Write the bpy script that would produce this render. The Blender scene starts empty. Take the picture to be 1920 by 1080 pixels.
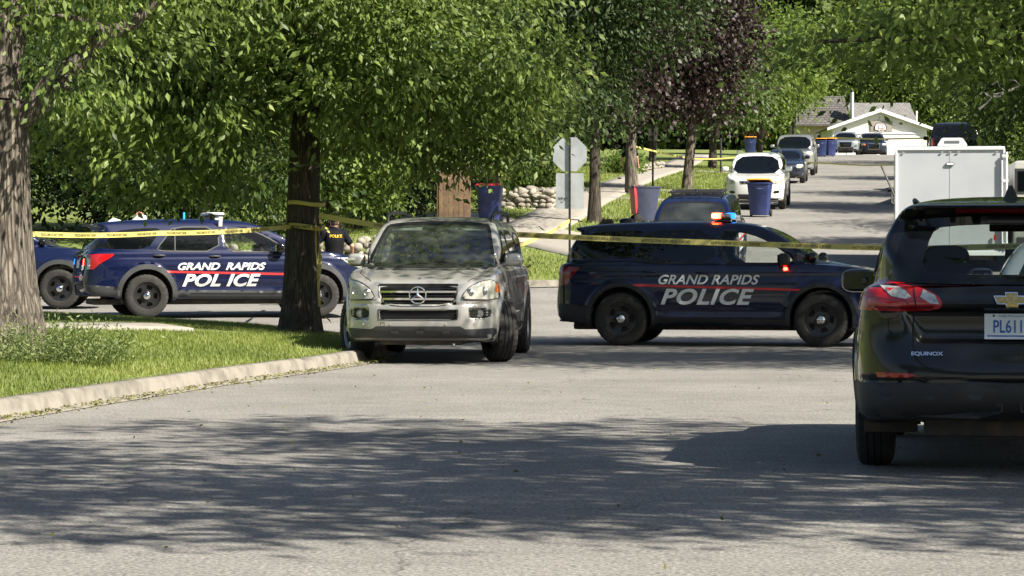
import bpy, bmesh, math, random
import numpy as np
from mathutils import Vector, Matrix, geometry
R = math.radians
random.seed(7); rng = np.random.default_rng(7)
scene = bpy.context.scene
C = scene.collection
# ------------------------------------------------------------------ camera, sky, sun, exposure
cam_d = bpy.data.cameras.new('camera'); cam = bpy.data.objects.new('camera', cam_d); C.objects.link(cam)
cam.location = (0, 0, 1.25); cam.rotation_euler = (R(90 - 0.63), 0, 0)
cam_d.sensor_width = 36; cam_d.lens = 93.75; cam_d.clip_start = 0.1; cam_d.clip_end = 900
scene.camera = cam
SUN_EL = 43.0; SX, SY = 0.83, -0.56            # horizontal direction towards the sun
world = bpy.data.worlds.new('World'); scene.world = world; world.use_nodes = True
wn = world.node_tree; bg = wn.nodes['Background']
sky = wn.nodes.new('ShaderNodeTexSky'); sky.sky_type = 'NISHITA'; sky.sun_disc = False
sky.sun_elevation = R(SUN_EL); sky.sun_rotation = math.atan2(SX, SY); sky.dust_density = 1.5
wn.links.new(sky.outputs[0], bg.inputs[0]); bg.inputs[1].default_value = 0.05
sun_d = bpy.data.lights.new('sun', 'SUN'); sun_d.energy = 5.0; sun_d.angle = R(0.53); sun_d.color = (1, 0.93, 0.80)
sun = bpy.data.objects.new('sun', sun_d); C.objects.link(sun)
_d = Vector((SX * math.cos(R(SUN_EL)), SY * math.cos(R(SUN_EL)), math.sin(R(SUN_EL))))
sun.rotation_euler = _d.to_track_quat('Z', 'Y').to_euler()
scene.view_settings.view_transform = 'Standard'; scene.view_settings.look = 'None'
scene.view_settings.exposure = 1.2; scene.view_settings.gamma = 1
scene.cycles.max_bounces = 8; scene.cycles.transparent_max_bounces = 24
scene.cycles.diffuse_bounces = 3; scene.cycles.glossy_bounces = 3; scene.cycles.caustics_reflective = False; scene.cycles.caustics_refractive = False

# ------------------------------------------------------------------ materials
def mat(name, col, rough=0.6, metal=0.0, coat=0.0, spec=0.5, emit=None, estr=0.0, noise=None, bump=None, coatr=0.03):
    m = bpy.data.materials.new(name); m.use_nodes = True
    nt = m.node_tree; p = nt.nodes['Principled BSDF']
    p.inputs['Base Color'].default_value = (*col, 1); p.inputs['Roughness'].default_value = rough
    p.inputs['Metallic'].default_value = metal; p.inputs['Coat Weight'].default_value = coat
    p.inputs['Coat Roughness'].default_value = coatr
    p.inputs['Specular IOR Level'].default_value = spec
    if emit: p.inputs['Emission Color'].default_value = (*emit, 1); p.inputs['Emission Strength'].default_value = estr
    if noise:                                   # (scale, colour2, contrast lo, hi)
        sc, c2, lo, hi = noise
        tc = nt.nodes.new('ShaderNodeTexCoord'); n = nt.nodes.new('ShaderNodeTexNoise'); n.inputs['Scale'].default_value = sc
        n.inputs['Detail'].default_value = 6; nt.links.new(tc.outputs['Object'], n.inputs['Vector'])
        mr = nt.nodes.new('ShaderNodeMapRange'); mr.inputs[1].default_value = lo; mr.inputs[2].default_value = hi
        nt.links.new(n.outputs[0], mr.inputs[0])
        mx = nt.nodes.new('ShaderNodeMix'); mx.data_type = 'RGBA'
        mx.inputs[6].default_value = (*col, 1); mx.inputs[7].default_value = (*c2, 1)
        nt.links.new(mr.outputs[0], mx.inputs[0]); nt.links.new(mx.outputs[2], p.inputs['Base Color'])
    if bump:
        sc, st, di = bump
        tc = nt.nodes.new('ShaderNodeTexCoord'); n = nt.nodes.new('ShaderNodeTexNoise'); n.inputs['Scale'].default_value = sc
        n.inputs['Detail'].default_value = 5; nt.links.new(tc.outputs['Object'], n.inputs['Vector'])
        b = nt.nodes.new('ShaderNodeBump'); b.inputs['Strength'].default_value = st; b.inputs['Distance'].default_value = di
        nt.links.new(n.outputs[0], b.inputs['Height']); nt.links.new(b.outputs[0], p.inputs['Normal'])
    return m
def N(nt, t, **kw):
    n = nt.nodes.new(t)
    for k, v in kw.items():
        if k.startswith('i_'):
            n.inputs[int(k[2:]) if k[2:].isdigit() else k[2:].replace('_', ' ')].default_value = v
        else: setattr(n, k, v)
    return n
def glass_mat(name, tint, refl=0.12, rough=0.02, refl_haze=0.0):
    m = bpy.data.materials.new(name); m.use_nodes = True; nt = m.node_tree; nt.nodes.clear()
    o = N(nt, 'ShaderNodeOutputMaterial'); t = N(nt, 'ShaderNodeBsdfTransparent'); t.inputs[0].default_value = (*tint, 1)
    g = N(nt, 'ShaderNodeBsdfGlossy'); g.inputs['Roughness'].default_value = rough
    lf = N(nt, 'ShaderNodeLayerWeight'); lf.inputs[0].default_value = .5; lw = N(nt, 'ShaderNodeMath', operation='POWER'); lw.inputs[1].default_value = 4.0; nt.links.new(lf.outputs['Facing'], lw.inputs[0])
    mp = N(nt, 'ShaderNodeMapRange'); mp.inputs[1].default_value = 0; mp.inputs[2].default_value = 1; mp.inputs[3].default_value = refl; mp.inputs[4].default_value = 1
    mx = N(nt, 'ShaderNodeMixShader')
    nt.links.new(lw.outputs[0], mp.inputs[0]); nt.links.new(mp.outputs[0], mx.inputs[0]); nt.links.new(t.outputs[0], mx.inputs[1]); nt.links.new(g.outputs[0], mx.inputs[2])
    last = mx
    if refl_haze:
        df = N(nt, 'ShaderNodeBsdfDiffuse'); df.inputs[0].default_value = (.42, .46, .40, 1); tc = N(nt, 'ShaderNodeTexCoord'); n = N(nt, 'ShaderNodeTexNoise', i_Scale=1.6, i_Detail=7.0); nt.links.new(tc.outputs['Object'], n.inputs['Vector'])  # pale green-grey film, a painted stand-in for bright reflections on the windshield
        mr = N(nt, 'ShaderNodeMapRange'); mr.inputs[1].default_value = .35; mr.inputs[2].default_value = .7; mr.inputs[3].default_value = refl_haze * .4; mr.inputs[4].default_value = refl_haze * 2; nt.links.new(n.outputs[0], mr.inputs[0])
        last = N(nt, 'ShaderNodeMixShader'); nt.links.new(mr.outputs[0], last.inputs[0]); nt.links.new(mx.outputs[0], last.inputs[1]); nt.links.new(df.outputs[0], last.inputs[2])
    nt.links.new(last.outputs[0], o.inputs[0]); return m
def paint(name, col, metal=0.35, rough=0.35, flake=True, dirt=0.0, coat=1.0):
    m = mat(name, col, rough, metal, coat, spec=.15)
    nt = m.node_tree; p = nt.nodes['Principled BSDF']
    tc = N(nt, 'ShaderNodeTexCoord'); n = N(nt, 'ShaderNodeTexNoise'); n.inputs['Scale'].default_value = 2.2; n.inputs['Detail'].default_value = 7
    nt.links.new(tc.outputs['Object'], n.inputs['Vector'])
    # low dust: paler film near the sills, with an uneven edge
    sx = N(nt, 'ShaderNodeSeparateXYZ'); nt.links.new(tc.outputs['Object'], sx.inputs[0])
    mr = N(nt, 'ShaderNodeMapRange'); mr.inputs[1].default_value = 0.75; mr.inputs[2].default_value = 0.2
    nt.links.new(sx.outputs[2], mr.inputs[0])
    mu = N(nt, 'ShaderNodeMath', operation='MULTIPLY'); nt.links.new(mr.outputs[0], mu.inputs[0]); nt.links.new(n.outputs[0], mu.inputs[1])
    m2 = N(nt, 'ShaderNodeMath', operation='MULTIPLY_ADD'); m2.inputs[1].default_value = 0.06 + dirt * 2; m2.inputs[2].default_value = dirt * 0.25
    nt.links.new(mu.outputs[0], m2.inputs[0])
    mx = N(nt, 'ShaderNodeMix', data_type='RGBA'); mx.inputs[6].default_value = (*col, 1); mx.inputs[7].default_value = (0.16, 0.14, 0.11, 1)
    nt.links.new(m2.outputs[0], mx.inputs[0]); nt.links.new(mx.outputs[2], p.inputs['Base Color'])
    n2 = N(nt, 'ShaderNodeTexNoise'); n2.inputs['Scale'].default_value = 1.3; nt.links.new(tc.outputs['Object'], n2.inputs['Vector'])
    b = N(nt, 'ShaderNodeBump'); b.inputs['Strength'].default_value = 0.05; b.inputs['Distance'].default_value = 0.02
    nt.links.new(n2.outputs[0], b.inputs['Height']); nt.links.new(b.outputs[0], p.inputs['Coat Normal'])
    mr2 = N(nt, 'ShaderNodeMapRange'); mr2.inputs[1].default_value = .35; mr2.inputs[2].default_value = .75; mr2.inputs[3].default_value = .02 + dirt*.3; mr2.inputs[4].default_value = .09 + dirt
    nt.links.new(n.outputs[0], mr2.inputs[0]); nt.links.new(mr2.outputs[0], p.inputs['Coat Roughness'])
    return m
M = {}
M['navy'] = paint('navy_paint', (0.0024, 0.0068, 0.040), 0.1, 0.42, dirt=.0)
M['champagne'] = paint('champagne_paint', (0.46, 0.45, 0.425), 0.5, 0.34, dirt=0.0)
M['black_paint'] = paint('black_paint', (0.004, 0.004, 0.005), 0.0, 0.3, dirt=0.01)
M['white_paint'] = paint('white_car_paint', (0.72, 0.73, 0.71), 0.0, 0.3, dirt=0.05)
M['dark_blue'] = paint('midnight_paint', (0.015, 0.022, 0.05), 0.3, 0.3, dirt=.05)
M['silver'] = paint('silver_paint', (0.42, 0.42, 0.42), 0.7, 0.33, dirt=.05)
M['steel_blue'] = paint('steel_paint', (0.34, 0.38, 0.43), 0.6, 0.33, dirt=.05)
M['trim'] = mat('black_plastic', (0.022, 0.023, 0.025), 0.55, bump=(160, .3, .002))
M['gloss_black'] = mat('gloss_black', (0.005, 0.005, 0.006), 0.08, coat=.5)
M['greytrim'] = mat('grey_plastic', (0.040, 0.042, 0.045), 0.6, bump=(160, .3, .002))
M['void'] = mat('wheel_well', (0.008, 0.008, 0.008), 0.9)
M['under'] = mat('underbody_steel', (0.045, 0.04, 0.036), 0.75, noise=(9, (.11, .075, .05), .45, .7))
M['rubber'] = mat('rubber', (0.022, 0.021, 0.020), 0.85, noise=(14, (0.05, 0.046, 0.041), .5, .8))
M['seal'] = mat('window_seal', (0.008, 0.008, 0.009), 0.5)
M['chrome'] = mat('chrome', (0.75, 0.76, 0.78), 0.08, 1.0)
M['chrome_dull'] = mat('satin_metal', (0.5, 0.5, 0.5), 0.32, 1.0)
M['alloy'] = mat('alloy', (0.42, 0.42, 0.42), 0.35, 0.85)
M['black_rim'] = mat('black_steel_rim', (0.012, 0.012, 0.013), 0.3, coat=.3)
M['dglass'] = mat('tinted_glass', (0.003, 0.004, 0.005), 0.02, spec=.5)
M['glass'] = glass_mat('clear_glass', (0.86, 0.90, 0.88), 0.05)
M['glass_w'] = glass_mat('windshield_glass', (0.66, 0.74, 0.70), 0.16, .02, refl_haze=.045)
M['glass_dim'] = glass_mat('rear_glass', (0.66, 0.72, 0.69), 0.05)
M['red_lens'] = mat('red_lens', (0.42, 0.008, 0.012), 0.12, coat=1.0)
M['dark_red'] = mat('dark_red_lens', (0.22, 0.006, 0.01), 0.15, coat=1.0)
M['clear_lens'] = mat('clear_lens', (0.62, 0.63, 0.60), 0.12, 0.25, coat=1.0, noise=(30, (.35, .36, .36), .4, .6))
M['cloudy_lens'] = mat('cloudy_lens', (0.50, 0.50, 0.44), 0.25, 0.1, coat=.6, noise=(7, (.34, .34, .31), .35, .65))
M['amber'] = mat('amber_lens', (0.75, 0.20, 0.03), 0.2, coat=1)
M['white_decal'] = mat('white_reflective', (0.82, 0.83, 0.84), 0.45)
M['red_decal'] = mat('red_reflective', (0.62, 0.03, 0.03), 0.4)
M['led_red'] = mat('red_led', (0.6, 0.01, 0.01), .3, emit=(1, 0.03, 0.015), estr=14)
M['led_hot'] = mat('red_led_core', (0.8, 0.1, 0.02), .3, emit=(1, 0.30, 0.04), estr=16)
M['led_blue'] = mat('blue_led', (0.01, 0.15, 0.8), .2, emit=(0.02, 0.25, 1.0), estr=1.2)
M['seat'] = mat('dark_seat_cloth', (0.020, 0.020, 0.022), 0.9)
M['seat_lt'] = mat('pale_interior', (0.33, 0.34, 0.31), 0.8)
M['white'] = mat('white_plastic', (0.75, 0.76, 0.77), 0.4)
M['gold'] = mat('gold_emblem', (0.72, 0.52, 0.20), 0.25, 0.7, noise=(60, (.5, .36, .14), .4, .6))
M['plate'] = mat('plate_white', (0.72, 0.76, 0.80), 0.5); M['plate_blue'] = mat('plate_blue', (0.03, 0.12, 0.42), 0.5)
M['dark_txt'] = mat('dark_print', (0.02, 0.018, 0.012), 0.6)

# ------------------------------------------------------------------ object helpers
def link(name, me, parent=None, m=None, smooth=True):
    o = bpy.data.objects.new(name, me); C.objects.link(o)
    if parent is not None: o.parent = parent
    if m is not None:
        for q in (m if isinstance(m, (list, tuple)) else [m]): me.materials.append(q)
    if smooth and len(me.polygons): me.polygons.foreach_set('use_smooth', [True] * len(me.polygons))
    return o
def mesh_np(name, v, f, mi=None):
    """v (n,3), f (m,k) same-size faces"""
    me = bpy.data.meshes.new(name); v = np.asarray(v, np.float32); f = np.asarray(f, np.int32)
    k = f.shape[1]; me.vertices.add(len(v)); me.vertices.foreach_set('co', v.ravel())
    me.loops.add(f.size); me.loops.foreach_set('vertex_index', f.ravel())
    me.polygons.add(len(f)); me.polygons.foreach_set('loop_start', np.arange(0, f.size, k, dtype=np.int32))
    if mi is not None: me.polygons.foreach_set('material_index', np.asarray(mi, np.int32))
    me.update(calc_edges=True); return me
def mesh_py(name, v, f):
    me = bpy.data.meshes.new(name); me.from_pydata([tuple(map(float, p)) for p in v], [], f); me.update(); return me
def tag(o, label=None, cat=None, group=None, kind=None):
    if label: o['label'] = label
    if cat: o['category'] = cat
    if group: o['group'] = group
    if kind: o['kind'] = kind
    return o
def empty(name, loc, rz=0.0, label=None, cat=None, group=None):
    o = bpy.data.objects.new(name, None); C.objects.link(o); o.location = loc; o.rotation_euler = (0, 0, rz); o.empty_display_size = .2
    return tag(o, label, cat, group)
def copy_tree(o, parent=None, skip=()):
    c = o.copy(); C.objects.link(c); c.parent = parent
    for ch in list(o.children):
        if ch.name.split('.')[0] in skip: continue
        copy_tree(ch, c, skip)
    return c
class MB:
    """collects primitives into one mesh"""
    def __init__(s): s.v = []; s.f = []
    def add(s, v, f):
        n = len(s.v); s.v += [tuple(map(float, p)) for p in v]; s.f += [tuple(i + n for i in q) for q in f]; return s
    def box(s, c, d, bev=0.0, rz=0.0, rx=0.0, ry=0.0):
        bm = bmesh.new(); bmesh.ops.create_cube(bm, size=1.0)
        for q in bm.verts: q.co = Vector((q.co.x * d[0], q.co.y * d[1], q.co.z * d[2]))
        if bev > 0: bmesh.ops.bevel(bm, geom=bm.edges[:], offset=min(bev, min(d) * .45), segments=2, affect='EDGES', profile=.6)
        mt = Matrix.Translation(c) @ Matrix.Rotation(rz, 4, 'Z') @ Matrix.Rotation(ry, 4, 'Y') @ Matrix.Rotation(rx, 4, 'X')
        bm.transform(mt); bm.verts.index_update()
        s.add([q.co[:] for q in bm.verts], [[q.index for q in f.verts] for f in bm.faces]); bm.free(); return s
    def tube(s, path, r, n=8, caps=True):
        path = [Vector(p) for p in path]; rs = r if isinstance(r, (list, tuple)) else [r] * len(path)
        V = []; F = []; up = None
        for i, p in enumerate(path):
            t = (path[min(i + 1, len(path) - 1)] - path[max(i - 1, 0)]).normalized()
            if up is None:
                up = Vector((0, 0, 1)) if abs(t.z) < .9 else Vector((1, 0, 0))
            a = t.cross(up).normalized(); b = a.cross(t).normalized(); up = b
            for k in range(n):
                th = 2 * math.pi * k / n; V.append(p + (a * math.cos(th) + b * math.sin(th)) * rs[i])
        for i in range(len(path) - 1):
            for k in range(n):
                F.append((i * n + k, i * n + (k + 1) % n, (i + 1) * n + (k + 1) % n, (i + 1) * n + k))
        if caps: F.append(tuple(range(n))[::-1]); F.append(tuple(range((len(path) - 1) * n, len(path) * n)))
        return s.add(V, F)
    def lathe(s, prof, n=32, axis='Z', c=(0, 0, 0), closed=False):
        """prof: (r, h)"""
        V = []; F = []; m = len(prof)
        for i in range(n):
            th = 2 * math.pi * i / n; cs, sn = math.cos(th), math.sin(th)
            for r, h in prof:
                if axis == 'Z': p = (r * cs, r * sn, h)
                elif axis == 'Y': p = (r * cs, h, r * sn)
                else: p = (h, r * cs, r * sn)
                V.append((p[0] + c[0], p[1] + c[1], p[2] + c[2]))
        for i in range(n):
            j = (i + 1) % n
            for k in range(m - 1 + (1 if closed else 0)):
                k2 = (k + 1) % m
                F.append((i * m + k, i * m + k2, j * m + k2, j * m + k))
        return s.add(V, F)
    def prism(s, pts, a, b, axis='Y'):
        """extrude a 2D outline; axis Y: pts are (x,z); Z: (x,y); X: (y,z)"""
        def P(p, h): return (p[0], h, p[1]) if axis == 'Y' else ((p[0], p[1], h) if axis == 'Z' else (h, p[0], p[1]))
        n = len(pts); V = [P(p, a) for p in pts] + [P(p, b) for p in pts]
        F = [tuple(range(n)), tuple(range(2 * n - 1, n - 1, -1))] + [(i, (i + 1) % n, n + (i + 1) % n, n + i) for i in range(n)]
        return s.add(V, F)
    def build(s, name, m=None, parent=None, smooth=False, auto=35):
        me = mesh_py(name, s.v, s.f)
        bm = bmesh.new(); bm.from_mesh(me); bmesh.ops.recalc_face_normals(bm, faces=bm.faces[:]); bm.to_mesh(me); bm.free()
        o = link(name, me, parent, m, smooth)
        if smooth and auto: sharp(me, auto)
        return o
def sharp(me, deg):
    bm = bmesh.new(); bm.from_mesh(me)
    for e in bm.edges:
        if len(e.link_faces) == 2 and e.calc_face_angle(0) > R(deg): e.smooth = False
    bm.to_mesh(me); bm.free()
def chaikin(pts, n=2, closed=True):
    p = np.asarray(pts, float)
    for _ in range(n):
        if closed:
            q = np.roll(p, -1, 0); a = p * .75 + q * .25; b = p * .25 + q * .75
            p = np.empty((2 * len(a), p.shape[1])); p[0::2] = a; p[1::2] = b
        else:
            a = p[:-1] * .75 + p[1:] * .25; b = p[:-1] * .25 + p[1:] * .75
            q = np.empty((2 * len(a), p.shape[1])); q[0::2] = a; q[1::2] = b
            p = np.vstack([p[:1], q, p[-1:]])
    return p
def densify(pts, h, closed=True):
    p = np.asarray(pts, float); out = []
    n = len(p)
    for i in range(n if closed else n - 1):
        a = p[i]; b = p[(i + 1) % n]; k = max(1, int(math.ceil(np.linalg.norm(b - a) / h)))
        for j in range(k): out.append(a + (b - a) * j / k)
    if not closed: out.append(p[-1])
    return np.array(out)
def poly_sd(P, poly):
    """signed distance (negative inside) of points P (n,2) to a closed polygon"""
    P = np.asarray(P, float); d = np.full(len(P), 1e9); ins = np.zeros(len(P), bool); n = len(poly)
    x, y = P[:, 0], P[:, 1]
    for i in range(n):
        a = poly[i]; b = poly[(i + 1) % n]; e = b - a; L = e @ e
        if L < 1e-14: continue
        t = np.clip(((x - a[0]) * e[0] + (y - a[1]) * e[1]) / L, 0, 1)
        dd = (x - a[0] - t * e[0]) ** 2 + (y - a[1] - t * e[1]) ** 2
        d = np.minimum(d, dd)
        c = (a[1] > y) != (b[1] > y)
        with np.errstate(divide='ignore', invalid='ignore'):
            xi = a[0] + (y - a[1]) / (b[1] - a[1] if b[1] != a[1] else 1e-12) * e[0]
        ins ^= c & (x < xi)
    d = np.sqrt(d); return np.where(ins, -d, d)
def line_d(P, line):
    P = np.asarray(P, float); d = np.full(len(P), 1e18)
    for i in range(len(line) - 1):
        a = line[i]; e = line[i + 1] - a; L = max(e @ e, 1e-12)
        t = np.clip(((P - a) @ e) / L, 0, 1); q = P - a - t[:, None] * e; d = np.minimum(d, (q * q).sum(1))
    return np.sqrt(d)
def cdt(outline, h, holes=()):
    """triangulate an outline with interior points every h; returns (n,2), tris"""
    rings = [np.asarray(outline)] + [np.asarray(q) for q in holes]
    pts = []; edges = []; faces = []
    for r in rings:
        n0 = len(pts); pts += [Vector((float(a), float(b))) for a, b in r]
        edges += [(n0 + i, n0 + (i + 1) % len(r)) for i in range(len(r))]
        faces.append(list(range(n0, n0 + len(r))))
    o = rings[0]; lo = o.min(0); hi = o.max(0)
    gx, gy = np.meshgrid(np.arange(lo[0] + h / 2, hi[0], h), np.arange(lo[1] + h / 2, hi[1], h))
    g = np.column_stack([gx.ravel(), gy.ravel()])
    if len(g):
        sd = poly_sd(g, o); keep = sd < -h * .35
        for q in rings[1:]: keep &= poly_sd(g, q) > h * .35
        pts += [Vector((float(a), float(b))) for a, b in g[keep]]
    v, e, f, *_ = geometry.delaunay_2d_cdt(pts, edges, faces[:1], 1, 1e-6, False)
    v = np.array([q[:] for q in v]); f = np.array([q for q in f if len(q) == 3], int)
    if len(f):
        cen = v[f].mean(1); k = poly_sd(cen, rings[0]) < 0
        for q in rings[1:]: k &= poly_sd(cen, q) > 0
        f = f[k]
    a = v[f[:, 1]] - v[f[:, 0]]; b = v[f[:, 2]] - v[f[:, 0]]; cr = a[:, 0] * b[:, 1] - a[:, 1] * b[:, 0]
    f = f[np.abs(cr) > 1e-10]; cr = cr[np.abs(cr) > 1e-10]; f[cr < 0] = f[cr < 0][:, ::-1]
    return v, f
_tc = {}
def split2d(v, f, hx, hy):
    bm = bmesh.new(); bv = [bm.verts.new((a, b, 0)) for a, b in v]
    for q in f:
        try: bm.faces.new([bv[i] for i in q])
        except ValueError: pass
    lo, hi = v.min(0), v.max(0)
    for ax, h in ((0, hx), (1, hy)):
        for c in np.arange(lo[ax] + h, hi[ax], h):
            bmesh.ops.bisect_plane(bm, geom=bm.verts[:] + bm.edges[:] + bm.faces[:], plane_co=(c, 0, 0) if ax == 0 else (0, c, 0), plane_no=(1, 0, 0) if ax == 0 else (0, 1, 0))
    bm.verts.index_update(); v = np.array([q.co[:2] for q in bm.verts]); f = [tuple(q.index for q in g.verts) for g in bm.faces]; bm.free(); return v, f
def text2d(s, size=1.0, italic=0.0, bold=0.0, sx=1.0, space=1.0, h=None):
    """flat text mesh -> (verts (n,2) centred, faces)"""
    cu = bpy.data.curves.new('t', 'FONT'); cu.body = s; cu.size = 1; cu.offset = bold; cu.shear = italic; cu.space_character = space
    cu.resolution_u = 4; cu.align_x = 'CENTER'; cu.align_y = 'CENTER'
    o = bpy.data.objects.new('t', cu); C.objects.link(o); dg = bpy.context.evaluated_depsgraph_get(); dg.update()
    me = o.evaluated_get(dg).to_mesh(); v = np.array([q.co[:2] for q in me.vertices]); f = [tuple(p.vertices) for p in me.polygons]
    o.evaluated_get(dg).to_mesh_clear(); bpy.data.objects.remove(o); bpy.data.curves.remove(cu)
    lo, hi = v.min(0), v.max(0); v = (v - (lo + hi) / 2); H = hi[1] - lo[1]
    v = v / H * size; v[:, 0] *= sx
    return v, f
# ------------------------------------------------------------------ implicit shapes -> meshes
def smax(a, b, k):
    h = np.maximum(k - np.abs(a - b), 0) / k; return np.maximum(a, b) + h * h * k * .25
def smin(a, b, k): return -smax(-a, -b, k)
class Table:
    def __init__(s, poly, h=.015, pad=.9):
        s.h = h; s.lo = poly.min(0) - pad; s.n = (np.ceil((poly.max(0) + pad - s.lo) / h)).astype(int) + 1
        gx, gy = np.meshgrid(s.lo[0] + h * np.arange(s.n[0]), s.lo[1] + h * np.arange(s.n[1]), indexing='ij')
        s.t = poly_sd(np.column_stack([gx.ravel(), gy.ravel()]), poly).reshape(s.n)
    def __call__(s, a, b):
        u = np.clip((a - s.lo[0]) / s.h, 0, s.n[0] - 1.001); v = np.clip((b - s.lo[1]) / s.h, 0, s.n[1] - 1.001)
        i = u.astype(int); j = v.astype(int); u = u - i; v = v - j; t = s.t
        return (t[i, j] * (1 - u) + t[i + 1, j] * u) * (1 - v) + (t[i, j + 1] * (1 - u) + t[i + 1, j + 1] * u) * v
def surface_nets(fn, lo, hi, h, newton=3):
    lo = np.asarray(lo, float); n = np.ceil((np.asarray(hi) - lo) / h).astype(int) + 1
    ax = [lo[k] + h * np.arange(n[k]) for k in range(3)]
    D = np.empty(n)
    for i0 in range(0, n[0], 24):
        g = np.meshgrid(ax[0][i0:i0 + 24], ax[1], ax[2], indexing='ij')
        D[i0:i0 + 24] = fn(g[0].ravel(), g[1].ravel(), g[2].ravel()).reshape(g[0].shape)
    S = D < 0; cn = n - 1; acc = np.zeros((*cn, 3)); cnt = np.zeros(cn); edges = []
    for a in range(3):
        sl0 = [slice(None)] * 3; sl1 = [slice(None)] * 3; sl0[a] = slice(0, -1); sl1[a] = slice(1, None)
        m = S[tuple(sl0)] != S[tuple(sl1)]; idx = np.argwhere(m)
        d0 = D[tuple(sl0)][m]; d1 = D[tuple(sl1)][m]; t = d0 / (d0 - d1)
        p = idx.astype(float); p[:, a] += t; b, c = (a + 1) % 3, (a + 2) % 3
        cells = []
        for ob, oc in ((-1, -1), (0, -1), (0, 0), (-1, 0)):
            q = idx.copy(); q[:, b] += ob; q[:, c] += oc; cells.append(q)
            ok = ((q >= 0) & (q < cn)).all(1)
            np.add.at(acc, tuple(q[ok].T), p[ok]); np.add.at(cnt, tuple(q[ok].T), 1)
        edges.append((cells, S[tuple(sl0)][m]))
    ids = -np.ones(cn, int); act = cnt > 0; ids[act] = np.arange(act.sum())
    V = acc[act] / cnt[act][:, None] * h + lo
    F = []
    for cells, sg in edges:
        ok = np.ones(len(sg), bool)
        for q in cells: ok &= ((q >= 0) & (q < cn)).all(1)
        f = np.column_stack([ids[tuple(q[ok].T)] for q in cells]); s = sg[ok]
        f[~s] = f[~s][:, ::-1]; F.append(f)
    F = np.vstack(F)
    e = 1.5e-3
    for _ in range(newton):
        x, y, z = V.T; d = fn(x, y, z)
        g = np.column_stack([fn(x + e, y, z) - d, fn(x, y + e, z) - d, fn(x, y, z + e) - d]) / e
        V = V - np.clip(d / np.maximum((g * g).sum(1), .2), -h * .4, h * .4)[:, None] * g
    return V, F
def mirror_poly(half, axis=1):
    """half outline with non-negative coordinate `axis` -> closed symmetric outline"""
    h = [tuple(p) for p in half]; o = []
    for p in reversed(h):
        if p[axis] > 1e-6:
            q = list(p); q[axis] = -q[axis]; o.append(tuple(q))
    return h + o
def superblob(mb, c, d, n=3.0, rz=0.0, ry=0.0, rx=0.0, seg=14):
    V = []; F = []; m = seg; k2 = 2 * seg
    def sp(a): return math.copysign(abs(a) ** (2 / n), a)
    for i in range(m + 1):
        ph = -math.pi / 2 + math.pi * i / m
        for j in range(k2):
            th = 2 * math.pi * j / k2
            V.append(Vector((sp(math.cos(ph)) * sp(math.cos(th)) * d[0] / 2, sp(math.cos(ph)) * sp(math.sin(th)) * d[1] / 2, sp(math.sin(ph)) * d[2] / 2)))
    mt = Matrix.Translation(c) @ Matrix.Rotation(rz, 4, 'Z') @ Matrix.Rotation(ry, 4, 'Y') @ Matrix.Rotation(rx, 4, 'X')
    V = [mt @ q for q in V]
    for i in range(m):
        for j in range(k2): F.append((i * k2 + j, i * k2 + (j + 1) % k2, (i + 1) * k2 + (j + 1) % k2, (i + 1) * k2 + j))
    return mb.add(V, F)

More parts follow.
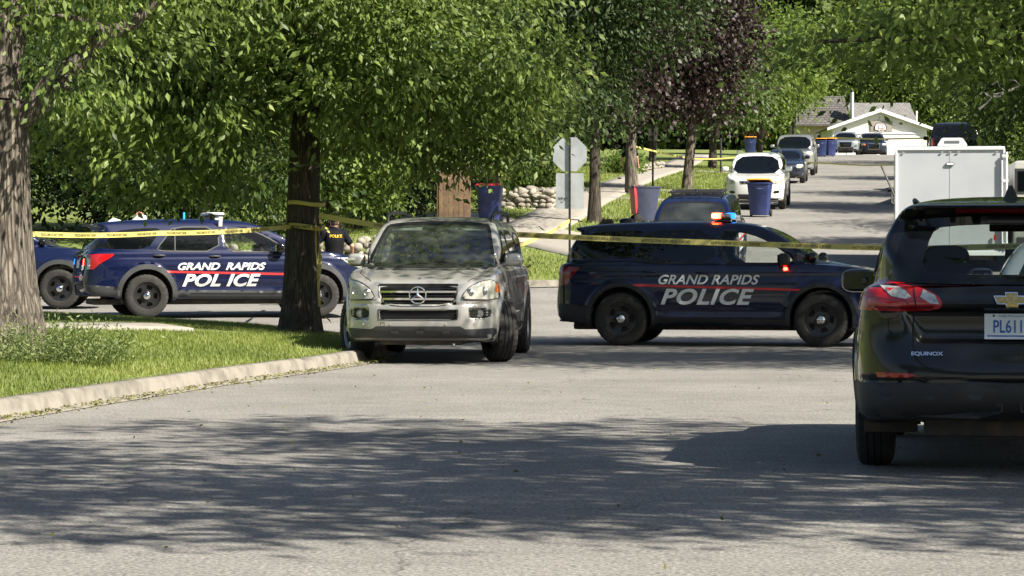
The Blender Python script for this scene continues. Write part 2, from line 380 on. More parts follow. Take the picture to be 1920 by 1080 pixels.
class Car:
    def __init__(s, name, spec):
        s.sp = spec; s.root = empty(name, (0, 0, 0)); g = spec.get
        ck = lambda p, n=2: chaikin(p, n)
        s.S1 = Table(ck(spec['side'])); s.S2 = Table(ck(spec['gside'])); s.F1 = Table(ck(mirror_poly(spec['front'], 0)))
        s.F2 = Table(ck(mirror_poly(spec['gfront'], 0))); s.P1 = Table(ck(mirror_poly(spec['plan']))); s.P2 = Table(ck(mirror_poly(spec['gplan'])))
        s.k = g('k', .09); s.gk = g('gk', .05); s.holes = []; s.extra = g('extra'); s.see = g('hollow', False)
        s.xs = (min(p[0] for p in spec['side']) - .1, max(p[0] for p in spec['side']) + .1)
        s.W = max(p[0] for p in spec['front']); s.H = max(p[1] for p in spec['gside'])
    def skin(s, x, y, z):
        sp = s.sp; d1 = smax(smax(s.S1(x, z), s.F1(y, z), s.k), s.P1(x, y), s.k)
        ay = np.abs(y)
        if 'flare' in sp:
            fo = sp['flare']
            for xa, za, ra in sp['axles']:
                r = np.hypot(x - xa, z - za) - ra
                d1 = d1 - fo * np.exp(-(np.maximum(np.abs(r - .03) - .035, 0) / .03) ** 2) * np.clip((ay - .5) * 4, 0, 1) * np.clip((z - .1) * 6, 0, 1)
        for zc, w, a, x0, x1 in sp.get('creases', ()):     # z centre (or fn), half-width, depth (+ carves in), x range
            zz = zc if not callable(zc) else zc(x)
            d1 = d1 + a * np.exp(-((z - zz) / w) ** 2) * np.clip((ay - .5) * 4, 0, 1) * np.clip((x - x0) / .3, 0, 1) * np.clip((x1 - x) / .3, 0, 1)
        d2 = smax(smax(s.S2(x, z), s.F2(y, z), s.gk), s.P2(x, y), s.gk)
        d = smin(d1, d2, sp.get('ks', .03))
        if s.extra: d = s.extra(d, x, y, z)
        return d
    def full(s, x, y, z):
        d = s.skin(x, y, z); sk = d; ay = np.abs(y)
        for xa, za, ra in s.sp['axles']:
            c = np.maximum(np.hypot(x - xa, z - za) - ra, s.sp.get('arch_in', .55) - ay); d = np.maximum(d, -c)
        if s.see:
            x0, x1 = s.sp['cab']; cav = np.maximum.reduce([sk + .045, .62 - z, x - x1, x0 - x]); d = np.maximum(d, -cav)
        for mode, tb, a, b in s.holes:
            if mode == 'S': c = np.maximum(tb(x, z), .4 - ay)
            else: c = np.maximum.reduce([tb(y, z), x - b, a - x])
            d = np.maximum(d, -c)
        for c in s.sp.get('cuts', ()): d = np.maximum(d, -c(x, y, z))
        return d
    def build_body(s, m, h=.03):
        V, F = surface_nets(s.full, (s.xs[0], -s.W - .12, .1), (s.xs[1], s.W + .12, s.H + .1), h)
        me = mesh_np('body', V, F); o = link('body', me, s.root, m); sharp(me, 42); s.bodyo = o; return o
    def proj(s, P, dr, n=64, maxd=2.6):
        P = np.asarray(P, float); dr = np.asarray(dr, float); t = np.zeros(len(P)); hit = np.zeros(len(P), bool); st = maxd / n
        lo = np.zeros(len(P)); best = np.full(len(P), 1e9); bt = np.zeros(len(P))
        for i in range(n + 1):
            q = P + dr * (i * st); d = s.skin(*q.T); new = (~hit) & (d < 0); lo[new] = (i - 1) * st; hit |= new
            b = (~hit) & (d < best); best[b] = d[b]; bt[b] = i * st
        hi = lo + st
        for _ in range(9):
            mid = (lo + hi) / 2; d = s.skin(*(P + dr * mid[:, None]).T); ins = d < 0; hi = np.where(ins, mid, hi); lo = np.where(ins, lo, mid)
        t = np.where(hit, lo, bt); return P + dr * t[:, None]
    def map(s, uv, mode, off):
        uv = np.asarray(uv, float); n = len(uv); z = np.zeros(n)
        if mode in 'LR':
            sg = 1 if mode == 'L' else -1; P = np.column_stack([uv[:, 0], z + sg * 1.5, uv[:, 1]]); dr = (0, -sg, 0)
        elif mode == 'F': P = np.column_stack([z + s.xs[1] + .3, uv[:, 0], uv[:, 1]]); dr = (-1, 0, 0)
        elif mode == 'B': P = np.column_stack([z + s.xs[0] - .3, uv[:, 0], uv[:, 1]]); dr = (1, 0, 0)
        else: P = np.column_stack([uv[:, 0], uv[:, 1], z + s.H + .4]); dr = (0, 0, -1)
        q = s.proj(P, dr, maxd=2.6 if mode in 'FB' else 1.6); return q - np.array(dr) * off, dr
    def _fin(s, name, v, f, dr, m, parent, skirt):
        me = mesh_py(name, v, f); bm = bmesh.new(); bm.from_mesh(me); bm.normal_update()
        tot = Vector((0, 0, 0))
        for q in bm.faces: tot += q.normal * q.calc_area()
        if tot.dot(Vector(dr)) > 0: bmesh.ops.reverse_faces(bm, faces=bm.faces[:])
        if skirt:
            be = [e for e in bm.edges if len(e.link_faces) == 1]
            r = bmesh.ops.extrude_edge_only(bm, edges=be)
            for g in r['geom']:
                if isinstance(g, bmesh.types.BMVert): g.co += Vector(dr) * skirt
            for e in be: e.smooth = False
        bm.to_mesh(me); bm.free(); return link(name, me, parent or s.root, m)
    def patch(s, name, outline, m, mode, off=.004, h=.06, parent=None, holes=(), smooth=0, skirt=.012):
        o = chaikin(outline, smooth) if smooth else np.asarray(outline, float)
        o = densify(o, h * .8); hs = [densify(q, h * .8) for q in holes]
        v, f = cdt(o, h, hs); p, dr = s.map(v, mode, off); return s._fin(name, p, f, dr, m, parent, skirt)
    def strip(s, name, path, w, m, mode, off=.005, closed=False, parent=None, smooth=0, skirt=.008):
        p = chaikin(path, smooth, closed) if smooth else np.asarray(path, float)
        p = densify(p, .045, closed); n = len(p)
        t = np.roll(p, -1, 0) - np.roll(p, 1, 0)
        if not closed: t[0] = p[1] - p[0]; t[-1] = p[-1] - p[-2]
        t /= np.maximum(np.linalg.norm(t, axis=1), 1e-9)[:, None]; nn = np.column_stack([-t[:, 1], t[:, 0]])
        uv = np.vstack([p - nn * w / 2, p + nn * w / 2]); q, dr = s.map(uv, mode, off)
        F = [(i, (i + 1) % n, n + (i + 1) % n, n + i) for i in range(n if closed else n - 1)]
        return s._fin(name, q, F, dr, m, parent, skirt)
    def text(s, name, txt, size, c, m, mode, off=.009, parent=None, **kw):
        v, f = text2d(txt, size, **kw); v, f = split2d(v, f, .06, .03); sg = {'R': 1, 'L': -1, 'F': 1, 'B': -1}[mode]
        uv = np.column_stack([v[:, 0] * sg + c[0], v[:, 1] + c[1]]); q, dr = s.map(uv, mode, off)
        return s._fin(name, q, f, dr, m, parent, 0)
    def both(s, fn, *a, **k): return [getattr(s, fn)(*a[:-1], mode=md, **k) if False else getattr(s, fn)(*[md if x == '*' else x for x in a], **k) for md in 'LR']

# ------------------------------------------------------------------ wheels
_wc = {}
def tyre_mesh(Rr, w, rr, hero):
    h = w / 2; prof = [(rr, -h * .80), (rr + .01, -h * .93), ((Rr + rr) / 2, -h), (Rr - .03, -h * .93), (Rr - .008, -h * .80), (Rr, -h * .62)]
    if hero: prof += [(Rr, -h * .40), (Rr - .009, -h * .38), (Rr - .009, -h * .33), (Rr, -h * .31), (Rr, -h * .04), (Rr - .009, -h * .03)]
    prof = prof + [(r, -y) for r, y in reversed(prof)]
    n = 96 if hero else 36; mb = MB(); mb.lathe(prof, n, 'Y')
    if hero:
        k = len(prof)
        for i in range(n):
            if i % 3 == 0:
                for j in (3, 4, 5, k - 6, k - 5, k - 4):
                    x, y, z = mb.v[i * k + j]; f = 1 - .010 / Rr; mb.v[i * k + j] = (x * f, y, z * f)
    return mb
def rim_mb(rr, n, r1, r2, a1, a2, dish=.03, sg=1, hub=.06, y0=.02):
    """rim face (toward +y): a disc with n openings between r1 and r2 of half-angle a1 (inner) .. a2 (outer)"""
    circ = lambda r, k=48: [(r * math.cos(2 * math.pi * i / k), r * math.sin(2 * math.pi * i / k)) for i in range(k)]
    holes = []
    for i in range(n):
        a = 2 * math.pi * (i + .5) / n; q = []
        for t in np.linspace(-1, 1, 4): q.append((r2 * math.cos(a + a2 * t), r2 * math.sin(a + a2 * t)))
        for t in np.linspace(1, -1, 3): q.append((r1 * math.cos(a + a1 * t), r1 * math.sin(a + a1 * t)))
        holes.append(chaikin(q, 1))
    v, f = cdt(circ(rr * .97), .03, holes); r = np.hypot(v[:, 0], v[:, 1])
    y = y0 - dish * (1 - (r / rr) ** 2) * np.clip((r - hub) / .04, 0, 1) - .5 * dish * (r < hub)
    bm = bmesh.new(); bv = [bm.verts.new((a, b, c)) for a, b, c in zip(v[:, 0], y, v[:, 1])]
    for q in f:
        try: bm.faces.new([bv[i] for i in q])
        except ValueError: pass
    for q in [q for q in bm.verts if not q.link_faces]: bm.verts.remove(q)
    r_ = bmesh.ops.extrude_face_region(bm, geom=bm.faces[:])
    for g in r_['geom']:
        if isinstance(g, bmesh.types.BMVert): g.co.y -= .022
    bmesh.ops.recalc_face_normals(bm, faces=bm.faces[:]); bm.verts.index_update()
    mb = MB(); mb.add([q.co[:] for q in bm.verts], [[q.index for q in g.verts] for g in bm.faces]); bm.free()
    mb.lathe([(rr * 1.03, y0 + .012), (rr * 1.03, y0 + .022), (rr * .96, y0 + .018), (rr * .93, y0 - .02), (rr * .90, y0 - .16)], 40, 'Y')
    return mb
WS = {'steel': dict(n=5, r1=.50, r2=.80, a1=.26, a2=.34, dish=.02, mat='black_rim'),
      'five': dict(n=5, r1=.30, r2=.90, a1=.30, a2=.50, dish=.02, mat='alloy'),
      'seven': dict(n=7, r1=.30, r2=.90, a1=.20, a2=.34, dish=.02, mat='alloy'),
      'ten': dict(n=10, r1=.35, r2=.90, a1=.12, a2=.22, dish=.02, mat='alloy')}
def wheel(root, x, side, track, Rr, w, rr, style, steer=0.0, hero=False, cap=None):
    key = (Rr, w, rr, hero)
    o = None
    if key in _wc: o = link('wheel', _wc[key], root)
    else: o = tyre_mesh(Rr, w, rr, hero).build('wheel', M['rubber'], root, True, 30); _wc[key] = o.data
    o.location = (x, side * track, Rr); o.rotation_euler = (0, 0, steer + (math.pi if side < 0 else 0))
    key2 = (rr, style, 'rim'); w_ = WS[style]
    if key2 in _wc: r = link('rim', _wc[key2], o, smooth=False)
    else:
        mb = rim_mb(rr, w_['n'], rr * w_['r1'], rr * w_['r2'], w_['a1'], w_['a2'], w_['dish'], y0=w * .5 - .045)
        r = mb.build('rim', M[w_['mat']], o, True, 30); _wc[key2] = r.data
    key3 = (rr, 'brake')
    if key3 in _wc: b = link('brake_disc', _wc[key3], o)
    else:
        b = MB().lathe([(0, -.02), (rr * .88, -.02), (rr * .88, 0.0), (rr * .35, .0), (rr * .33, .04), (0, .04)], 32, 'Y').build('brake_disc', M['under'], o, True); _wc[key3] = b.data
    if cap:
        kc = (w, cap)
        if kc in _wc: link('hub_cap', _wc[kc], o)
        else:
            c = MB().lathe([(0, w * .5 + .012), (.03, w * .5 + .010), (.055, w * .5 - .002), (.074, w * .5 - .028), (.078, w * .5 - .06)], 24, 'Y').build('hub_cap', M[cap], o, True); _wc[kc] = c.data
    return o
def wells(car, depth=.55):
    mb = MB()
    for xa, za, ra in car.sp['axles']:
        for sg in (-1, 1):
            n = 16; V = []; F = []
            for i in range(n + 1):
                a = -0.35 + (math.pi + .7) * i / n
                for yy in (car.sp.get('arch_in', .55) - .01, car.W - .06): V.append((xa + (ra + .0) * math.cos(a), sg * yy, za + (ra + .0) * math.sin(a)))
            for i in range(n): F.append((2 * i, 2 * i + 1, 2 * i + 3, 2 * i + 2))
            mb.add(V, F); yi = sg * (car.sp.get('arch_in', .55) - .012); q = [(xa + ra * 1.03 * math.cos(a), yi, za + ra * 1.03 * math.sin(a)) for a in np.linspace(-.15, math.pi + .15, 24)]; mb.add(q, [tuple(range(24))])
    x0, x1 = car.xs[0] + .35, car.xs[1] - .4; zb = car.sp.get('zb', .27)
    mb.box(((x0 + x1) / 2, 0, zb), (x1 - x0, 1.0, .1), .03)
    xa = car.sp['axles'][0][0]; xr = car.sp['axles'][1][0]
    mb.tube([(xa, -.7, .34), (xa, .7, .34)], .035); mb.tube([(xr, -.7, .33), (xr, -.2, .31), (xr, .2, .31), (xr, .7, .33)], .045)
    mb.tube([(xr - .55, .45, .27), (xr - .3, .4, .25), (xr + .4, .25, .26), (0, .2, .25)], .035); mb.box((xr - .5, 0, .30), (.25, .8, .13), .05)
    return mb.build('underbody', M['under'], car.root, True)
def mirror(car, x, y, z, m, sg, dx=.14, dy=.22, dz=.17):
    mb = MB(); superblob(mb, (x, sg * (y + dy * .5), z), (dx, dy, dz), 3.2, rz=-sg * .12); mb.tube([(x - .01, sg * (y - .10), z - dz * .42), (x, sg * (y + .05), z - dz * .3)], .028)
    o = mb.build('mirror', m, car.root, True, 60)
    g = MB().box((x - dx * .5 + .002, sg * (y + dy * .5), z), (.008, dy * .82, dz * .76), .003).build('mirror_glass', M['dglass'], o)
    return o
def handle(car, x, z, m, mode, L=.20, off=.028):
    p, dr = car.map([(x - L / 2, z), (x - L * .3, z), (x, z + .003), (x + L * .3, z), (x + L / 2, z)], mode, 0.0)
    n = -np.array(dr); pts = [tuple(p[0] + n * .003), tuple(p[1] + n * off), tuple(p[2] + n * (off + .004)), tuple(p[3] + n * off), tuple(p[4] + n * .003)]
    return MB().tube(pts, [.012, .015, .016, .015, .012], 8).build('door_handle', m, car.root, True)
def interior(car, xf, m=None, roof=1.1, n=2, wheel_y=.38, z0=.62):
    m = m or M['seat']
    for xx in ((xf, xf - .95)[:n]):
        for yy in (-.38, .38):
            mb = MB(); superblob(mb, (xx, yy, z0 + .12), (.5, .5, .24), 4); superblob(mb, (xx - .27, yy, z0 + .42), (.16, .48, .66), 4, ry=-.18)
            superblob(mb, (xx - .35, yy, z0 + .83), (.11, .27, .20), 3.5); mb.tube([(xx - .34, yy - .06, z0 + .6), (xx - .35, yy - .06, z0 + .8)], .008); mb.tube([(xx - .34, yy + .06, z0 + .6), (xx - .35, yy + .06, z0 + .8)], .008)
            mb.build('seat', m, car.root, True, 60)
    mb = MB(); superblob(mb, (xf + .75, 0, z0 + .32), (.45, 1.4, .28), 4); o = mb.build('dashboard', M['seat'], car.root, True)
    mb = MB(); c = Vector((xf + .42, wheel_y, z0 + .36)); ring = []
    for i in range(25):
        a = 2 * math.pi * i / 24; ring.append(c + Vector((-.30 * math.sin(a) * .19 * 2, .19 * math.cos(a), .19 * math.sin(a) * .9)))
    mb.tube(ring, .014, 6, False); mb.tube([c + Vector((.02, -.17, 0)), c + Vector((.04, 0, 0)), c + Vector((.02, .17, 0))], .02, 6); mb.build('steering_wheel', M['seat'], car.root, True)
def star(c, r, w, t=.01, m='chrome', parent=None):
    """ring emblem with a three-pointed star, facing +x at c"""
    mb = MB(); ring = [(c[0], c[1] + r * math.cos(a), c[2] + r * math.sin(a)) for a in np.linspace(0, 2 * math.pi, 41)]
    mb.tube(ring, w, 8, False)
    for k in range(3):
        a = math.pi / 2 + k * 2 * math.pi / 3; u = (math.cos(a), math.sin(a)); p = (-u[1], u[0])
        V = [(c[0] + .012, c[1], c[2]), (c[0], c[1] + p[0] * r * .16 - u[0]*r*.05, c[2] + p[1] * r * .16- u[1]*r*.05), (c[0] + .002, c[1] + u[0] * r, c[2] + u[1] * r), (c[0], c[1] - p[0] * r * .16- u[0]*r*.05, c[2] - p[1] * r * .16- u[1]*r*.05)]
        mb.add(V, [(0, 1, 2), (0, 2, 3)])
    return mb.build('emblem', M[m], parent, True, 20)
# ------------------------------------------------------------------ the ground
def smooth01(t): t = np.clip(t, 0, 1); return t * t * (3 - 2 * t)
_ey = [-60, 40, 44, 49, 57, 68, 80, 85, 113, 131, 165, 176, 190, 300]
_ez = [0, 0, 0.03, .22, .66, 1.55, 2.5, 2.83, 4.45, 5.45, 7.45, 8.12, 8.3, 8.6]
_fy = [-60, 40, 46, 50, 57, 59.2, 60.5, 66, 75, 100, 131, 165, 190, 300]
_fz = [0, 0, .2, .30, .36, .45, .62, 1.25, 2.0, 3.6, 5.4, 7.45, 8.3, 8.6]
def E(x, y):
    x = np.asarray(x, float); y = np.asarray(y, float)
    a = (np.interp(y - 1, _ey, _ez) + np.interp(y, _ey, _ez) + np.interp(y + 1, _ey, _ez)) / 3
    b = (np.interp(y - .7, _fy, _fz) + np.interp(y, _fy, _fz) + np.interp(y + .7, _fy, _fz)) / 3
    w = smooth01((-1.0 - x) / 4.0); return a * (1 - w) + b * w
def Ez(x, y): return float(E(np.array([x]), np.array([y]))[0])
K_NEAR = chaikin([(-9, -12), (-7.4, 0), (-5.6, 12), (-4.07, 20.5), (-3.45, 24), (-2.75, 27.6), (-2.1, 30.3), (-1.75, 33), (-1.7, 35.5), (-2.0, 38.2), (-3.0, 40.8), (-4.8, 42.9), (-7, 44.7), (-12, 47), (-40, 55)], 2, False)
K_FARL = chaikin([(-60, 69), (-12, 58), (-5, 57), (-1, 56.6), (1.3, 56.6), (2.3, 58.2), (2.6, 60.5), (3.4, 65), (6.5, 85), (10.4, 113), (12.2, 127), (18.6, 166), (24.5, 200), (38, 262)], 2, False)
K_FARR = chaikin([(70, 36), (20, 43), (12.5, 45), (10.5, 47), (10.3, 50), (11.3, 59), (15.4, 85), (21.3, 127), (24.2, 150), (26.4, 166), (31, 200)], 2, False)
K_NRR = chaikin([(-.1, -12), (1.6, -2), (3.35, 9), (4.45, 15.5), (5.6, 22), (6.9, 29), (8.0, 32.5), (10.5, 34), (20, 32.5), (70, 24)], 2, False)
def lawn_h(x, y, line, side_gain=.10, cap=.28, base=.11):
    d = line_d(np.column_stack([x, y]), line); return base + cap * (1 - np.exp(-d * side_gain / cap * 1.2))
def lawnA(x, y): return E(x, y) + lawn_h(x, y, K_NEAR) + .02 * np.sin(x * 1.3 + y * .4) * np.cos(y * .7)
def lawnB(x, y): return E(x, y) + lawn_h(x, y, K_FARL, .06, .25)
def lawnC(x, y): return E(x, y) + lawn_h(x, y, K_FARR, .12, .9)
def lawnD(x, y): return E(x, y) + lawn_h(x, y, K_NRR, .1, .3)
# asphalt
def asphalt():
    m = bpy.data.materials.new('asphalt'); m.use_nodes = True; nt = m.node_tree; p = nt.nodes['Principled BSDF']; L = nt.links.new
    tc = N(nt, 'ShaderNodeTexCoord'); geo = tc.outputs['Object']
    n1 = N(nt, 'ShaderNodeTexNoise', i_Scale=42.0, i_Detail=5.0, i_Roughness=.8); L(geo, n1.inputs['Vector'])
    v = N(nt, 'ShaderNodeTexVoronoi', i_Scale=55.0); L(geo, v.inputs['Vector'])
    n2 = N(nt, 'ShaderNodeTexNoise', i_Scale=.45, i_Detail=6.0); L(geo, n2.inputs['Vector'])
    n3 = N(nt, 'ShaderNodeTexNoise', i_Scale=3.5, i_Detail=6.0); L(geo, n3.inputs['Vector'])
    r1 = N(nt, 'ShaderNodeValToRGB'); e = r1.color_ramp.elements; e[0].position = .38; e[0].color = (.055, .054, .053, 1); e[1].position = .62; e[1].color = (.43, .41, .375, 1)
    L(n1.outputs[0], r1.inputs[0])
    vr = N(nt, 'ShaderNodeValToRGB'); e = vr.color_ramp.elements; e[0].position = .0; e[0].color = (.46, .44, .405, 1); e[1].position = .55; e[1].color = (.12, .117, .113, 1)
    L(v.outputs['Distance'], vr.inputs[0])
    a = N(nt, 'ShaderNodeMix', data_type='RGBA'); a.inputs[0].default_value = .38; L(r1.outputs[0], a.inputs[6]); L(vr.outputs[0], a.inputs[7])
    r2 = N(nt, 'ShaderNodeMapRange'); r2.inputs[1].default_value = .3; r2.inputs[2].default_value = .7; r2.inputs[3].default_value = .80; r2.inputs[4].default_value = 1.12; L(n2.outputs[0], r2.inputs[0])
    r3 = N(nt, 'ShaderNodeMapRange'); r3.inputs[1].default_value = .3; r3.inputs[2].default_value = .7; r3.inputs[3].default_value = .90; r3.inputs[4].default_value = 1.08; L(n3.outputs[0], r3.inputs[0])
    mu = N(nt, 'ShaderNodeMath', operation='MULTIPLY'); L(r2.outputs[0], mu.inputs[0]); L(r3.outputs[0], mu.inputs[1])
    # cracks: thin warped voronoi borders, only in some places
    wv = N(nt, 'ShaderNodeVectorMath', operation='ADD'); nw = N(nt, 'ShaderNodeTexNoise', i_Scale=1.4, i_Detail=4.0); L(geo, nw.inputs['Vector'])
    L(geo, wv.inputs[0]); L(nw.outputs['Color'], wv.inputs[1])
    vc = N(nt, 'ShaderNodeTexVoronoi', feature='DISTANCE_TO_EDGE', i_Scale=.23); L(wv.outputs[0], vc.inputs['Vector'])
    cr = N(nt, 'ShaderNodeMapRange'); cr.inputs[1].default_value = .0; cr.inputs[2].default_value = .004; cr.inputs[3].default_value = .55; cr.inputs[4].default_value = 1; L(vc.outputs['Distance'], cr.inputs[0])
    mu2 = N(nt, 'ShaderNodeMath', operation='MULTIPLY'); L(mu.outputs[0], mu2.inputs[0]); L(cr.outputs[0], mu2.inputs[1])
    sc = N(nt, 'ShaderNodeVectorMath', operation='SCALE'); L(a.outputs[2], sc.inputs[0]); L(mu2.outputs[0], sc.inputs['Scale'])
    L(sc.outputs[0], p.inputs['Base Color']); p.inputs['Roughness'].default_value = .9; p.inputs['Specular IOR Level'].default_value = .25
    b = N(nt, 'ShaderNodeBump', i_Strength=.6, i_Distance=.006); L(n1.outputs[0], b.inputs['Height']); L(b.outputs[0], p.inputs['Normal'])
    return m
M['asphalt'] = asphalt()
def concrete(name, c1, c2):
    m = mat(name, c1, .85, noise=(4.5, c2, .42, .78), bump=(60, .5, .006)); return m
M['concrete'] = concrete('old_concrete', (.235, .215, .182), (.095, .085, .070)); M['walk'] = concrete('sidewalk_concrete', (.31, .285, .25), (.24, .22, .19))
def grassy(name, g1, g2, dry):
    m = bpy.data.materials.new(name); m.use_nodes = True; nt = m.node_tree; p = nt.nodes['Principled BSDF']; L = nt.links.new
    tc = N(nt, 'ShaderNodeTexCoord'); n1 = N(nt, 'ShaderNodeTexNoise', i_Scale=26.0, i_Detail=5.0); n2 = N(nt, 'ShaderNodeTexNoise', i_Scale=.7, i_Detail=5.0)
    L(tc.outputs['Object'], n1.inputs['Vector']); L(tc.outputs['Object'], n2.inputs['Vector'])
    r = N(nt, 'ShaderNodeValToRGB'); e = r.color_ramp.elements; e[0].position = .35; e[0].color = (*g1, 1); e[1].position = .62; e[1].color = (*g2, 1); L(n1.outputs[0], r.inputs[0])
    r2 = N(nt, 'ShaderNodeMapRange'); r2.inputs[1].default_value = .5; r2.inputs[2].default_value = .68; r2.inputs[4].default_value = .55; L(n2.outputs[0], r2.inputs[0])
    mx = N(nt, 'ShaderNodeMix', data_type='RGBA'); L(r2.outputs[0], mx.inputs[0]); L(r.outputs[0], mx.inputs[6]); mx.inputs[7].default_value = (*dry, 1)
    L(mx.outputs[2], p.inputs['Base Color']); p.inputs['Roughness'].default_value = .9
    b = N(nt, 'ShaderNodeBump', i_Strength=.8, i_Distance=.05); L(n1.outputs[0], b.inputs['Height']); L(b.outputs[0], p.inputs['Normal']); return m
M['lawn'] = grassy('lawn_soil_and_turf', (.07, .105, .018), (.19, .24, .05), (.25, .24, .09))
M['earth'] = grassy('far_ground', (.04, .07, .015), (.09, .13, .03), (.12, .11, .06))

def grid_mesh(xs, ys, fz):
    gx, gy = np.meshgrid(xs, ys, indexing='ij'); n, m = gx.shape; v = np.column_stack([gx.ravel(), gy.ravel(), fz(gx.ravel(), gy.ravel())])
    i, j = np.meshgrid(np.arange(n - 1), np.arange(m - 1), indexing='ij'); a = (i * m + j).ravel()
    return v, np.column_stack([a, a + m, a + m + 1, a + 1])
v, f = grid_mesh(np.r_[-900, -300, np.arange(-80, 90, 2.0), 300, 900], np.r_[-300, -100, np.arange(-30, 250, 2.0), 400, 900], lambda x, y: E(x, np.minimum(y, 290)) - .35)
tag(link('ground', mesh_np('ground', v, f), None, M['earth']), kind='structure')
v, f = grid_mesh(np.arange(-44, 52, 1.0), np.arange(-20, 214, 1.0), E)
tag(link('road', mesh_np('road', v, f), None, M['asphalt']), kind='structure')
def lawn(name, line, close, fz, h=1.0, m='lawn'):
    o = np.vstack([densify(line, h, False), np.array(close)]); v2, f2 = cdt(o, h)
    z = fz(v2[:, 0], v2[:, 1]); return tag(link(name, mesh_np(name, np.column_stack([v2, z]), f2), None, M[m]), kind='structure')
lawn('near_lawn', K_NEAR, [(-44, 30), (-44, -12)], lawnA, .6)
lawn('far_lawn', K_FARL, [(-60, 262)], lawnB, 2.0)
lawn('right_lawn', K_FARR, [(80, 200), (80, 60)], lawnC, 2.0)
lawn('right_near_lawn', K_NRR, [(70, -12)], lawnD, 2.0)
def sweep(line, prof, fz, closed_prof=False):
    """prof: (offset to the left of the line, height)"""
    t = np.gradient(line, axis=0); t /= np.linalg.norm(t, axis=1)[:, None]; nn = np.column_stack([-t[:, 1], t[:, 0]]); k = len(prof); n = len(line)
    V = np.empty((n, k, 3)); z0 = fz(line[:, 0], line[:, 1])
    for j, (o, h) in enumerate(prof): V[:, j, :2] = line + nn * o; V[:, j, 2] = z0 + h
    a = (np.arange(n - 1)[:, None] * k + np.arange(k - 1)).ravel(); return V.reshape(-1, 3), np.column_stack([a, a + k, a + k + 1, a + 1])
def kerb(line, side, name='kerb', joints=3.0):
    p = densify(line, .25, False); s = np.r_[0, np.cumsum(np.linalg.norm(np.diff(p, axis=0), axis=1))]
    prof = [(-.20, .006), (-.19, .014), (-.14, .020), (-.075, .035), (-.055, .130), (-.02, .152), (.10, .150), (.13, .09)]
    prof = [(-o * side, h) for o, h in prof] if side < 0 else prof
    prof = [(o * 1.0, h) for o, h in prof]
    V, F = sweep(p, prof, E); k = len(prof)
    V = V.reshape(-1, k, 3)
    jn = (s % joints) < .12                                    # dipped joints between castings
    for j in (4, 5, 6): V[jn, j, 2] -= .035
    V[:, 3:6, :2] += (rng.normal(0, .004, (len(p), 1, 2)))
    me = mesh_np(name, V.reshape(-1, 3), F); bm = bmesh.new(); bm.from_mesh(me); bmesh.ops.recalc_face_normals(bm, faces=bm.faces[:]); bm.to_mesh(me); bm.free()
    return tag(link(name, me, None, M['concrete']), kind='structure')
kerb(K_NEAR, 1); kerb(K_FARL, 1, 'far_kerb'); kerb(K_FARR, -1, 'right_kerb'); kerb(K_NRR, -1, 'right_near_kerb')
def slab_path(name, line, w, fz, lift=.03, joint=1.5, m='walk'):
    p = densify(chaikin(line, 2, False), .5, False); prof = [(-w / 2 - .01, -.10), (-w / 2, 0), (-w / 4, 0), (0, 0), (w / 4, 0), (w / 2, 0), (w / 2 + .01, -.10)]
    t = np.gradient(p, axis=0); t /= np.linalg.norm(t, axis=1)[:, None]; nn = np.column_stack([-t[:, 1], t[:, 0]]); V = np.empty((len(p), 7, 3))
    for j, (o, h) in enumerate(prof): q = p + nn * o; V[:, j, :2] = q; V[:, j, 2] = fz(q[:, 0], q[:, 1]) + lift + h
    a = (np.arange(len(p) - 1)[:, None] * 7 + np.arange(6)).ravel(); F = np.column_stack([a, a + 7, a + 8, a + 1])
    me = mesh_np(name, V.reshape(-1, 3), F); return tag(link(name, me, None, M[m], False), kind='structure')
# ------------------------------------------------------------------ vehicles (x forward, y left, z up, origin on the ground mid-wheelbase)
GF = [(0, .85), (.93, .85), (.93, 1.12), (.895, 1.25), (.79, 1.53), (.72, 1.66), (.60, 1.72), (.3, 1.755), (0, 1.76)]
def put(root, X, Y, ang, label, group=None, z=None, tilt=True):
    """ang: heading of the car's nose, degrees from +X"""
    a = R(ang); fx, fy = math.cos(a), math.sin(a)
    z0 = Ez(X, Y) if z is None else z
    pit = 0
    if tilt: pit = math.atan2(Ez(X + fx * 1.4, Y + fy * 1.4) - Ez(X - fx * 1.4, Y - fy * 1.4), 2.8)
    root.location = (X, Y, z0); root.rotation_euler = (0, -pit, a); root['label'] = label
    if group: root['group'] = group
    return root
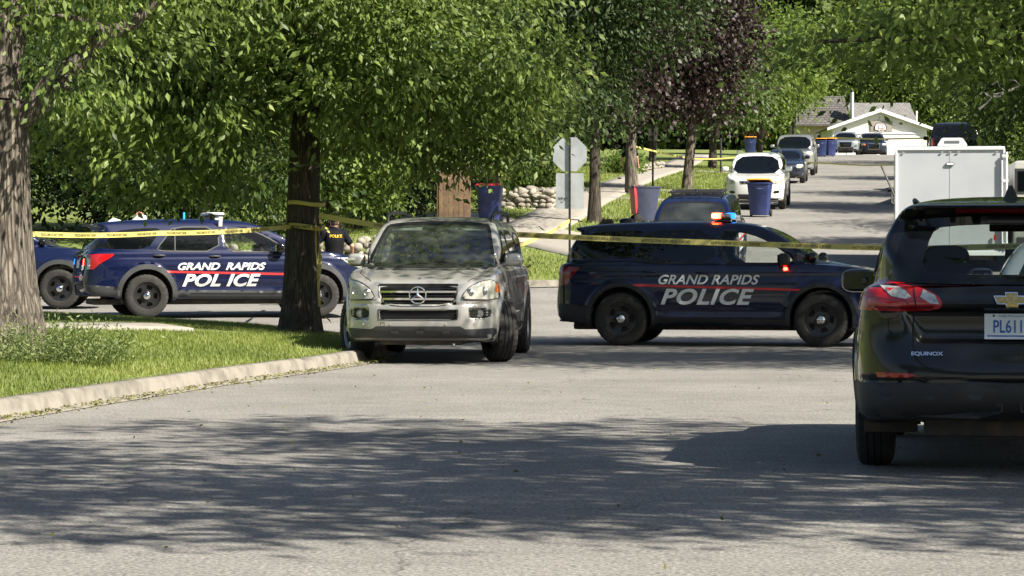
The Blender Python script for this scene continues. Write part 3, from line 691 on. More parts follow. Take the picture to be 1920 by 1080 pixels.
# ---- older police utility, side on
ST = lambda p, z0=1.2, k=1.13: [(a, b if b < z0 else z0 + (b - z0) * k) for a, b in p]
def police_old():
    sp = dict(side=[(-2.46, .62), (-2.44, .45), (-2.36, .36), (-2.2, .33), (-1.9, .30), (-1.0, .28), (1.0, .26), (2.1, .24), (2.45, .28), (2.56, .42), (2.60, .6), (2.60, .78), (2.55, .93), (2.42, 1.02), (2.2, 1.08), (1.9, 1.135), (1.6, 1.17), (1.3, 1.19), (.9, 1.2), (0, 1.2), (-1.5, 1.23), (-2.2, 1.22), (-2.37, 1.15), (-2.40, 1.0), (-2.41, .85), (-2.44, .74)],
              gside=[(-2.38, 1.05), (-2.36, 1.17), (-2.26, 1.32), (-2.09, 1.52), (-2.03, 1.57), (-2.13, 1.61), (-2.15, 1.635), (-2.05, 1.655), (-1.75, 1.69), (-1.2, 1.725), (-.6, 1.74), (-.1, 1.735), (.25, 1.71), (.52, 1.665), (.75, 1.585), (1.0, 1.445), (1.3, 1.26), (1.48, 1.16), (1.5, 1.0)],
              front=[(0, .2), (.70, .2), (.88, .25), (.965, .36), (.985, .5), (1.0, .66), (1.0, .85), (.98, 1.0), (.955, 1.12), (.92, 1.2), (.7, 1.27), (0, 1.30)], gfront=GF,
              plan=[(2.63, 0), (2.60, .4), (2.52, .66), (2.30, .88), (2.0, .965), (1.45, 1.0), (0, 1.0), (-1.6, 1.0), (-2.1, .965), (-2.34, .87), (-2.45, .68), (-2.49, 0)],
              gplan=[(1.66, 0), (1.5, .55), (1.25, .80), (.8, .90), (.2, .94), (-1.2, .94), (-2.0, .88), (-2.28, .74), (-2.40, 0)],
              axles=[(1.4325, .40, .445), (-1.4325, .40, .445)], flare=.022, k=.10, hollow=True, cab=(-1.9, 1.05),
              creases=[(lambda x: .98 + .012 * x, .035, .010, -2.3, 2.3), (.50, .05, .018, -1.0, 1.0), (1.16, .03, -.006, -2.3, 1.6)])
    sp['gside'] = ST(sp['gside']); sp['gfront'] = ST(GF)
    c = Car('police_car', sp)
    # outlines in (x, z)
    fw = [(-.03, 1.185), (-.03, 1.60), (.30, 1.585), (.56, 1.52), (.80, 1.40), (1.05, 1.235), (1.0, 1.19), (.6, 1.18)]
    rw = [(-.98, 1.20), (-1.20, 1.215), (-1.24, 1.27), (-1.16, 1.45), (-1.06, 1.60), (-.10, 1.605), (-.10, 1.185)]
    qw = [(-1.26, 1.24), (-1.9, 1.25), (-2.22, 1.25), (-2.14, 1.36), (-1.98, 1.56), (-1.5, 1.60), (-1.12, 1.61), (-1.18, 1.48), (-1.30, 1.28)]
    ws = [(-.80, 1.185), (-.78, 1.23), (-.68, 1.50), (-.64, 1.58), (-.58, 1.605), (-.3, 1.635), (0, 1.64), (.3, 1.635), (.58, 1.605), (.64, 1.58), (.68, 1.50), (.78, 1.23), (.80, 1.185), (.74, 1.16), (.3, 1.14), (-.3, 1.14), (-.74, 1.16)]
    fw, rw, qw, ws = ST(fw), ST(rw), ST(qw), ST(ws)
    c.holes = [('S', Table(chaikin(fw, 1), pad=.3), 0, 0), ('X', Table(chaikin(ws, 1), pad=.3), .3, 2.0)]
    c.build_body(M['navy'], .026)
    for md in 'LR':
        c.patch('side_window', fw, M['glass'], md, .005, smooth=1); c.strip('window_seal', fw, .022, M['seal'], md, .008, True, smooth=1)
        c.patch('side_window', rw, M['dglass'], md, .005, smooth=1); c.strip('window_seal', rw, .016, M['seal'], md, .008, True, smooth=1)
        c.patch('quarter_window', qw, M['dglass'], md, .005, smooth=1)
        c.strip('window_trim', [(-1.26, 1.222), (-.98, 1.19), (.6, 1.168), (1.0, 1.178)], .02, M['seal'], md, .010)
        for x in (-1.06, -.05): pass
        c.strip('door_gap', [(-.065, 1.17), (-.055, .9), (-.06, .36)], .007, M['void'], md, .0035)
        c.strip('door_gap', [(1.07, 1.16), (1.03, 1.0), (1.0, .7), (.98, .36)], .007, M['void'], md, .0035)
        c.strip('door_gap', [(-1.22, 1.2), (-1.13, 1.0), (-.98, .78), (-.90, .6), (-.88, .36)], .007, M['void'], md, .0035)
        c.strip('door_gap', [(-.9, .36), (.98, .36)], .007, M['void'], md, .0035)
        c.patch('sill_cladding', [(-.93, .27), (-.96, .40), (-.9, .405), (.93, .385), (1.0, .39), (.95, .26)], M['trim'], md, .010)
        c.strip('arch_moulding', [(-1.4325 + .475 * math.cos(a), .40 + .475 * math.sin(a)) for a in np.linspace(-.25, math.pi + .22, 30)], .055, M['trim'], md, .012)
        c.strip('arch_moulding', [(1.4325 + .475 * math.cos(a), .40 + .475 * math.sin(a)) for a in np.linspace(-.2, math.pi + .25, 30)], .055, M['trim'], md, .012)
        c.patch('bumper_cladding', [(-2.44, .34), (-2.45, .56), (-2.2, .60), (-1.92, .58), (-1.93, .33)], M['trim'], md, .010)
        c.patch('tail_light', [(-2.34, .86), (-2.385, 1.02), (-2.38, 1.13), (-2.2, 1.14), (-2.02, 1.12), (-2.13, 1.02), (-2.22, .88)], M['dark_red'], md, .010, .035)
        c.patch('headlight', [(2.44, .86), (2.5, .80), (2.3, .86), (2.05, 1.03), (2.15, 1.055), (2.3, 1.02)], M['clear_lens'], md, .008, .03)
        handle(c, -.24, 1.04, M['navy'], md); handle(c, -1.02, 1.06, M['navy'], md)
        c.text('lettering', 'GRAND RAPIDS', .140, (-.16, .952), M['white_decal'], md, .009, italic=.32, bold=.022, sx=1.07, space=1.02)
        c.text('lettering', 'POLICE', .232, (-.18, .708), M['white_decal'], md, .009, italic=.32, bold=.03, sx=1.20, space=1.08)
        x0, x1 = -1.25, 1.15
        c.strip('red_stripe', [(x0, .872), (x1, .808)], .030, M['red_decal'], md, .0052)
    c.patch('rear_window', [(-.72, 1.2), (-.62, 1.54), (0, 1.57), (.62, 1.54), (.72, 1.2), (0, 1.18)], M['dglass'], 'B', .006)
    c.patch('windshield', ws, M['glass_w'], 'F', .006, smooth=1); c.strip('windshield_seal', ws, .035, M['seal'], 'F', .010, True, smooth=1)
    c.patch('grille', [(-.55, .62), (-.6, .9), (.6, .9), (.55, .62)], M['gloss_black'], 'F', .008)
    c.patch('lower_grille', [(-.6, .33), (-.65, .5), (.65, .5), (.6, .33)], M['trim'], 'F', .008)
    for sg in (-1, 1):
        mi = mirror(c, .92, .93, 1.235, M['trim'], sg, .17, .20, .19)
        MB().box((.94, sg * 1.02, 1.105), (.05, .13, .045), .015).build('mirror_light', M['led_red'] if sg < 0 else M['dark_red'], mi)
        MB().box((.94, sg * 1.02, 1.075), (.045, .10, .03), .008).build('mirror_light', M['dark_red'], mi)
        mb = MB(); superblob(mb, (1.30, sg * .80, 1.275), (.14, .13, .14), 2.2); mb.tube([(1.22, sg * .80, 1.20), (1.3, sg * .8, 1.27)], .014); sl = mb.build('spotlight', M['gloss_black'], c.root, True)
    wells(c)
    for xa in (1.4325, -1.4325):
        for sg in (-1, 1): wheel(c.root, xa, sg, .855, .385, .245, .235, 'steel', hero=True, cap='chrome')
    interior(c, .15, wheel_y=.38)
    mb = MB(); mb.box((-.55, 0, 1.2), (.03, 1.3, .7), .01); mb.build('prisoner_partition', M['seat'], c.root)
    mb = MB()
    mb.prism([(-1.95, 1.72), (-1.86, 1.83), (-1.74, 1.835), (-1.68, 1.73)], -.05, .05); mb.build('roof_antenna', M['gloss_black'], c.root)
    mb = MB(); superblob(mb, (-1.55, .25, 1.80), (.22, .14, .10), 2.5); mb.build('roof_antenna', M['gloss_black'], c.root, True)
    return c
def light_bar(c, x, z, lit=True):
    mb = MB(); superblob(mb, (x, 0, z), (.30, 1.18, .085), 4); bar = mb.build('light_bar', M['clear_lens'], c.root, True, 50)
    mb = MB(); mb.box((x, .3, z - .06), (.2, .12, .07), .01); mb.box((x, -.3, z - .06), (.2, .12, .07), .01); mb.box((x, 0, z - .042), (.26, 1.1, .025), .01); mb.build('bar_mount', M['gloss_black'], bar)
    mb = MB(); superblob(mb, (x - .085, -.47, z + .003), (.15, .30, .090), 4); mb.build('red_beacon', M['led_red'] if lit else M['red_lens'], bar, True)
    if lit: MB().box((x - .10, -.615, z), (.085, .03, .05), .01).build('beacon_core', M['led_hot'], bar)
    mb = MB(); superblob(mb, (x + .10, -.38, z + .003), (.14, .26, .088), 4); mb.build('blue_beacon', M['led_blue'], bar, True)
    return bar
# ---- newer police utility
def police_new():
    sp = dict(side=[(-2.62, .62), (-2.60, .46), (-2.5, .38), (-2.2, .36), (-2.0, .34), (-1.0, .30), (1.0, .28), (2.15, .27), (2.42, .33), (2.48, .5), (2.47, .75), (2.42, .93), (2.30, 1.02), (2.0, 1.09), (1.7, 1.14), (1.4, 1.165), (1.0, 1.18), (0, 1.18), (-1.6, 1.20), (-2.35, 1.19), (-2.52, 1.12), (-2.56, .95), (-2.57, .8), (-2.62, .72)],
              gside=[(-2.55, 1.0), (-2.50, 1.17), (-2.36, 1.34), (-2.16, 1.53), (-2.36, 1.60), (-2.38, 1.625), (-2.2, 1.65), (-1.8, 1.69), (-1.2, 1.72), (-.6, 1.725), (-.1, 1.71), (.2, 1.68), (.5, 1.60), (.85, 1.44), (1.2, 1.25), (1.42, 1.13), (1.45, 1.0)],
              front=[(0, .2), (.70, .2), (.88, .26), (.955, .38), (.97, .5), (1.0, .66), (1.0, .85), (.985, 1.0), (.955, 1.10), (.92, 1.17), (.7, 1.24), (0, 1.27)], gfront=GF,
              plan=[(2.50, 0), (2.46, .4), (2.36, .68), (2.18, .86), (1.9, .96), (1.5, 1.0), (0, 1.0), (-1.7, 1.0), (-2.2, .96), (-2.48, .87), (-2.60, .70), (-2.64, 0)],
              gplan=[(1.62, 0), (1.45, .55), (1.2, .80), (.75, .90), (.2, .94), (-1.2, .94), (-2.05, .88), (-2.38, .74), (-2.52, 0)],
              axles=[(1.5125, .40, .44), (-1.5125, .40, .44)], flare=.03, k=.10, hollow=True, cab=(-2.0, 1.0),
              creases=[(lambda x: 1.055 + .005 * x, .022, .012, -2.3, 2.2), (.53, .06, .030, -1.0, 1.0), (lambda x: .90, .05, -.012, -2.3, 2.2)])
    c = Car('police_car', sp)
    fw = [(-.13, 1.145), (-.15, 1.555), (.18, 1.55), (.42, 1.49), (.70, 1.35), (.95, 1.18), (.9, 1.14), (.4, 1.135)]
    rw = [(-.25, 1.145), (-.25, 1.57), (-1.04, 1.57), (-1.13, 1.43), (-1.33, 1.20), (-1.3, 1.16), (-1.1, 1.15)]
    qw = [(-1.50, 1.18), (-2.30, 1.19), (-2.17, 1.34), (-2.05, 1.50), (-1.6, 1.545), (-1.22, 1.55), (-1.33, 1.40)]
    ws = [(-.76, 1.14), (-.62, 1.53), (-.3, 1.58), (0, 1.59), (.3, 1.58), (.62, 1.53), (.76, 1.14), (.3, 1.11), (-.3, 1.11)]
    c.holes = [('S', Table(chaikin(fw, 1), pad=.3), 0, 0), ('X', Table(chaikin(ws, 1), pad=.3), .2, 2.0)]
    c.build_body(M['navy'], .028)
    for md in 'LR':
        c.patch('side_window', fw, M['glass'], md, .005, smooth=1); c.strip('window_trim', fw, .020, M['seal'], md, .008, True, smooth=1)
        c.patch('side_window', rw, M['dglass'], md, .005, smooth=1); c.strip('window_trim', rw, .018, M['chrome_dull'] if False else M['greytrim'], md, .008, True, smooth=1)
        c.strip('window_trim', [(-1.0, 1.56), (-1.02, 1.15)], .018, M['greytrim'], md, .009)
        c.patch('quarter_window', qw, M['dglass'], md, .005, smooth=1)
        c.strip('door_gap', [(-.19, 1.13), (-.18, .9), (-.18, .44)], .007, M['void'], md, .0035)
        c.strip('door_gap', [(1.0, 1.12), (1.0, .95), (.96, .7), (.95, .44)], .007, M['void'], md, .0035)
        c.strip('door_gap', [(-1.43, 1.2), (-1.36, 1.06), (-1.12, .86), (-1.02, .7), (-1.0, .5)], .007, M['void'], md, .0035)
        c.patch('sill_cladding', [(-1.0, .30), (-1.06, .42), (-1.02, .475), (1.0, .455), (1.04, .40), (1.0, .29)], M['greytrim'], md, .012)
        c.strip('cladding_line', [(-.75, .42), (.85, .405)], .014, M['seal'], md, .016)
        for xa in (-1.5125, 1.5125):
            c.strip('arch_moulding', [(xa + .485 * math.cos(a), .40 + .485 * math.sin(a)) for a in np.linspace(-.12, math.pi + .12, 34)], .085, M['greytrim'], md, .014)
        c.patch('bumper_cladding', [(-2.60, .38), (-2.61, .56), (-2.4, .565), (-2.0, .53), (-1.98, .37)], M['greytrim'], md, .012)
        c.patch('tail_light', [(-2.55, 1.09), (-2.54, .84), (-2.42, .84), (-2.34, .92), (-2.10, 1.06), (-2.07, 1.10), (-2.3, 1.105)], M['red_lens'], md, .012, .03)
        c.patch('tail_light_lens', [(-2.56, 1.05), (-2.555, .84), (-2.48, .84), (-2.475, 1.02)], M['clear_lens'], md, .017, .03)
        c.patch('headlight', [(2.43, .86), (2.36, .83), (2.10, .90), (1.90, 1.03), (2.10, 1.04), (2.30, .99)], M['clear_lens'], md, .008, .03)
        handle(c, -.33, 1.06, M['greytrim'], md); handle(c, -1.30, 1.075, M['greytrim'], md)
        c.text('lettering', 'GRAND  RAPIDS', .128, (-.21, .885), M['white_decal'], md, .009, italic=.32, bold=.03, sx=1.24)
        c.text('lettering', 'POL ICE', .22, (-.215, .645), M['white_decal'], md, .009, italic=.32, bold=.035, sx=1.24, space=1.04)
        c.strip('red_stripe', [(-1.22, .795), (.98, .745), (1.35, .90)][:2], .036, M['red_decal'], md, .0052)
    c.patch('rear_window', [(-.72, 1.2), (-.60, 1.50), (0, 1.53), (.60, 1.50), (.72, 1.2), (0, 1.18)], M['dglass'], 'B', .006)
    c.patch('hatch_panel', [(-.80, .58), (-.84, .8), (-.80, 1.14), (0, 1.16), (.80, 1.14), (.84, .8), (.80, .58)], M['gloss_black'], 'B', .006)
    c.patch('license_plate', [(-.15, .86), (-.15, 1.0), (.15, 1.0), (.15, .86)], M['plate'], 'B', .012)
    c.text('lettering', 'POLICE', .09, (-.30, .75), M['chrome_dull'], 'B', .010, bold=.02)
    c.patch('rear_led', [(-.62, .90), (-.62, 1.02), (-.58, 1.02), (-.58, .90)], M['led_red'], 'B', .012); c.patch('rear_led', [(.55, .92), (.55, 1.02), (.59, 1.02), (.59, .92)], M['led_blue'], 'B', .012)
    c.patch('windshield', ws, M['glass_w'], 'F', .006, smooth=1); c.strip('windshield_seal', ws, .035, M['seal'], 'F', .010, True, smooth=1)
    c.patch('grille', [(-.55, .62), (-.62, .88), (.62, .88), (.55, .62)], M['gloss_black'], 'F', .008)
    c.patch('lower_grille', [(-.6, .35), (-.65, .5), (.65, .5), (.6, .35)], M['trim'], 'F', .008)
    for sg in (-1, 1):
        mirror(c, .82, .93, 1.20, M['gloss_black'], sg, .17, .20, .17)
        mb = MB(); superblob(mb, (1.18, sg * .80, 1.25), (.14, .13, .14), 2.2); mb.tube([(1.12, sg * .80, 1.17), (1.18, sg * .8, 1.24)], .014); mb.build('spotlight', M['gloss_black'], c.root, True)
    mb = MB(); mb.box((-2.40, 0, 1.60), (.06, 1.1, .03), .01); mb.build('spoiler_lip', M['greytrim'], c.root)
    wells(c)
    for xa in (1.5125, -1.5125):
        for sg in (-1, 1): wheel(c.root, xa, sg, .85, .378, .245, .235, 'steel', hero=True, cap='chrome')
    interior(c, .05, wheel_y=.38)
    mb = MB(); superblob(mb, (-.2, 0, 1.80), (.30, 1.2, .07), 4); b = mb.build('light_bar', M['white'], c.root, True, 50)
    mb = MB(); mb.box((-.2, .52, 1.74), (.10, .05, .10), .01); mb.build('bar_mount', M['white'], b); MB().box((-.2, -.52, 1.74), (.10, .05, .10), .01).build('bar_mount', M['white'], b); MB().box((-.2, -.80, 1.66), (.07, .02, .18), .008, rx=.35).build('bar_mount', M['white'], b)
    MB().box((-.75, -.3, 1.77), (.03, .03, .12), .008).build('blue_beacon', M['led_blue'], c.root)
    MB().prism([(-2.05, 1.67), (-1.95, 1.74), (-1.83, 1.70), (-1.8, 1.68)], -.04, .04).build('roof_antenna', M['white'], c.root)
    MB().prism([(-1.62, 1.70), (-1.5, 1.80), (-1.38, 1.78), (-1.36, 1.70)], -.06, .06).build('roof_antenna', M['white'], c.root)
    return c

pc = police_old(); pc_root = pc.root
tag(pc_root, None, 'police car', 'police cars at the cordon')
bg_suv = copy_tree(pc_root, None, skip=('light_bar',))          # the one facing the camera up the street
light_bar(pc, -.02, 1.865)
put(pc_root, 3.16, 38.9, -12, 'dark navy police SUV across the street with glowing red roof beacon, lettered side in shade')
put(bg_suv, 4.12, 59.4, -98.5, 'dark blue SUV with black roof rack facing the camera, behind the red beacon', 'police cars at the cordon')
mb = MB()
for yy in (-.55, .55): mb.tube([(.1, yy, 1.87), (-.9, yy, 1.88)], .02)
for xx in (.1, -.4, -.9): mb.tube([(xx, -.62, 1.88), (xx, .62, 1.88)], .018)
for i in range(6): mb.box((.13, -.5 + .2 * i, 1.845), (.05, .09, .035), .01)
mb.box((0.05, 0, 1.92), (.08, .06, .08), .02); mb.build('roof_rack', M['trim'], bg_suv, True)
pn = police_new(); pn_root = pn.root; tag(pn_root, None, 'police car', 'police cars at the cordon')
pn2 = copy_tree(pn_root)
put(pn_root, -5.12, 47.3, 17, 'bright navy police SUV in full sun behind the tree trunk, white lettering on its side')
put(pn2, -10.05, 50.9, 3, 'navy police SUV at the far left, only its nose showing past the pale trunk')

# ---- champagne SUV, front on
def front_suv():
    sp = dict(side=[(-2.50, .60), (-2.47, .42), (-2.3, .34), (-1.0, .30), (1.1, .29), (2.05, .27), (2.36, .27), (2.48, .34), (2.53, .46), (2.54, .62), (2.50, .72), (2.46, .86), (2.42, .96), (2.30, 1.015), (2.0, 1.075), (1.7, 1.125), (1.4, 1.16), (1.1, 1.18), (0, 1.19), (-1.6, 1.20), (-2.3, 1.2), (-2.42, 1.1), (-2.45, .9)],
              gside=[(-2.46, 1.0), (-2.42, 1.17), (-2.30, 1.45), (-2.15, 1.68), (-1.95, 1.74), (-1.3, 1.785), (-.6, 1.80), (-.1, 1.785), (.2, 1.755), (.42, 1.70), (.7, 1.54), (1.0, 1.345), (1.22, 1.20), (1.34, 1.12), (1.36, 1.0)],
              front=[(0, .2), (.72, .2), (.84, .25), (.90, .38), (.925, .5), (.955, .66), (.96, .85), (.945, .98), (.925, 1.08), (.88, 1.16), (.78, 1.20), (.5, 1.215), (0, 1.225)],
              gfront=[(0, .85), (.90, .85), (.90, 1.12), (.865, 1.25), (.765, 1.56), (.705, 1.70), (.60, 1.765), (.3, 1.80), (0, 1.81)],
              plan=[(2.57, 0), (2.555, .3), (2.50, .55), (2.40, .72), (2.22, .86), (1.95, .93), (1.5, .96), (0, .96), (-1.7, .96), (-2.2, .93), (-2.40, .82), (-2.49, .6), (-2.52, 0)],
              gplan=[(1.56, 0), (1.45, .45), (1.25, .72), (.9, .84), (.4, .89), (-.3, .905), (-1.4, .90), (-2.1, .83), (-2.38, .65), (-2.47, 0)],
              axles=[(1.54, .405, .455), (-1.535, .405, .455)], flare=.024, k=.075, gk=.04, ks=.02, hollow=True, cab=(-2.1, .95),
              creases=[(.93, .03, .008, -2.2, 1.2), (.52, .05, .015, -1.0, 1.0)])
    def extra(d, x, y, z):
        ay = np.abs(y)
        hood = np.clip((x - 1.15) / .2, 0, 1) * np.clip((2.45 - x) / .12, 0, 1) * np.clip((z - .95) * 8, 0, 1)
        rl = .34 + .16 * (2.4 - x)                                 # raised spine lines converging to the grille
        d = d - .016 * np.exp(-((ay - rl - .02) / .07) ** 2) * hood + .010 * np.exp(-((ay - rl + .10) / .09) ** 2) * hood
        # deep fender crease outboard
        d = d + .020 * np.exp(-((ay - .70 + .05 * (x - 1.5)) / .035) ** 2) * hood
        # air intake recesses
        g = np.maximum.reduce([np.abs(z - .83) - .120 , ay - (.445 + .12 * (z - .72)), 2.44 - x]); d = np.maximum(d, -g)
        g = np.maximum.reduce([np.abs(z - .585) - .055, ay - .46, 2.47 - x]); d = np.maximum(d, -g)
        g = np.maximum.reduce([np.abs(z - .60) - .065, np.abs(ay - .72) - .125, 2.30 - x + 0 * y]); d = np.maximum(d, -np.maximum(g, -(d + .05)))
        lip = np.clip((x - 2.2) / .2, 0, 1)
        d = d + .014 * np.exp(-((z - .715) / .012) ** 2) * lip * (ay > .40)
        return d
    sp['extra'] = extra
    c = Car('parked_car', sp)
    ws = [(-.79, 1.165), (-.775, 1.21), (-.70, 1.45), (-.645, 1.64), (-.60, 1.675), (-.3, 1.70), (0, 1.705), (.3, 1.70), (.60, 1.675), (.645, 1.64), (.70, 1.45), (.775, 1.21), (.79, 1.165), (.74, 1.145), (.4, 1.135), (0, 1.13), (-.4, 1.135), (-.74, 1.145)]
    fw = [(-.02, 1.20), (-.02, 1.60), (.24, 1.60), (.50, 1.50), (.80, 1.33), (1.02, 1.20), (.6, 1.19)]
    rw = [(-.12, 1.20), (-.12, 1.61), (-1.1, 1.61), (-1.18, 1.35), (-1.15, 1.2)]
    qw = [(-1.30, 1.21), (-1.26, 1.6), (-2.0, 1.58), (-2.20, 1.25), (-2.1, 1.22)]
    c.holes = [('X', Table(chaikin(ws, 1), pad=.3), .25, 2.0), ('S', Table(chaikin(fw, 1), pad=.3), 0, 0), ('S', Table(chaikin(rw, 1), pad=.3), 0, 0)]
    c.build_body(M['champagne'], .022)
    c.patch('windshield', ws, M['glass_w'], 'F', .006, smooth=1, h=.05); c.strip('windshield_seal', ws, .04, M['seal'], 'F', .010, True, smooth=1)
    for md in 'LR':
        for w_, g_ in ((fw, 'glass_dim'), (rw, 'glass_dim'), (qw, 'dglass')):
            c.patch('side_window', w_, M[g_], md, .005, smooth=1); c.strip('window_trim', w_, .022, M['seal'], md, .008, True, smooth=1)
        for pth in ([(-.07, 1.18), (-.06, .40)], [(1.03, 1.16), (1.0, .8), (.97, .40)], [(-1.2, 1.18), (-1.10, .9), (-1.02, .6), (-.98, .40)]): c.strip('door_gap', pth, .007, M['void'], md, .0035)
        c.strip('side_moulding', [(-.95, .66), (.95, .64)], .05, M['chrome_dull'], md, .012); handle(c, -.30, 1.02, M['champagne'], md); handle(c, -1.12, 1.03, M['champagne'], md)
        c.patch('sill_cladding', [(-.98, .30), (-1.0, .44), (1.0, .42), (1.0, .29)], M['trim'], md, .010)
        c.patch('tail_light', [(-2.44, .95), (-2.44, 1.15), (-2.25, 1.15), (-2.28, .95)], M['red_lens'], md, .008, .03)
    c.patch('rear_window', [(-.70, 1.22), (-.58, 1.62), (.58, 1.62), (.70, 1.22)], M['dglass'], 'B', .006)
    for sg in (-1, 1):
        hl = [(sg * .505, .775), (sg * .57, .885), (sg * .66, .955), (sg * .80, 1.005), (sg * .885, .985), (sg * .915, .90), (sg * .92, .80), (sg * .90, .765), (sg * .7, .765)]
        h = c.patch('headlight', hl, M['cloudy_lens'], 'F', .016, .035, smooth=1)
        c.strip('headlight_seal', hl, .010, M['seal'], 'F', .017, True, smooth=1, parent=h)
        for (yy, zz, rr) in ((.615, .85, .046), (.765, .865, .052)):
            p, _ = c.map([(sg * yy, zz)], 'F', .016); px_ = p[0][0]
            mb = MB(); mb.lathe([(0, .010), (rr * .45, .011), (rr * .62, .004), (rr * .75, .010), (rr, .003)], 24, 'X', (px_, sg * yy, zz)); mb.build('lamp_reflector', M['chrome_dull'], h, True)
        if True:
            c.patch('turn_signal', [(sg * .885, .865), (sg * .890, .955), (sg * .915, .94), (sg * .925, .84)], M['amber'], 'F', .022, .03, parent=h)
        # fog lamp surround with slats
        fo = [(sg * .60, .555), (sg * .595, .655), (sg * .84, .66), (sg * .85, .60), (sg * .81, .545), (sg * .68, .54)]
        f = c.patch('fog_lamp_surround', fo, M['trim'], 'F', .004, .04, smooth=1)
        for zz in (.57, .60, .63): c.strip('slat', [(sg * .61, zz), (sg * .84, zz)], .012, M['gloss_black'], 'F', .012, parent=f)
        p, _ = c.map([(sg * .715, .60)], 'F', .01)
        mb = MB(); mb.lathe([(0, .012), (.030, .014), (.036, .022), (.044, .020), (.046, .0)], 24, 'X', tuple(p[0])); mb.build('fog_lamp', M['chrome_dull'], f, True)
        c.strip('bumper_seam', [(sg * .50, .765), (sg * .9, .742)], .006, M['void'], 'F', .004)
        for yy in (.33, .66):
            p, _ = c.map([(sg * yy, .475)], 'F', .003); MB().lathe([(0, .004), (.010, .004), (.012, 0)], 14, 'X', tuple(p[0])).build('parking_sensor', M['champagne'], c.root)
    # grille
    gx = 2.445
    mb = MB(); mb.box((gx - .01, 0, .83), (.02, .94, .25)); mb.build('grille', M['void'], c.root)
    g = c.root.children[-1]
    for zz, hw in ((.775, .425), (.86, .455)):
        mb = MB(); pts = [(gx + .055 - .05 * (y / .46) ** 2, y, zz) for y in np.linspace(-hw, hw, 17)]
        V = []; F = []
        for i, p in enumerate(pts):
            for dx, dz in ((0, -.022), (.018, -.012), (.022, .010), (.002, .022)): V.append((p[0] + dx, p[1], p[2] + dz))
        for i in range(16):
            for k in range(3): F.append((i * 4 + k, (i + 1) * 4 + k, (i + 1) * 4 + k + 1, i * 4 + k + 1))
        mb.add(V, F).build('grille_bar', M['chrome'], g, True, 20)
        MB().tube([(gx + .06 - .05 * (y / .46) ** 2, y, zz + .035) for y in np.linspace(-hw, hw, 9)], .008, 6).build('grille_louvre', M['gloss_black'], g, True)
    for zz in (.735, .81, .895): MB().tube([(gx + .04 - .05 * (y / .46) ** 2, y, zz) for y in np.linspace(-.42, .42, 9)], .010, 6).build('grille_louvre', M['gloss_black'], g, True)
    c.strip('grille_surround', [(-.47, .955), (-.455, .80), (-.40, .70), (.40, .70), (.455, .80), (.47, .955)], .018, M['champagne'], 'F', .012, True, smooth=1, parent=g)
    star((gx + .085, 0, .82), .098, .009, parent=g)
    # honeycomb mesh in the lower intake
    mb = MB(); mb.box((2.478, 0, .585), (.01, .92, .11)); lg = mb.build('lower_grille', M['void'], c.root); mb = MB()
    for r in range(5):
        for q in range(26):
            y = -.44 + q * .035 + (.0175 if r % 2 else 0); z = .543 + r * .021
            if abs(y) > .43: continue
            mb.box((2.492, y, z), (.006, .024, .004), rx=.55); mb.box((2.492, y + .0175, z), (.006, .024, .004), rx=-.55)
    mb.build('mesh_insert', M['trim'], lg)
    c.strip('intake_surround', [(-.475, .645), (-.465, .53), (.465, .53), (.475, .645)], .012, M['trim'], 'F', .006, True, parent=lg)
    c.patch('skid_plate', [(-.90, .28), (-.93, .40), (-.86, .425), (-.56, .415), (-.50, .45), (.50, .45), (.56, .415), (.86, .425), (.93, .40), (.90, .28), (.5, .235), (-.5, .235)], M['greytrim'], 'F', .014, .05)
    sk = c.root.children[-1]
    for yy in (-.28, .02, .33): MB().box((2.545, yy, .375), (.03, .09, .045), .008).build('skid_slot', M['void'], sk)
    MB().box((2.52, .05, 1.0), (.0, .0, .0)) if False else None
    p, _ = c.map([(0.0, 1.0)], 'F', .002); MB().lathe([(0, .008), (.024, .006), (.028, 0)], 18, 'X', (p[0][0] - .02, 0, 1.0)).build('hood_badge', M['chrome_dull'], c.root, True)
    mb = MB().box((2.53, .42, .235), (.10, .03, .03), .01, rz=.3); mb.build('tow_hook', M['chrome_dull'], c.root)
    p, _ = c.map([(-.44, .475), (-.39, .475)], 'F', .004); c.strip('tow_cover', [(-.445, .45), (-.445, .495), (-.40, .495), (-.40, .45)], .004, M['void'], 'F', .003, True)
    # wipers, roof rails, mirrors
    mb = MB(); q, _ = c.map([(-.45, 1.16), (-.12, 1.175), (.10, 1.19)], 'F', .03); mb.tube([tuple(a) for a in q], .009, 6)
    q, _ = c.map([(.0, 1.20), (.14, 1.215), (.44, 1.165)], 'F', .03); mb.tube([tuple(a) for a in q], .011, 6); mb.build('wiper', M['seal'], c.root, True)
    for sg in (-1, 1):
        mb = MB(); mb.tube([(.36, sg * .66, 1.70), (.28, sg * .665, 1.79), (.0, sg * .67, 1.835), (-1.0, sg * .67, 1.855), (-1.75, sg * .66, 1.83), (-1.95, sg * .65, 1.75)], .022, 8); mb.build('roof_rail', M['seal'], c.root, True)
        mm = mirror(c, .85, .87, 1.235, M['champagne'], sg, .17, .225, .165)
        MB().box((.94, sg * 1.05, 1.24), (.02, .13, .03), .008).build('turn_signal', M['clear_lens'], mm)
        c.strip('hood_gap', [(2.38, sg * .58), (2.0, sg * .76), (1.5, sg * .80), (1.15, sg * .80)], .007, M['void'], 'T', .004)
        c.patch('cowl_vent', [(1.30, sg * .42), (1.30, sg * .66), (1.24, sg * .68), (1.24, sg * .42)], M['trim'], 'T', .004, .04)
    # a sun shade strip and papers behind the glass, seats
    interior(c, .0, wheel_y=.38); interior_lt = MB(); superblob(interior_lt, (.62, 0, 1.10), (.55, 1.45, .06), 4); interior_lt.build('dash_top', M['greytrim'], c.root, True)
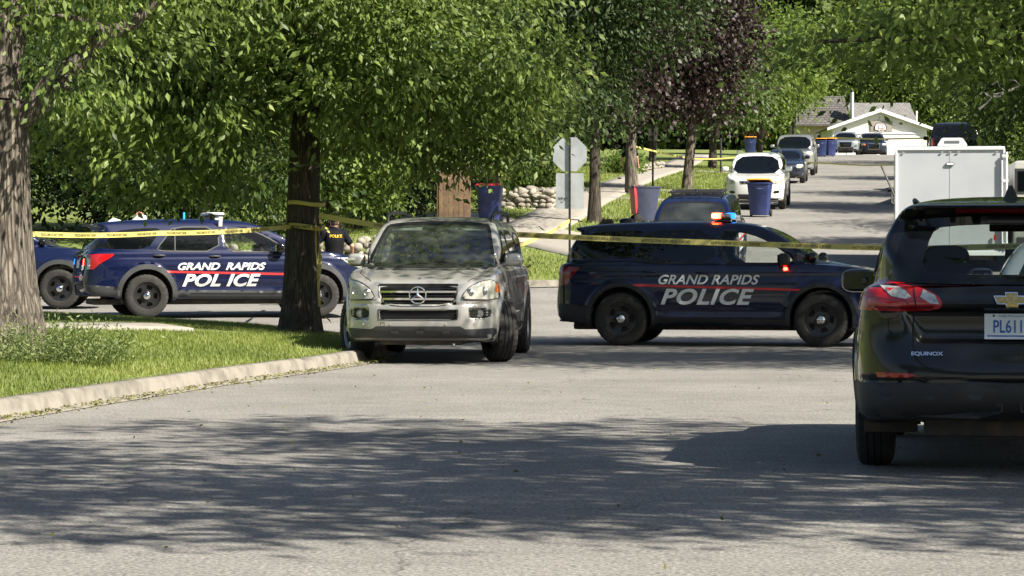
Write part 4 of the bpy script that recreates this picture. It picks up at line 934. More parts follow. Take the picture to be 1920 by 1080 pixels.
    mb = MB(); mb.box((.50, 0, 1.58), (.03, .22, .06), .012, ry=.3); mb.build('rear_view_mirror', M['seal'], c.root)
    mb = MB(); mb.box((.42, .40, 1.64), (.16, .38, .02), .008, ry=.5); mb.box((.42, -.40, 1.64), (.16, .38, .02), .008, ry=.5); mb.build('sun_visor', M['seat_lt'], c.root)
    wells(c)
    for sg in (-1, 1):
        wheel(c.root, 1.54, sg, .865, .392, .275, .235, 'five', steer=R(24), hero=True); wheel(c.root, -1.535, sg, .835, .392, .275, .235, 'five', hero=True)
    return c
gl = front_suv(); tag(gl.root, None, 'car', 'cars parked along the kerb')
put(gl.root, -.88, 34.0, -95.3, 'champagne silver SUV facing the camera at the left kerb, star emblem in its grille')

# ---- black crossover, rear on
def rear_suv():
    sp = dict(side=[(-2.33, .50), (-2.30, .38), (-2.2, .32), (-1.9, .30), (-1.0, .27), (1.0, .26), (2.0, .24), (2.22, .4), (2.26, .6), (2.22, .85), (2.0, .98), (1.6, 1.05), (1.2, 1.09), (0, 1.08), (-1.4, 1.10), (-2.05, 1.13), (-2.20, 1.10), (-2.235, 1.02), (-2.225, .92), (-2.23, .80), (-2.27, .70), (-2.32, .62)],
              gside=[(-2.22, .95), (-2.17, 1.12), (-2.05, 1.28), (-1.88, 1.46), (-1.90, 1.50), (-2.02, 1.545), (-2.0, 1.565), (-1.8, 1.59), (-1.3, 1.625), (-.6, 1.65), (0, 1.645), (.3, 1.61), (.6, 1.50), (.95, 1.30), (1.25, 1.12), (1.38, 1.03), (1.4, .9)],
              front=[(0, .2), (.70, .2), (.82, .26), (.87, .36), (.895, .5), (.915, .66), (.915, .80), (.89, .95), (.85, 1.06), (.80, 1.12), (.5, 1.16), (0, 1.17)],
              gfront=[(0, .8), (.86, .8), (.84, 1.08), (.795, 1.2), (.70, 1.44), (.62, 1.55), (.50, 1.61), (.25, 1.645), (0, 1.655)],
              plan=[(2.3, 0), (2.2, .6), (1.9, .85), (1.4, .92), (0, .92), (-1.5, .92), (-1.9, .91), (-2.13, .86), (-2.26, .72), (-2.32, .45), (-2.35, 0)],
              gplan=[(1.5, 0), (1.4, .5), (1.1, .76), (.5, .85), (-1.0, .86), (-1.7, .81), (-2.0, .74), (-2.13, .60), (-2.20, 0)],
              axles=[(1.3625, .36, .405), (-1.3625, .36, .405)], flare=.02, k=.07, gk=.04, ks=.02, hollow=True, cab=(-2.05, .95),
              creases=[(.93, .03, .012, -2.1, 2.0), (1.02, .02, -.006, -2.1, 2.0)])
    def extra(d, x, y, z):
        rear = np.clip((-1.95 - x) / .1, 0, 1)
        ay = np.abs(y); top = .99 - 0 * ay
        # plate recess with raked shoulders
        hw = .50 + (z - .72) * .55
        g = np.maximum(np.abs(z - .865) - .105, ay - hw)
        d = d + .035 * np.clip(-g / .035, 0, 1) * rear
        d = d + .012 * np.exp(-((z - .545) / .010) ** 2) * rear
        d = d - .014 * np.exp(-((z - .985) / .02) ** 2) * rear * (ay < .75)
        return d
    sp['extra'] = extra
    c = Car('parked_car', sp)
    rg = [(-.50, 1.185), (-.51, 1.22), (-.455, 1.41), (-.40, 1.44), (0, 1.455), (.40, 1.44), (.455, 1.41), (.51, 1.22), (.50, 1.185), (.44, 1.165), (0, 1.155), (-.44, 1.165)]
    fr = [(-.71, 1.12), (-.70, 1.16), (-.59, 1.46), (-.54, 1.485), (0, 1.505), (.54, 1.485), (.59, 1.46), (.70, 1.16), (.71, 1.12), (.4, 1.105), (0, 1.10), (-.4, 1.105)]
    ws = [(-.68, 1.12), (-.52, 1.48), (0, 1.54), (.52, 1.48), (.68, 1.12), (0, 1.08)]
    sw = [(-.1, 1.10), (-.1, 1.48), (.25, 1.49), (.6, 1.37), (.95, 1.16), (.8, 1.10)]
    rw = [(-.2, 1.11), (-.2, 1.48), (-1.0, 1.47), (-1.15, 1.2), (-1.1, 1.12)]
    qw = [(-1.28, 1.15), (-1.16, 1.44), (-1.55, 1.43), (-1.85, 1.22), (-1.7, 1.17)]
    c.holes = [('X', Table(chaikin(rg, 1), pad=.3), -2.6, -1.2), ('X', Table(chaikin(ws, 1), pad=.3), .2, 2.0), ('S', Table(chaikin(sw, 1), pad=.3), 0, 0), ('S', Table(chaikin(rw, 1), pad=.3), 0, 0)]
    c.build_body(M['black_paint'], .02)
    c.patch('rear_window', rg, M['glass_dim'], 'B', .005, smooth=1, h=.05)
    c.patch('rear_window_frame', fr, M['dglass'], 'B', .009, holes=[densify(chaikin(rg, 1), .05)], smooth=1, h=.045)
    c.patch('windshield', ws, M['glass'], 'F', .006, smooth=1)
    c.patch('brake_light', [(-.18, 1.515), (-.18, 1.535), (.32, 1.535), (.32, 1.515)], M['dark_red'], 'B', .006, .03)
    for md in 'LR':
        for w_, g_ in ((sw, 'glass_dim'), (rw, 'glass_dim'), (qw, 'dglass')):
            c.patch('side_window', w_, M[g_], md, .005, smooth=1); c.strip('window_trim', w_, .018, M['chrome_dull'] if False else M['seal'], md, .008, True, smooth=1)
        for pth in ([(-.15, 1.08), (-.14, .40)], [(-1.2, 1.1), (-1.08, .8), (-.92, .6), (-.9, .40)]): c.strip('door_gap', pth, .006, M['void'], md, .0035)
        handle(c, -.35, .93, M['black_paint'], md); handle(c, -1.1, .95, M['black_paint'], md)
        xa = -1.3625; c.strip('arch_moulding', [(xa + .43 * math.cos(a), .36 + .43 * math.sin(a)) for a in np.linspace(-.1, math.pi + .1, 30)], .05, M['trim'], md, .012)
        c.strip('arch_moulding', [(-xa + .43 * math.cos(a), .36 + .43 * math.sin(a)) for a in np.linspace(-.1, math.pi + .1, 30)], .05, M['trim'], md, .012)
        c.patch('bumper_cladding', [(-2.32, .34), (-2.33, .535), (-1.80, .53), (-1.82, .34)], M['trim'], md, .010)
        sg = -1 if md == 'R' else 1
        c.patch('tail_light', [(-2.235, .95), (-2.23, 1.09), (-2.05, 1.125), (-1.86, 1.13), (-1.95, 1.04), (-2.08, .955)], M['red_lens'], md, .012, .035)
    for sg in (-1, 1):
        t = c.patch('tail_light', [(sg * .82, .955), (sg * .83, 1.05), (sg * .78, 1.125), (sg * .545, 1.095), (sg * .42, 1.05), (sg * .385, .985), (sg * .42, .955), (sg * .60, .945)], M['red_lens'], 'B', .014, .03, smooth=1)
        c.strip('lamp_element', [(sg * .44, .972), (sg * .60, .965), (sg * .80, .975)], .014, M['dark_red'], 'B', .017, parent=t); c.strip('lamp_element', [(sg * .585, .99), (sg * .60, 1.01), (sg * .80, 1.03)], .010, M['dark_red'], 'B', .017, parent=t)
        c.patch('reverse_lamp', [(sg * .515, 1.03), (sg * .50, 1.075), (sg * .43, 1.04), (sg * .41, .99), (sg * .46, .995)], M['clear_lens'], 'B', .018, .03, parent=t)
        c.patch('reverse_lamp', [(sg * .68, 1.035), (sg * .75, 1.10), (sg * .62, 1.09), (sg * .565, 1.03), (sg * .60, 1.02)], M['clear_lens'], 'B', .018, .03, parent=t)
        c.patch('lower_reflector', [(sg * .76, .568), (sg * .77, .598), (sg * .58, .594), (sg * .53, .582), (sg * .58, .570)], M['red_lens'], 'B', .020, .03)
        c.strip('lamp_seam', [(sg * .538, .95), (sg * .555, 1.10)], .006, M['void'], 'B', .019)
        c.strip('hatch_gap', [(sg * .545, 1.09), (sg * .555, .9), (sg * .555, .70), (sg * .50, .635), (sg * .38, .60), (0, .59)], .007, M['void'], 'B', .0035, smooth=1)
        mm = mirror(c, .80, .88, 1.10, M['black_paint'], sg, .16, .24, .16)
        q, _ = c.map([(.25, sg * .56), (.05, sg * .57), (-.4, sg * .575), (-.9, sg * .575), (-1.35, sg * .57), (-1.55, sg * .56)], 'T', 0.0); mb = MB(); mb.tube([(a[0], a[1], a[2] + k) for a, k in zip(q, (0, .028, .035, .035, .028, 0))], .015, 8); mb.build('roof_rail', M['seal'], c.root, True)
    c.patch('bumper_cladding', [(-.86, .33), (-.90, .44), (-.895, .535), (0, .54), (.895, .535), (.90, .44), (.86, .33), (.5, .285), (0, .28), (-.5, .285)], M['trim'], 'B', .012, .05)
    c.patch('bumper_insert', [(-.74, .34), (-.80, .47), (0, .475), (.80, .47), (.74, .34), (0, .315)], M['trim'], 'B', .020, .05)
    pl = c.patch('license_plate', [(-.153, .79), (-.153, .935), (.153, .935), (.153, .79)], M['plate'], 'B', .020, .05, skirt=.014)
    c.patch('plate_band', [(-.148, .793), (-.148, .812), (.148, .812), (.148, .793)], M['plate_blue'], 'B', .0215, parent=pl, skirt=0)
    def ptxt(t, size, y, z, m, **k):
        v, f = text2d(t, size, **k); p, _ = c.map([(0, .86)], 'B', .023); x0 = p[0][0]
        q, dr = c.map(np.column_stack([-v[:, 0] + y, v[:, 1] + z]), 'B', .0225); return c._fin('plate_text', q, f, dr, m, pl, 0)
    ptxt('PL611', .075, .022, .863, M['plate_blue'], bold=.015, sx=.70); ptxt('PURE MICHIGAN', .012, .0, .922, M['plate_blue'], sx=1.15)
    ptxt('JAN', .010, .115, .8025, M['plate'], bold=.01); ptxt('michigan.org', .010, 0, .8025, M['plate'])
    for yy in (-.10, .10):
        p, _ = c.map([(yy, .924)], 'B', .022); MB().lathe([(0, -.003), (.006, -.003), (.007, 0)], 10, 'X', tuple(p[0])).build('plate_bolt', M['under'], pl)
    # bow tie badge
    o = [(-.105, -.018), (-.085, .026), (-.035, .026), (-.033, .047), (.038, .047), (.036, .026), (.105, .026), (.085, -.020), (.034, -.020), (.032, -.044), (-.038, -.044), (-.036, -.020)]
    o = [(a * .95, b * .95 + 1.012) for a, b in o]
    c.patch('emblem', o, M['gold'], 'B', .032, .03, skirt=.02); c.strip('emblem_rim', o, .006, M['chrome'], 'B', .034, True, parent=c.root.children[-1])
    c.text('model_lettering', 'EQUINOX', .026, (.495 - .02, .705), M['chrome'], 'B', .010, bold=.03, sx=1.35)
    mb = MB(); V_ = [(-1.62, -.045, 1.60), (-1.62, .045, 1.60), (-1.57, .012, 1.685), (-1.57, -.012, 1.685), (-1.34, -.03, 1.62), (-1.34, .03, 1.62)]; mb.add(V_, [(0, 1, 2, 3), (1, 5, 2), (4, 0, 3), (4, 3, 2, 5)]); f = mb.build('roof_antenna', M['gloss_black'], c.root)
    mb = MB(); mb.tube([(-1.98, .16, 1.30), (-2.03, .1, 1.22), (-2.06, -.05, 1.17)], .012) ; mb.tube([(-2.04, -.20, 1.24), (-2.09, .02, 1.20)], .012); mb.build('rear_wiper', M['seal'], c.root, True) if False else None
    mb = MB(); mb.tube([(-1.36, .66, .33), (-1.55, .5, .30), (-1.6, .2, .315), (-1.6, -.2, .315), (-1.55, -.5, .30), (-1.36, -.66, .33)], .035); mb.box((-1.75, .45, .30), (.3, .5, .03), .01, rx=.1); mb.box((-1.9, -.1, .31), (.3, .8, .12), .05); mb.build('rear_axle', M['under'], c.root, True)
    interior(c, -.1, wheel_y=.36, z0=.40)
    mb = MB(); mb.box((.36, 0, 1.46), (.03, .24, .06), .012); mb.build('rear_view_mirror', M['seal'], c.root)
    wells(c)
    for xa in (1.3625, -1.3625):
        for sg in (-1, 1): wheel(c.root, xa, sg, .80, .355, .225, .225, 'five', hero=True)
    return c
eq = rear_suv(); tag(eq.root, None, 'car', 'cars parked along the kerb')
_a = R(80.0); put(eq.root, 2.84 + 2.30 * math.cos(_a), 15.15 + 2.30 * math.sin(_a), 80.0, 'black crossover with gold emblem seen from behind at the right edge in the foreground')
# ------------------------------------------------------------------ distant vehicles
def generic(name, L, W, H, wb, zh, zb, paint_m, kind='suv', Rr=.37, style='five', rails=False, cladding=True, grille='wide', seed=0):
    """zh: hood height, zb: belt height"""
    f = L / 2 + .03; r = -L / 2; a = wb / 2; w = W / 2
    if kind == 'suv':
        gs = [(r + .12, zb - .1), (r + .18, zb + .05), (r + .35, H - .22), (r + .50, H - .09), (r + 1.0, H - .03), (-.4, H), (.15, H - .03), (.42, H - .10), (.95, zh + .16), (1.2, zh + .0), (1.22, zh - .15)]
    elif kind == 'sedan':
        gs = [(-1.75, zb - .1), (-1.70, zb + .03), (-1.25, H - .16), (-.9, H - .05), (-.4, H), (0, H - .03), (.3, H - .12), (.9, zh + .13), (1.25, zh), (1.27, zh - .15)]
    else:
        gs = [(-.95, zb - .1), (-.93, zb + .05), (-.80, H - .22), (-.65, H - .08), (-.2, H), (.2, H - .02), (.5, H - .09), (1.0, zh + .16), (1.3, zh), (1.32, zh - .15)]
    zt = zb if kind != 'pickup' else zb - .02
    sp = dict(side=[(r, .6), (r + .03, .40), (r + .2, .34), (-1, .28), (1, .27), (f - .3, .26), (f - .08, .32), (f, .5), (f, .68), (f - .05, zh - .13), (f - .2, zh - .06), (f - .7, zh), (1.2, zh + .06), (.8, zt), (0, zt), (r + .3, zt + .02), (r + .06, zt - .05), (r + .02, .85)], gside=gs,
              front=[(0, .2), (w - .25, .2), (w - .1, .27), (w - .04, .42), (w - .01, .6), (w, .8), (w - .02, zb - .15), (w - .05, zb - .03), (w - .12, zb + .03), (0, zb + .10)],
              gfront=[(0, zb - .3), (w - .06, zb - .3), (w - .07, zb), (w - .11, zb + .12), (w - .22, H - .17), (w - .30, H - .06), (w - .45, H - .01), (0, H + .02)],
              plan=[(f + .02, 0), (f - .02, w * .45), (f - .14, w * .75), (f - .42, w * .95), (a, w), (-a, w), (r + .3, w * .96), (r + .08, w * .8), (r, w * .4), (r - .02, 0)],
              gplan=[(1.4, 0), (1.2, w * .6), (.8, w - .12), (-.5, w - .08), (r + .6, w - .12), (r + .3, w * .7), (r + .15, 0)],
              axles=[(a, Rr + .01, Rr + .055), (-a, Rr + .01, Rr + .055)], flare=.015, k=.10)
    if kind == 'pickup': sp['cuts'] = [lambda x, y, z: np.maximum.reduce([x + 1.02, r + .10 - x, np.abs(y) - (w - .10), .75 - z])]
    c = Car(name, sp); c.build_body(paint_m, .045)
    ws = [(-(w - .20), zh + .05), (-(w - .33), H - .14), (0, H - .10), (w - .33, H - .14), (w - .20, zh + .05), (0, zh + .03)]
    c.patch('windshield', ws, M['dglass'], 'F', .008, smooth=1)
    c.patch('rear_window', [(-(w - .24), zb + .06), (-(w - .36), H - .16), (w - .36, H - .16), (w - .24, zb + .06)], M['dglass'], 'B', .008, smooth=1)
    fe, re = {'suv': (.9, r + .5), 'sedan': (.85, -1.45), 'pickup': (.95, -.8)}[kind]
    for md in 'LR':
        c.patch('side_window', [(-.05, zb + .03), (-.05, H - .15), (.28, H - .17), (fe - .2, zb + .18), (fe, zb + .04)], M['dglass'], md, .008, smooth=1)
        c.patch('side_window', [(-.15, zb + .03), (-.15, H - .15), (max(re + .15, -1.1), H - .16), (max(re, -1.2), zb + .05)], M['dglass'], md, .008, smooth=1)
        if kind == 'suv': c.patch('quarter_window', [(-1.3, zb + .05), (-1.25, H - .17), (re + .2, H - .2), (re - .05, zb + .06)], M['dglass'], md, .008, smooth=1)
        c.strip('door_gap', [(-.1, zb), (-.1, .4)], .008, M['void'], md, .004)
        if cladding:
            for xa in (a, -a): c.strip('arch_moulding', [(xa + (Rr + .08) * math.cos(t), Rr + .01 + (Rr + .08) * math.sin(t)) for t in np.linspace(0, math.pi, 18)], .06, M['trim'], md, .01)
    for sg in (-1, 1):
        hx = [(sg * (w - .40), zh - .26), (sg * (w - .36), zh - .15), (sg * (w - .10), zh - .10), (sg * (w - .06), zh - .17), (sg * (w - .12), zh - .29)]
        c.patch('headlight', hx, M['clear_lens'], 'F', .012, .05, smooth=1)
        c.patch('tail_light', [(sg * (w - .05), .78), (sg * (w - .05), zb - .05), (sg * (w - .20), zb - .05), (sg * (w - .22), .78)], M['red_lens'], 'B', .012, .05)
        c.patch('fog_lamp', [(sg * (w - .36), .52), (sg * (w - .36), .60), (sg * (w - .18), .62), (sg * (w - .18), .53)], M['gloss_black'], 'F', .010, .05, smooth=1)
        mirror(c, .72, w - .06, zb + .10, paint_m, sg, .13, .22, .16)
        for xa in (a, -a): wheel(c.root, xa, sg, w - .13, Rr, .24, Rr - .14, style)
    if grille == 'wide':
        c.patch('grille', [(-.46, zh - .27), (-.50, zh - .15), (.50, zh - .15), (.46, zh - .27)], M['trim'], 'F', .010, .05); c.strip('grille_bar', [(-.46, zh - .2), (.46, zh - .2)], .018, M['chrome'], 'F', .014)
    elif grille == 'tall': c.patch('grille', [(-.34, .45), (-.42, zh - .16), (.42, zh - .16), (.34, .45)], M['gloss_black'], 'F', .010, .05); c.strip('grille_frame', [(-.34, .45), (-.42, zh - .16), (.42, zh - .16), (.34, .45)], .02, M['chrome_dull'], 'F', .014, True)
    else:
        g = c.patch('grille', [(-.42, zh - .26), (-.46, zh - .17), (.46, zh - .17), (.42, zh - .26)], M['chrome_dull'], 'F', .010, .05)
        for i in range(7): c.patch('grille_slot', [(-.39 + i * .117, zh - .25), (-.39 + i * .117, zh - .18), (-.32 + i * .117, zh - .18), (-.32 + i * .117, zh - .25)], M['void'], 'F', .014, .05, parent=g)
    c.patch('lower_grille', [(-.48, .36), (-.52, .5), (.52, .5), (.48, .36)], M['trim'], 'F', .010, .05)
    c.patch('bumper_cladding', [(-w + .1, .27), (-w + .06, .37), (0, .36), (w - .06, .37), (w - .1, .27)], M['trim'], 'F', .012, .06)
    wells(c)
    if rails:
        for sg in (-1, 1): MB().tube([(.2, sg * (w - .30), H - .03), (.1, sg * (w - .30), H + .04), (-1.3, sg * (w - .3), H + .04), (-1.45, sg * (w - .3), H - .03)], .02).build('roof_rail', M['chrome_dull'], c.root, True)
    return c
G = 'cars parked along the kerb'
jp = generic('parked_car', 4.82, 1.94, 1.78, 2.91, 1.09, 1.16, M['white_paint'], 'suv', .385, 'five', True, grille='slots'); tag(jp.root, None, 'car')
put(jp.root, 8.0, 86.6, -98.5, 'white SUV facing the camera up the street with a blue bin before its bumper', G)
sd = generic('parked_car', 4.75, 1.80, 1.45, 2.75, .93, .98, M['dark_blue'], 'sedan', .33, 'ten', cladding=False); tag(sd.root, None, 'car')
put(sd.root, 11.75, 114.5, -98.5, 'dark blue sedan between the white SUV and the larger silver SUV', G)
sq = generic('parked_car', 5.2, 2.03, 1.93, 3.1, 1.22, 1.27, M['silver'], 'suv', .40, 'five', False); tag(sq.root, None, 'car')
put(sq.root, 13.65, 128.5, -98.5, 'large silver SUV parked beyond the dark blue sedan', G)
au = generic('parked_car', 4.4, 1.85, 1.60, 2.6, 1.0, 1.06, M['steel_blue'], 'suv', .36, 'five', True, cladding=False, grille='tall'); tag(au.root, None, 'car')
put(au.root, 22.3, 178.4, -97, 'small silver blue SUV with black grille before the white garage', 'cars before the garage')
dk = generic('parked_car', 4.6, 1.88, 1.66, 2.7, 1.0, 1.06, M['dark_blue'], 'suv', .36, 'five', True, cladding=False, grille='tall'); tag(dk.root, None, 'car')
put(dk.root, 24.6, 182.5, -94, 'dark SUV half hidden behind the silver blue one before the garage', 'cars before the garage')
p, _ = dk.map([(-.62, .78)], 'F', .02); MB().box(tuple(p[0]), (.04, .14, .09), .02).build('lit_lamp', M['amber'], dk.root)
pk = generic('pickup_truck', 5.7, 2.03, 1.92, 3.6, 1.2, 1.24, M['black_paint'], 'pickup', .41, 'five'); tag(pk.root, None, 'pickup truck')
# black pickup in a drive on the right, tail towards the camera
PX, PY = 17.15, 103.5
def pickup_z(): return 4.62
put(pk.root, PX, PY, 82, 'black pickup truck seen from behind above the white trailer roof', z=pickup_z(), tilt=False)
sv = copy_tree(sd.root); put(sv, 6.75, 33.6, 262, 'silver sedan ahead of the black crossover, seen through its rear window', G)
sv.location = (5.35, 24.9, Ez(5.3, 25)); sv.rotation_euler = (0, 0, R(80)); 
for ch in sv.children:
    if ch.name.startswith('body'): ch.data = ch.data.copy(); ch.data.materials.clear(); ch.data.materials.append(M['steel_blue'])
# ------------------------------------------------------------------ trees
def leaf_mat(name, c1, c2, trans=.35, rough=.42, yel=None, spec=.5):
    m = bpy.data.materials.new(name); m.use_nodes = True; nt = m.node_tree; L = nt.links.new; p = nt.nodes['Principled BSDF']; out = nt.nodes['Material Output']
    at = N(nt, 'ShaderNodeAttribute'); at.attribute_name = 'rnd'
    r = N(nt, 'ShaderNodeValToRGB'); e = r.color_ramp.elements; e[0].position = 0; e[0].color = (*c1, 1); e[1].position = .85; e[1].color = (*c2, 1)
    if yel: q = e.new(.97); q.color = (*yel, 1)
    L(at.outputs['Fac'], r.inputs[0]); L(r.outputs[0], p.inputs['Base Color']); p.inputs['Roughness'].default_value = rough; p.inputs['Specular IOR Level'].default_value = spec
    t = N(nt, 'ShaderNodeBsdfTranslucent'); hs = N(nt, 'ShaderNodeHueSaturation'); hs.inputs['Hue'].default_value = .492; hs.inputs['Value'].default_value = 1.5; L(r.outputs[0], hs.inputs['Color']); L(hs.outputs[0], t.inputs[0])
    mx = N(nt, 'ShaderNodeMixShader'); mx.inputs[0].default_value = trans; L(p.outputs[0], mx.inputs[1]); L(t.outputs[0], mx.inputs[2]); L(mx.outputs[0], out.inputs[0]); return m
def bark_mat(name, c1, c2, s=9.0, st=.7):
    m = bpy.data.materials.new(name); m.use_nodes = True; nt = m.node_tree; L = nt.links.new; p = nt.nodes['Principled BSDF']
    tc = N(nt, 'ShaderNodeTexCoord'); mp = N(nt, 'ShaderNodeMapping'); mp.inputs['Scale'].default_value = (1, 1, .085); L(tc.outputs['Object'], mp.inputs[0])
    n = N(nt, 'ShaderNodeTexNoise', i_Scale=s * 2.2, i_Detail=8.0, i_Roughness=.62); L(mp.outputs[0], n.inputs['Vector'])
    v = N(nt, 'ShaderNodeTexVoronoi', feature='DISTANCE_TO_EDGE', i_Scale=s * 2.6); wv = N(nt, 'ShaderNodeVectorMath', operation='MULTIPLY_ADD'); wv.inputs[1].default_value = (.09, .09, .09)
    L(n.outputs['Color'], wv.inputs[0]); L(mp.outputs[0], wv.inputs[2]); L(wv.outputs[0], v.inputs['Vector'])
    ad = N(nt, 'ShaderNodeMapRange'); ad.inputs[1].default_value = 0; ad.inputs[2].default_value = .30; ad.inputs[3].default_value = .45; L(v.outputs['Distance'], ad.inputs[0])
    mu = N(nt, 'ShaderNodeMath', operation='MULTIPLY'); L(ad.outputs[0], mu.inputs[0]); L(n.outputs[0], mu.inputs[1])
    r = N(nt, 'ShaderNodeValToRGB'); e = r.color_ramp.elements; e[0].position = .22; e[0].color = (*c1, 1); e[1].position = .60; e[1].color = (*c2, 1); L(mu.outputs[0], r.inputs[0])
    L(r.outputs[0], p.inputs['Base Color']); p.inputs['Roughness'].default_value = .92
    b = N(nt, 'ShaderNodeBump', i_Strength=st, i_Distance=.035); L(mu.outputs[0], b.inputs['Height']); L(b.outputs[0], p.inputs['Normal']); return m
M['bark'] = bark_mat('grey_bark', (.035, .028, .022), (.27, .23, .19), 8, 1.0); M['bark_dark'] = bark_mat('dark_bark', (.025, .020, .015), (.115, .092, .072), 11)
M['leaf'] = leaf_mat('elm_leaf', (.022, .048, .010), (.215, .300, .070), .38, .5, yel=(.30, .36, .09), spec=.4)
M['leaf_dark'] = leaf_mat('maple_leaf', (.020, .042, .010), (.065, .110, .022), .32, .55, spec=.35)
M['leaf_shaded'] = leaf_mat('shaded_maple_leaf', (.013, .028, .008), (.048, .082, .018), .28, .55, spec=.35); M['leaf_weed'] = leaf_mat('weed_leaf', (.10, .15, .045), (.24, .28, .11), .35, .6)  # maple leaf copy darkened so the crown's shade sits in its colour
M['leaf_light'] = leaf_mat('young_leaf', (.06, .105, .018), (.17, .245, .045), .42, .55, spec=.35)
M['leaf_far'] = leaf_mat('far_leaf', (.050, .085, .020), (.12, .175, .045), .35, .6)
M['leaf_purple'] = leaf_mat('purple_leaf', (.012, .008, .008), (.050, .030, .028), .2, .5, spec=.45)
M['leaf_deep'] = leaf_mat('evergreen_leaf', (.010, .024, .008), (.026, .050, .014), .15, .6)
def leaves(name, pts, dirs, size, m, parent, rg, droop=.5, fold=.25, wid=.5, cid=None):
    """one small folded leaf per point; dirs: outward directions"""
    n = len(pts); d = dirs + rg.normal(0, .55, (n, 3)); d[:, 2] -= droop; d /= np.linalg.norm(d, axis=1)[:, None]
    a = rg.normal(0, 1, (n, 3)); s = np.cross(d, a); s /= np.linalg.norm(s, axis=1)[:, None] + 1e-9
    up = np.cross(s, d); L = size * rg.uniform(.65, 1.25, n)[:, None]; w = L * wid * .5
    base = pts; tip = pts + d * L; mid = pts + d * L * .42
    l = mid + s * w + up * w * fold; r = mid - s * w + up * w * fold
    V = np.stack([base, l, tip, r], 1).reshape(-1, 3); i = np.arange(n) * 4
    F = np.vstack([np.column_stack([i, i + 2, i + 1]), np.column_stack([i, i + 3, i + 2])])
    me = mesh_np(name, V, F); at = me.attributes.new('rnd', 'FLOAT', 'FACE'); v = rg.random(n); v = v if cid is None else np.clip(v * .55 + rg.random(cid.max() + 1)[cid] * .45, 0, 1); at.data.foreach_set('value', np.r_[v, v].astype(np.float32))
    return link(name, me, parent, m, False)
def ell_points(rg, ells, n, shell=.45):
    vol = np.array([e[1][0] * e[1][1] * e[1][2] * (e[2] if len(e) > 2 else 1) for e in ells]); k = rg.choice(len(ells), n, p=vol / vol.sum())
    u = rg.normal(0, 1, (n, 3)); u /= np.linalg.norm(u, axis=1)[:, None]; r = rg.random(n) ** (shell); c = np.array([e[0] for e in ells], float)[k]; rad = np.array([e[1] for e in ells], float)[k]
    return c + u * r[:, None] * rad, u
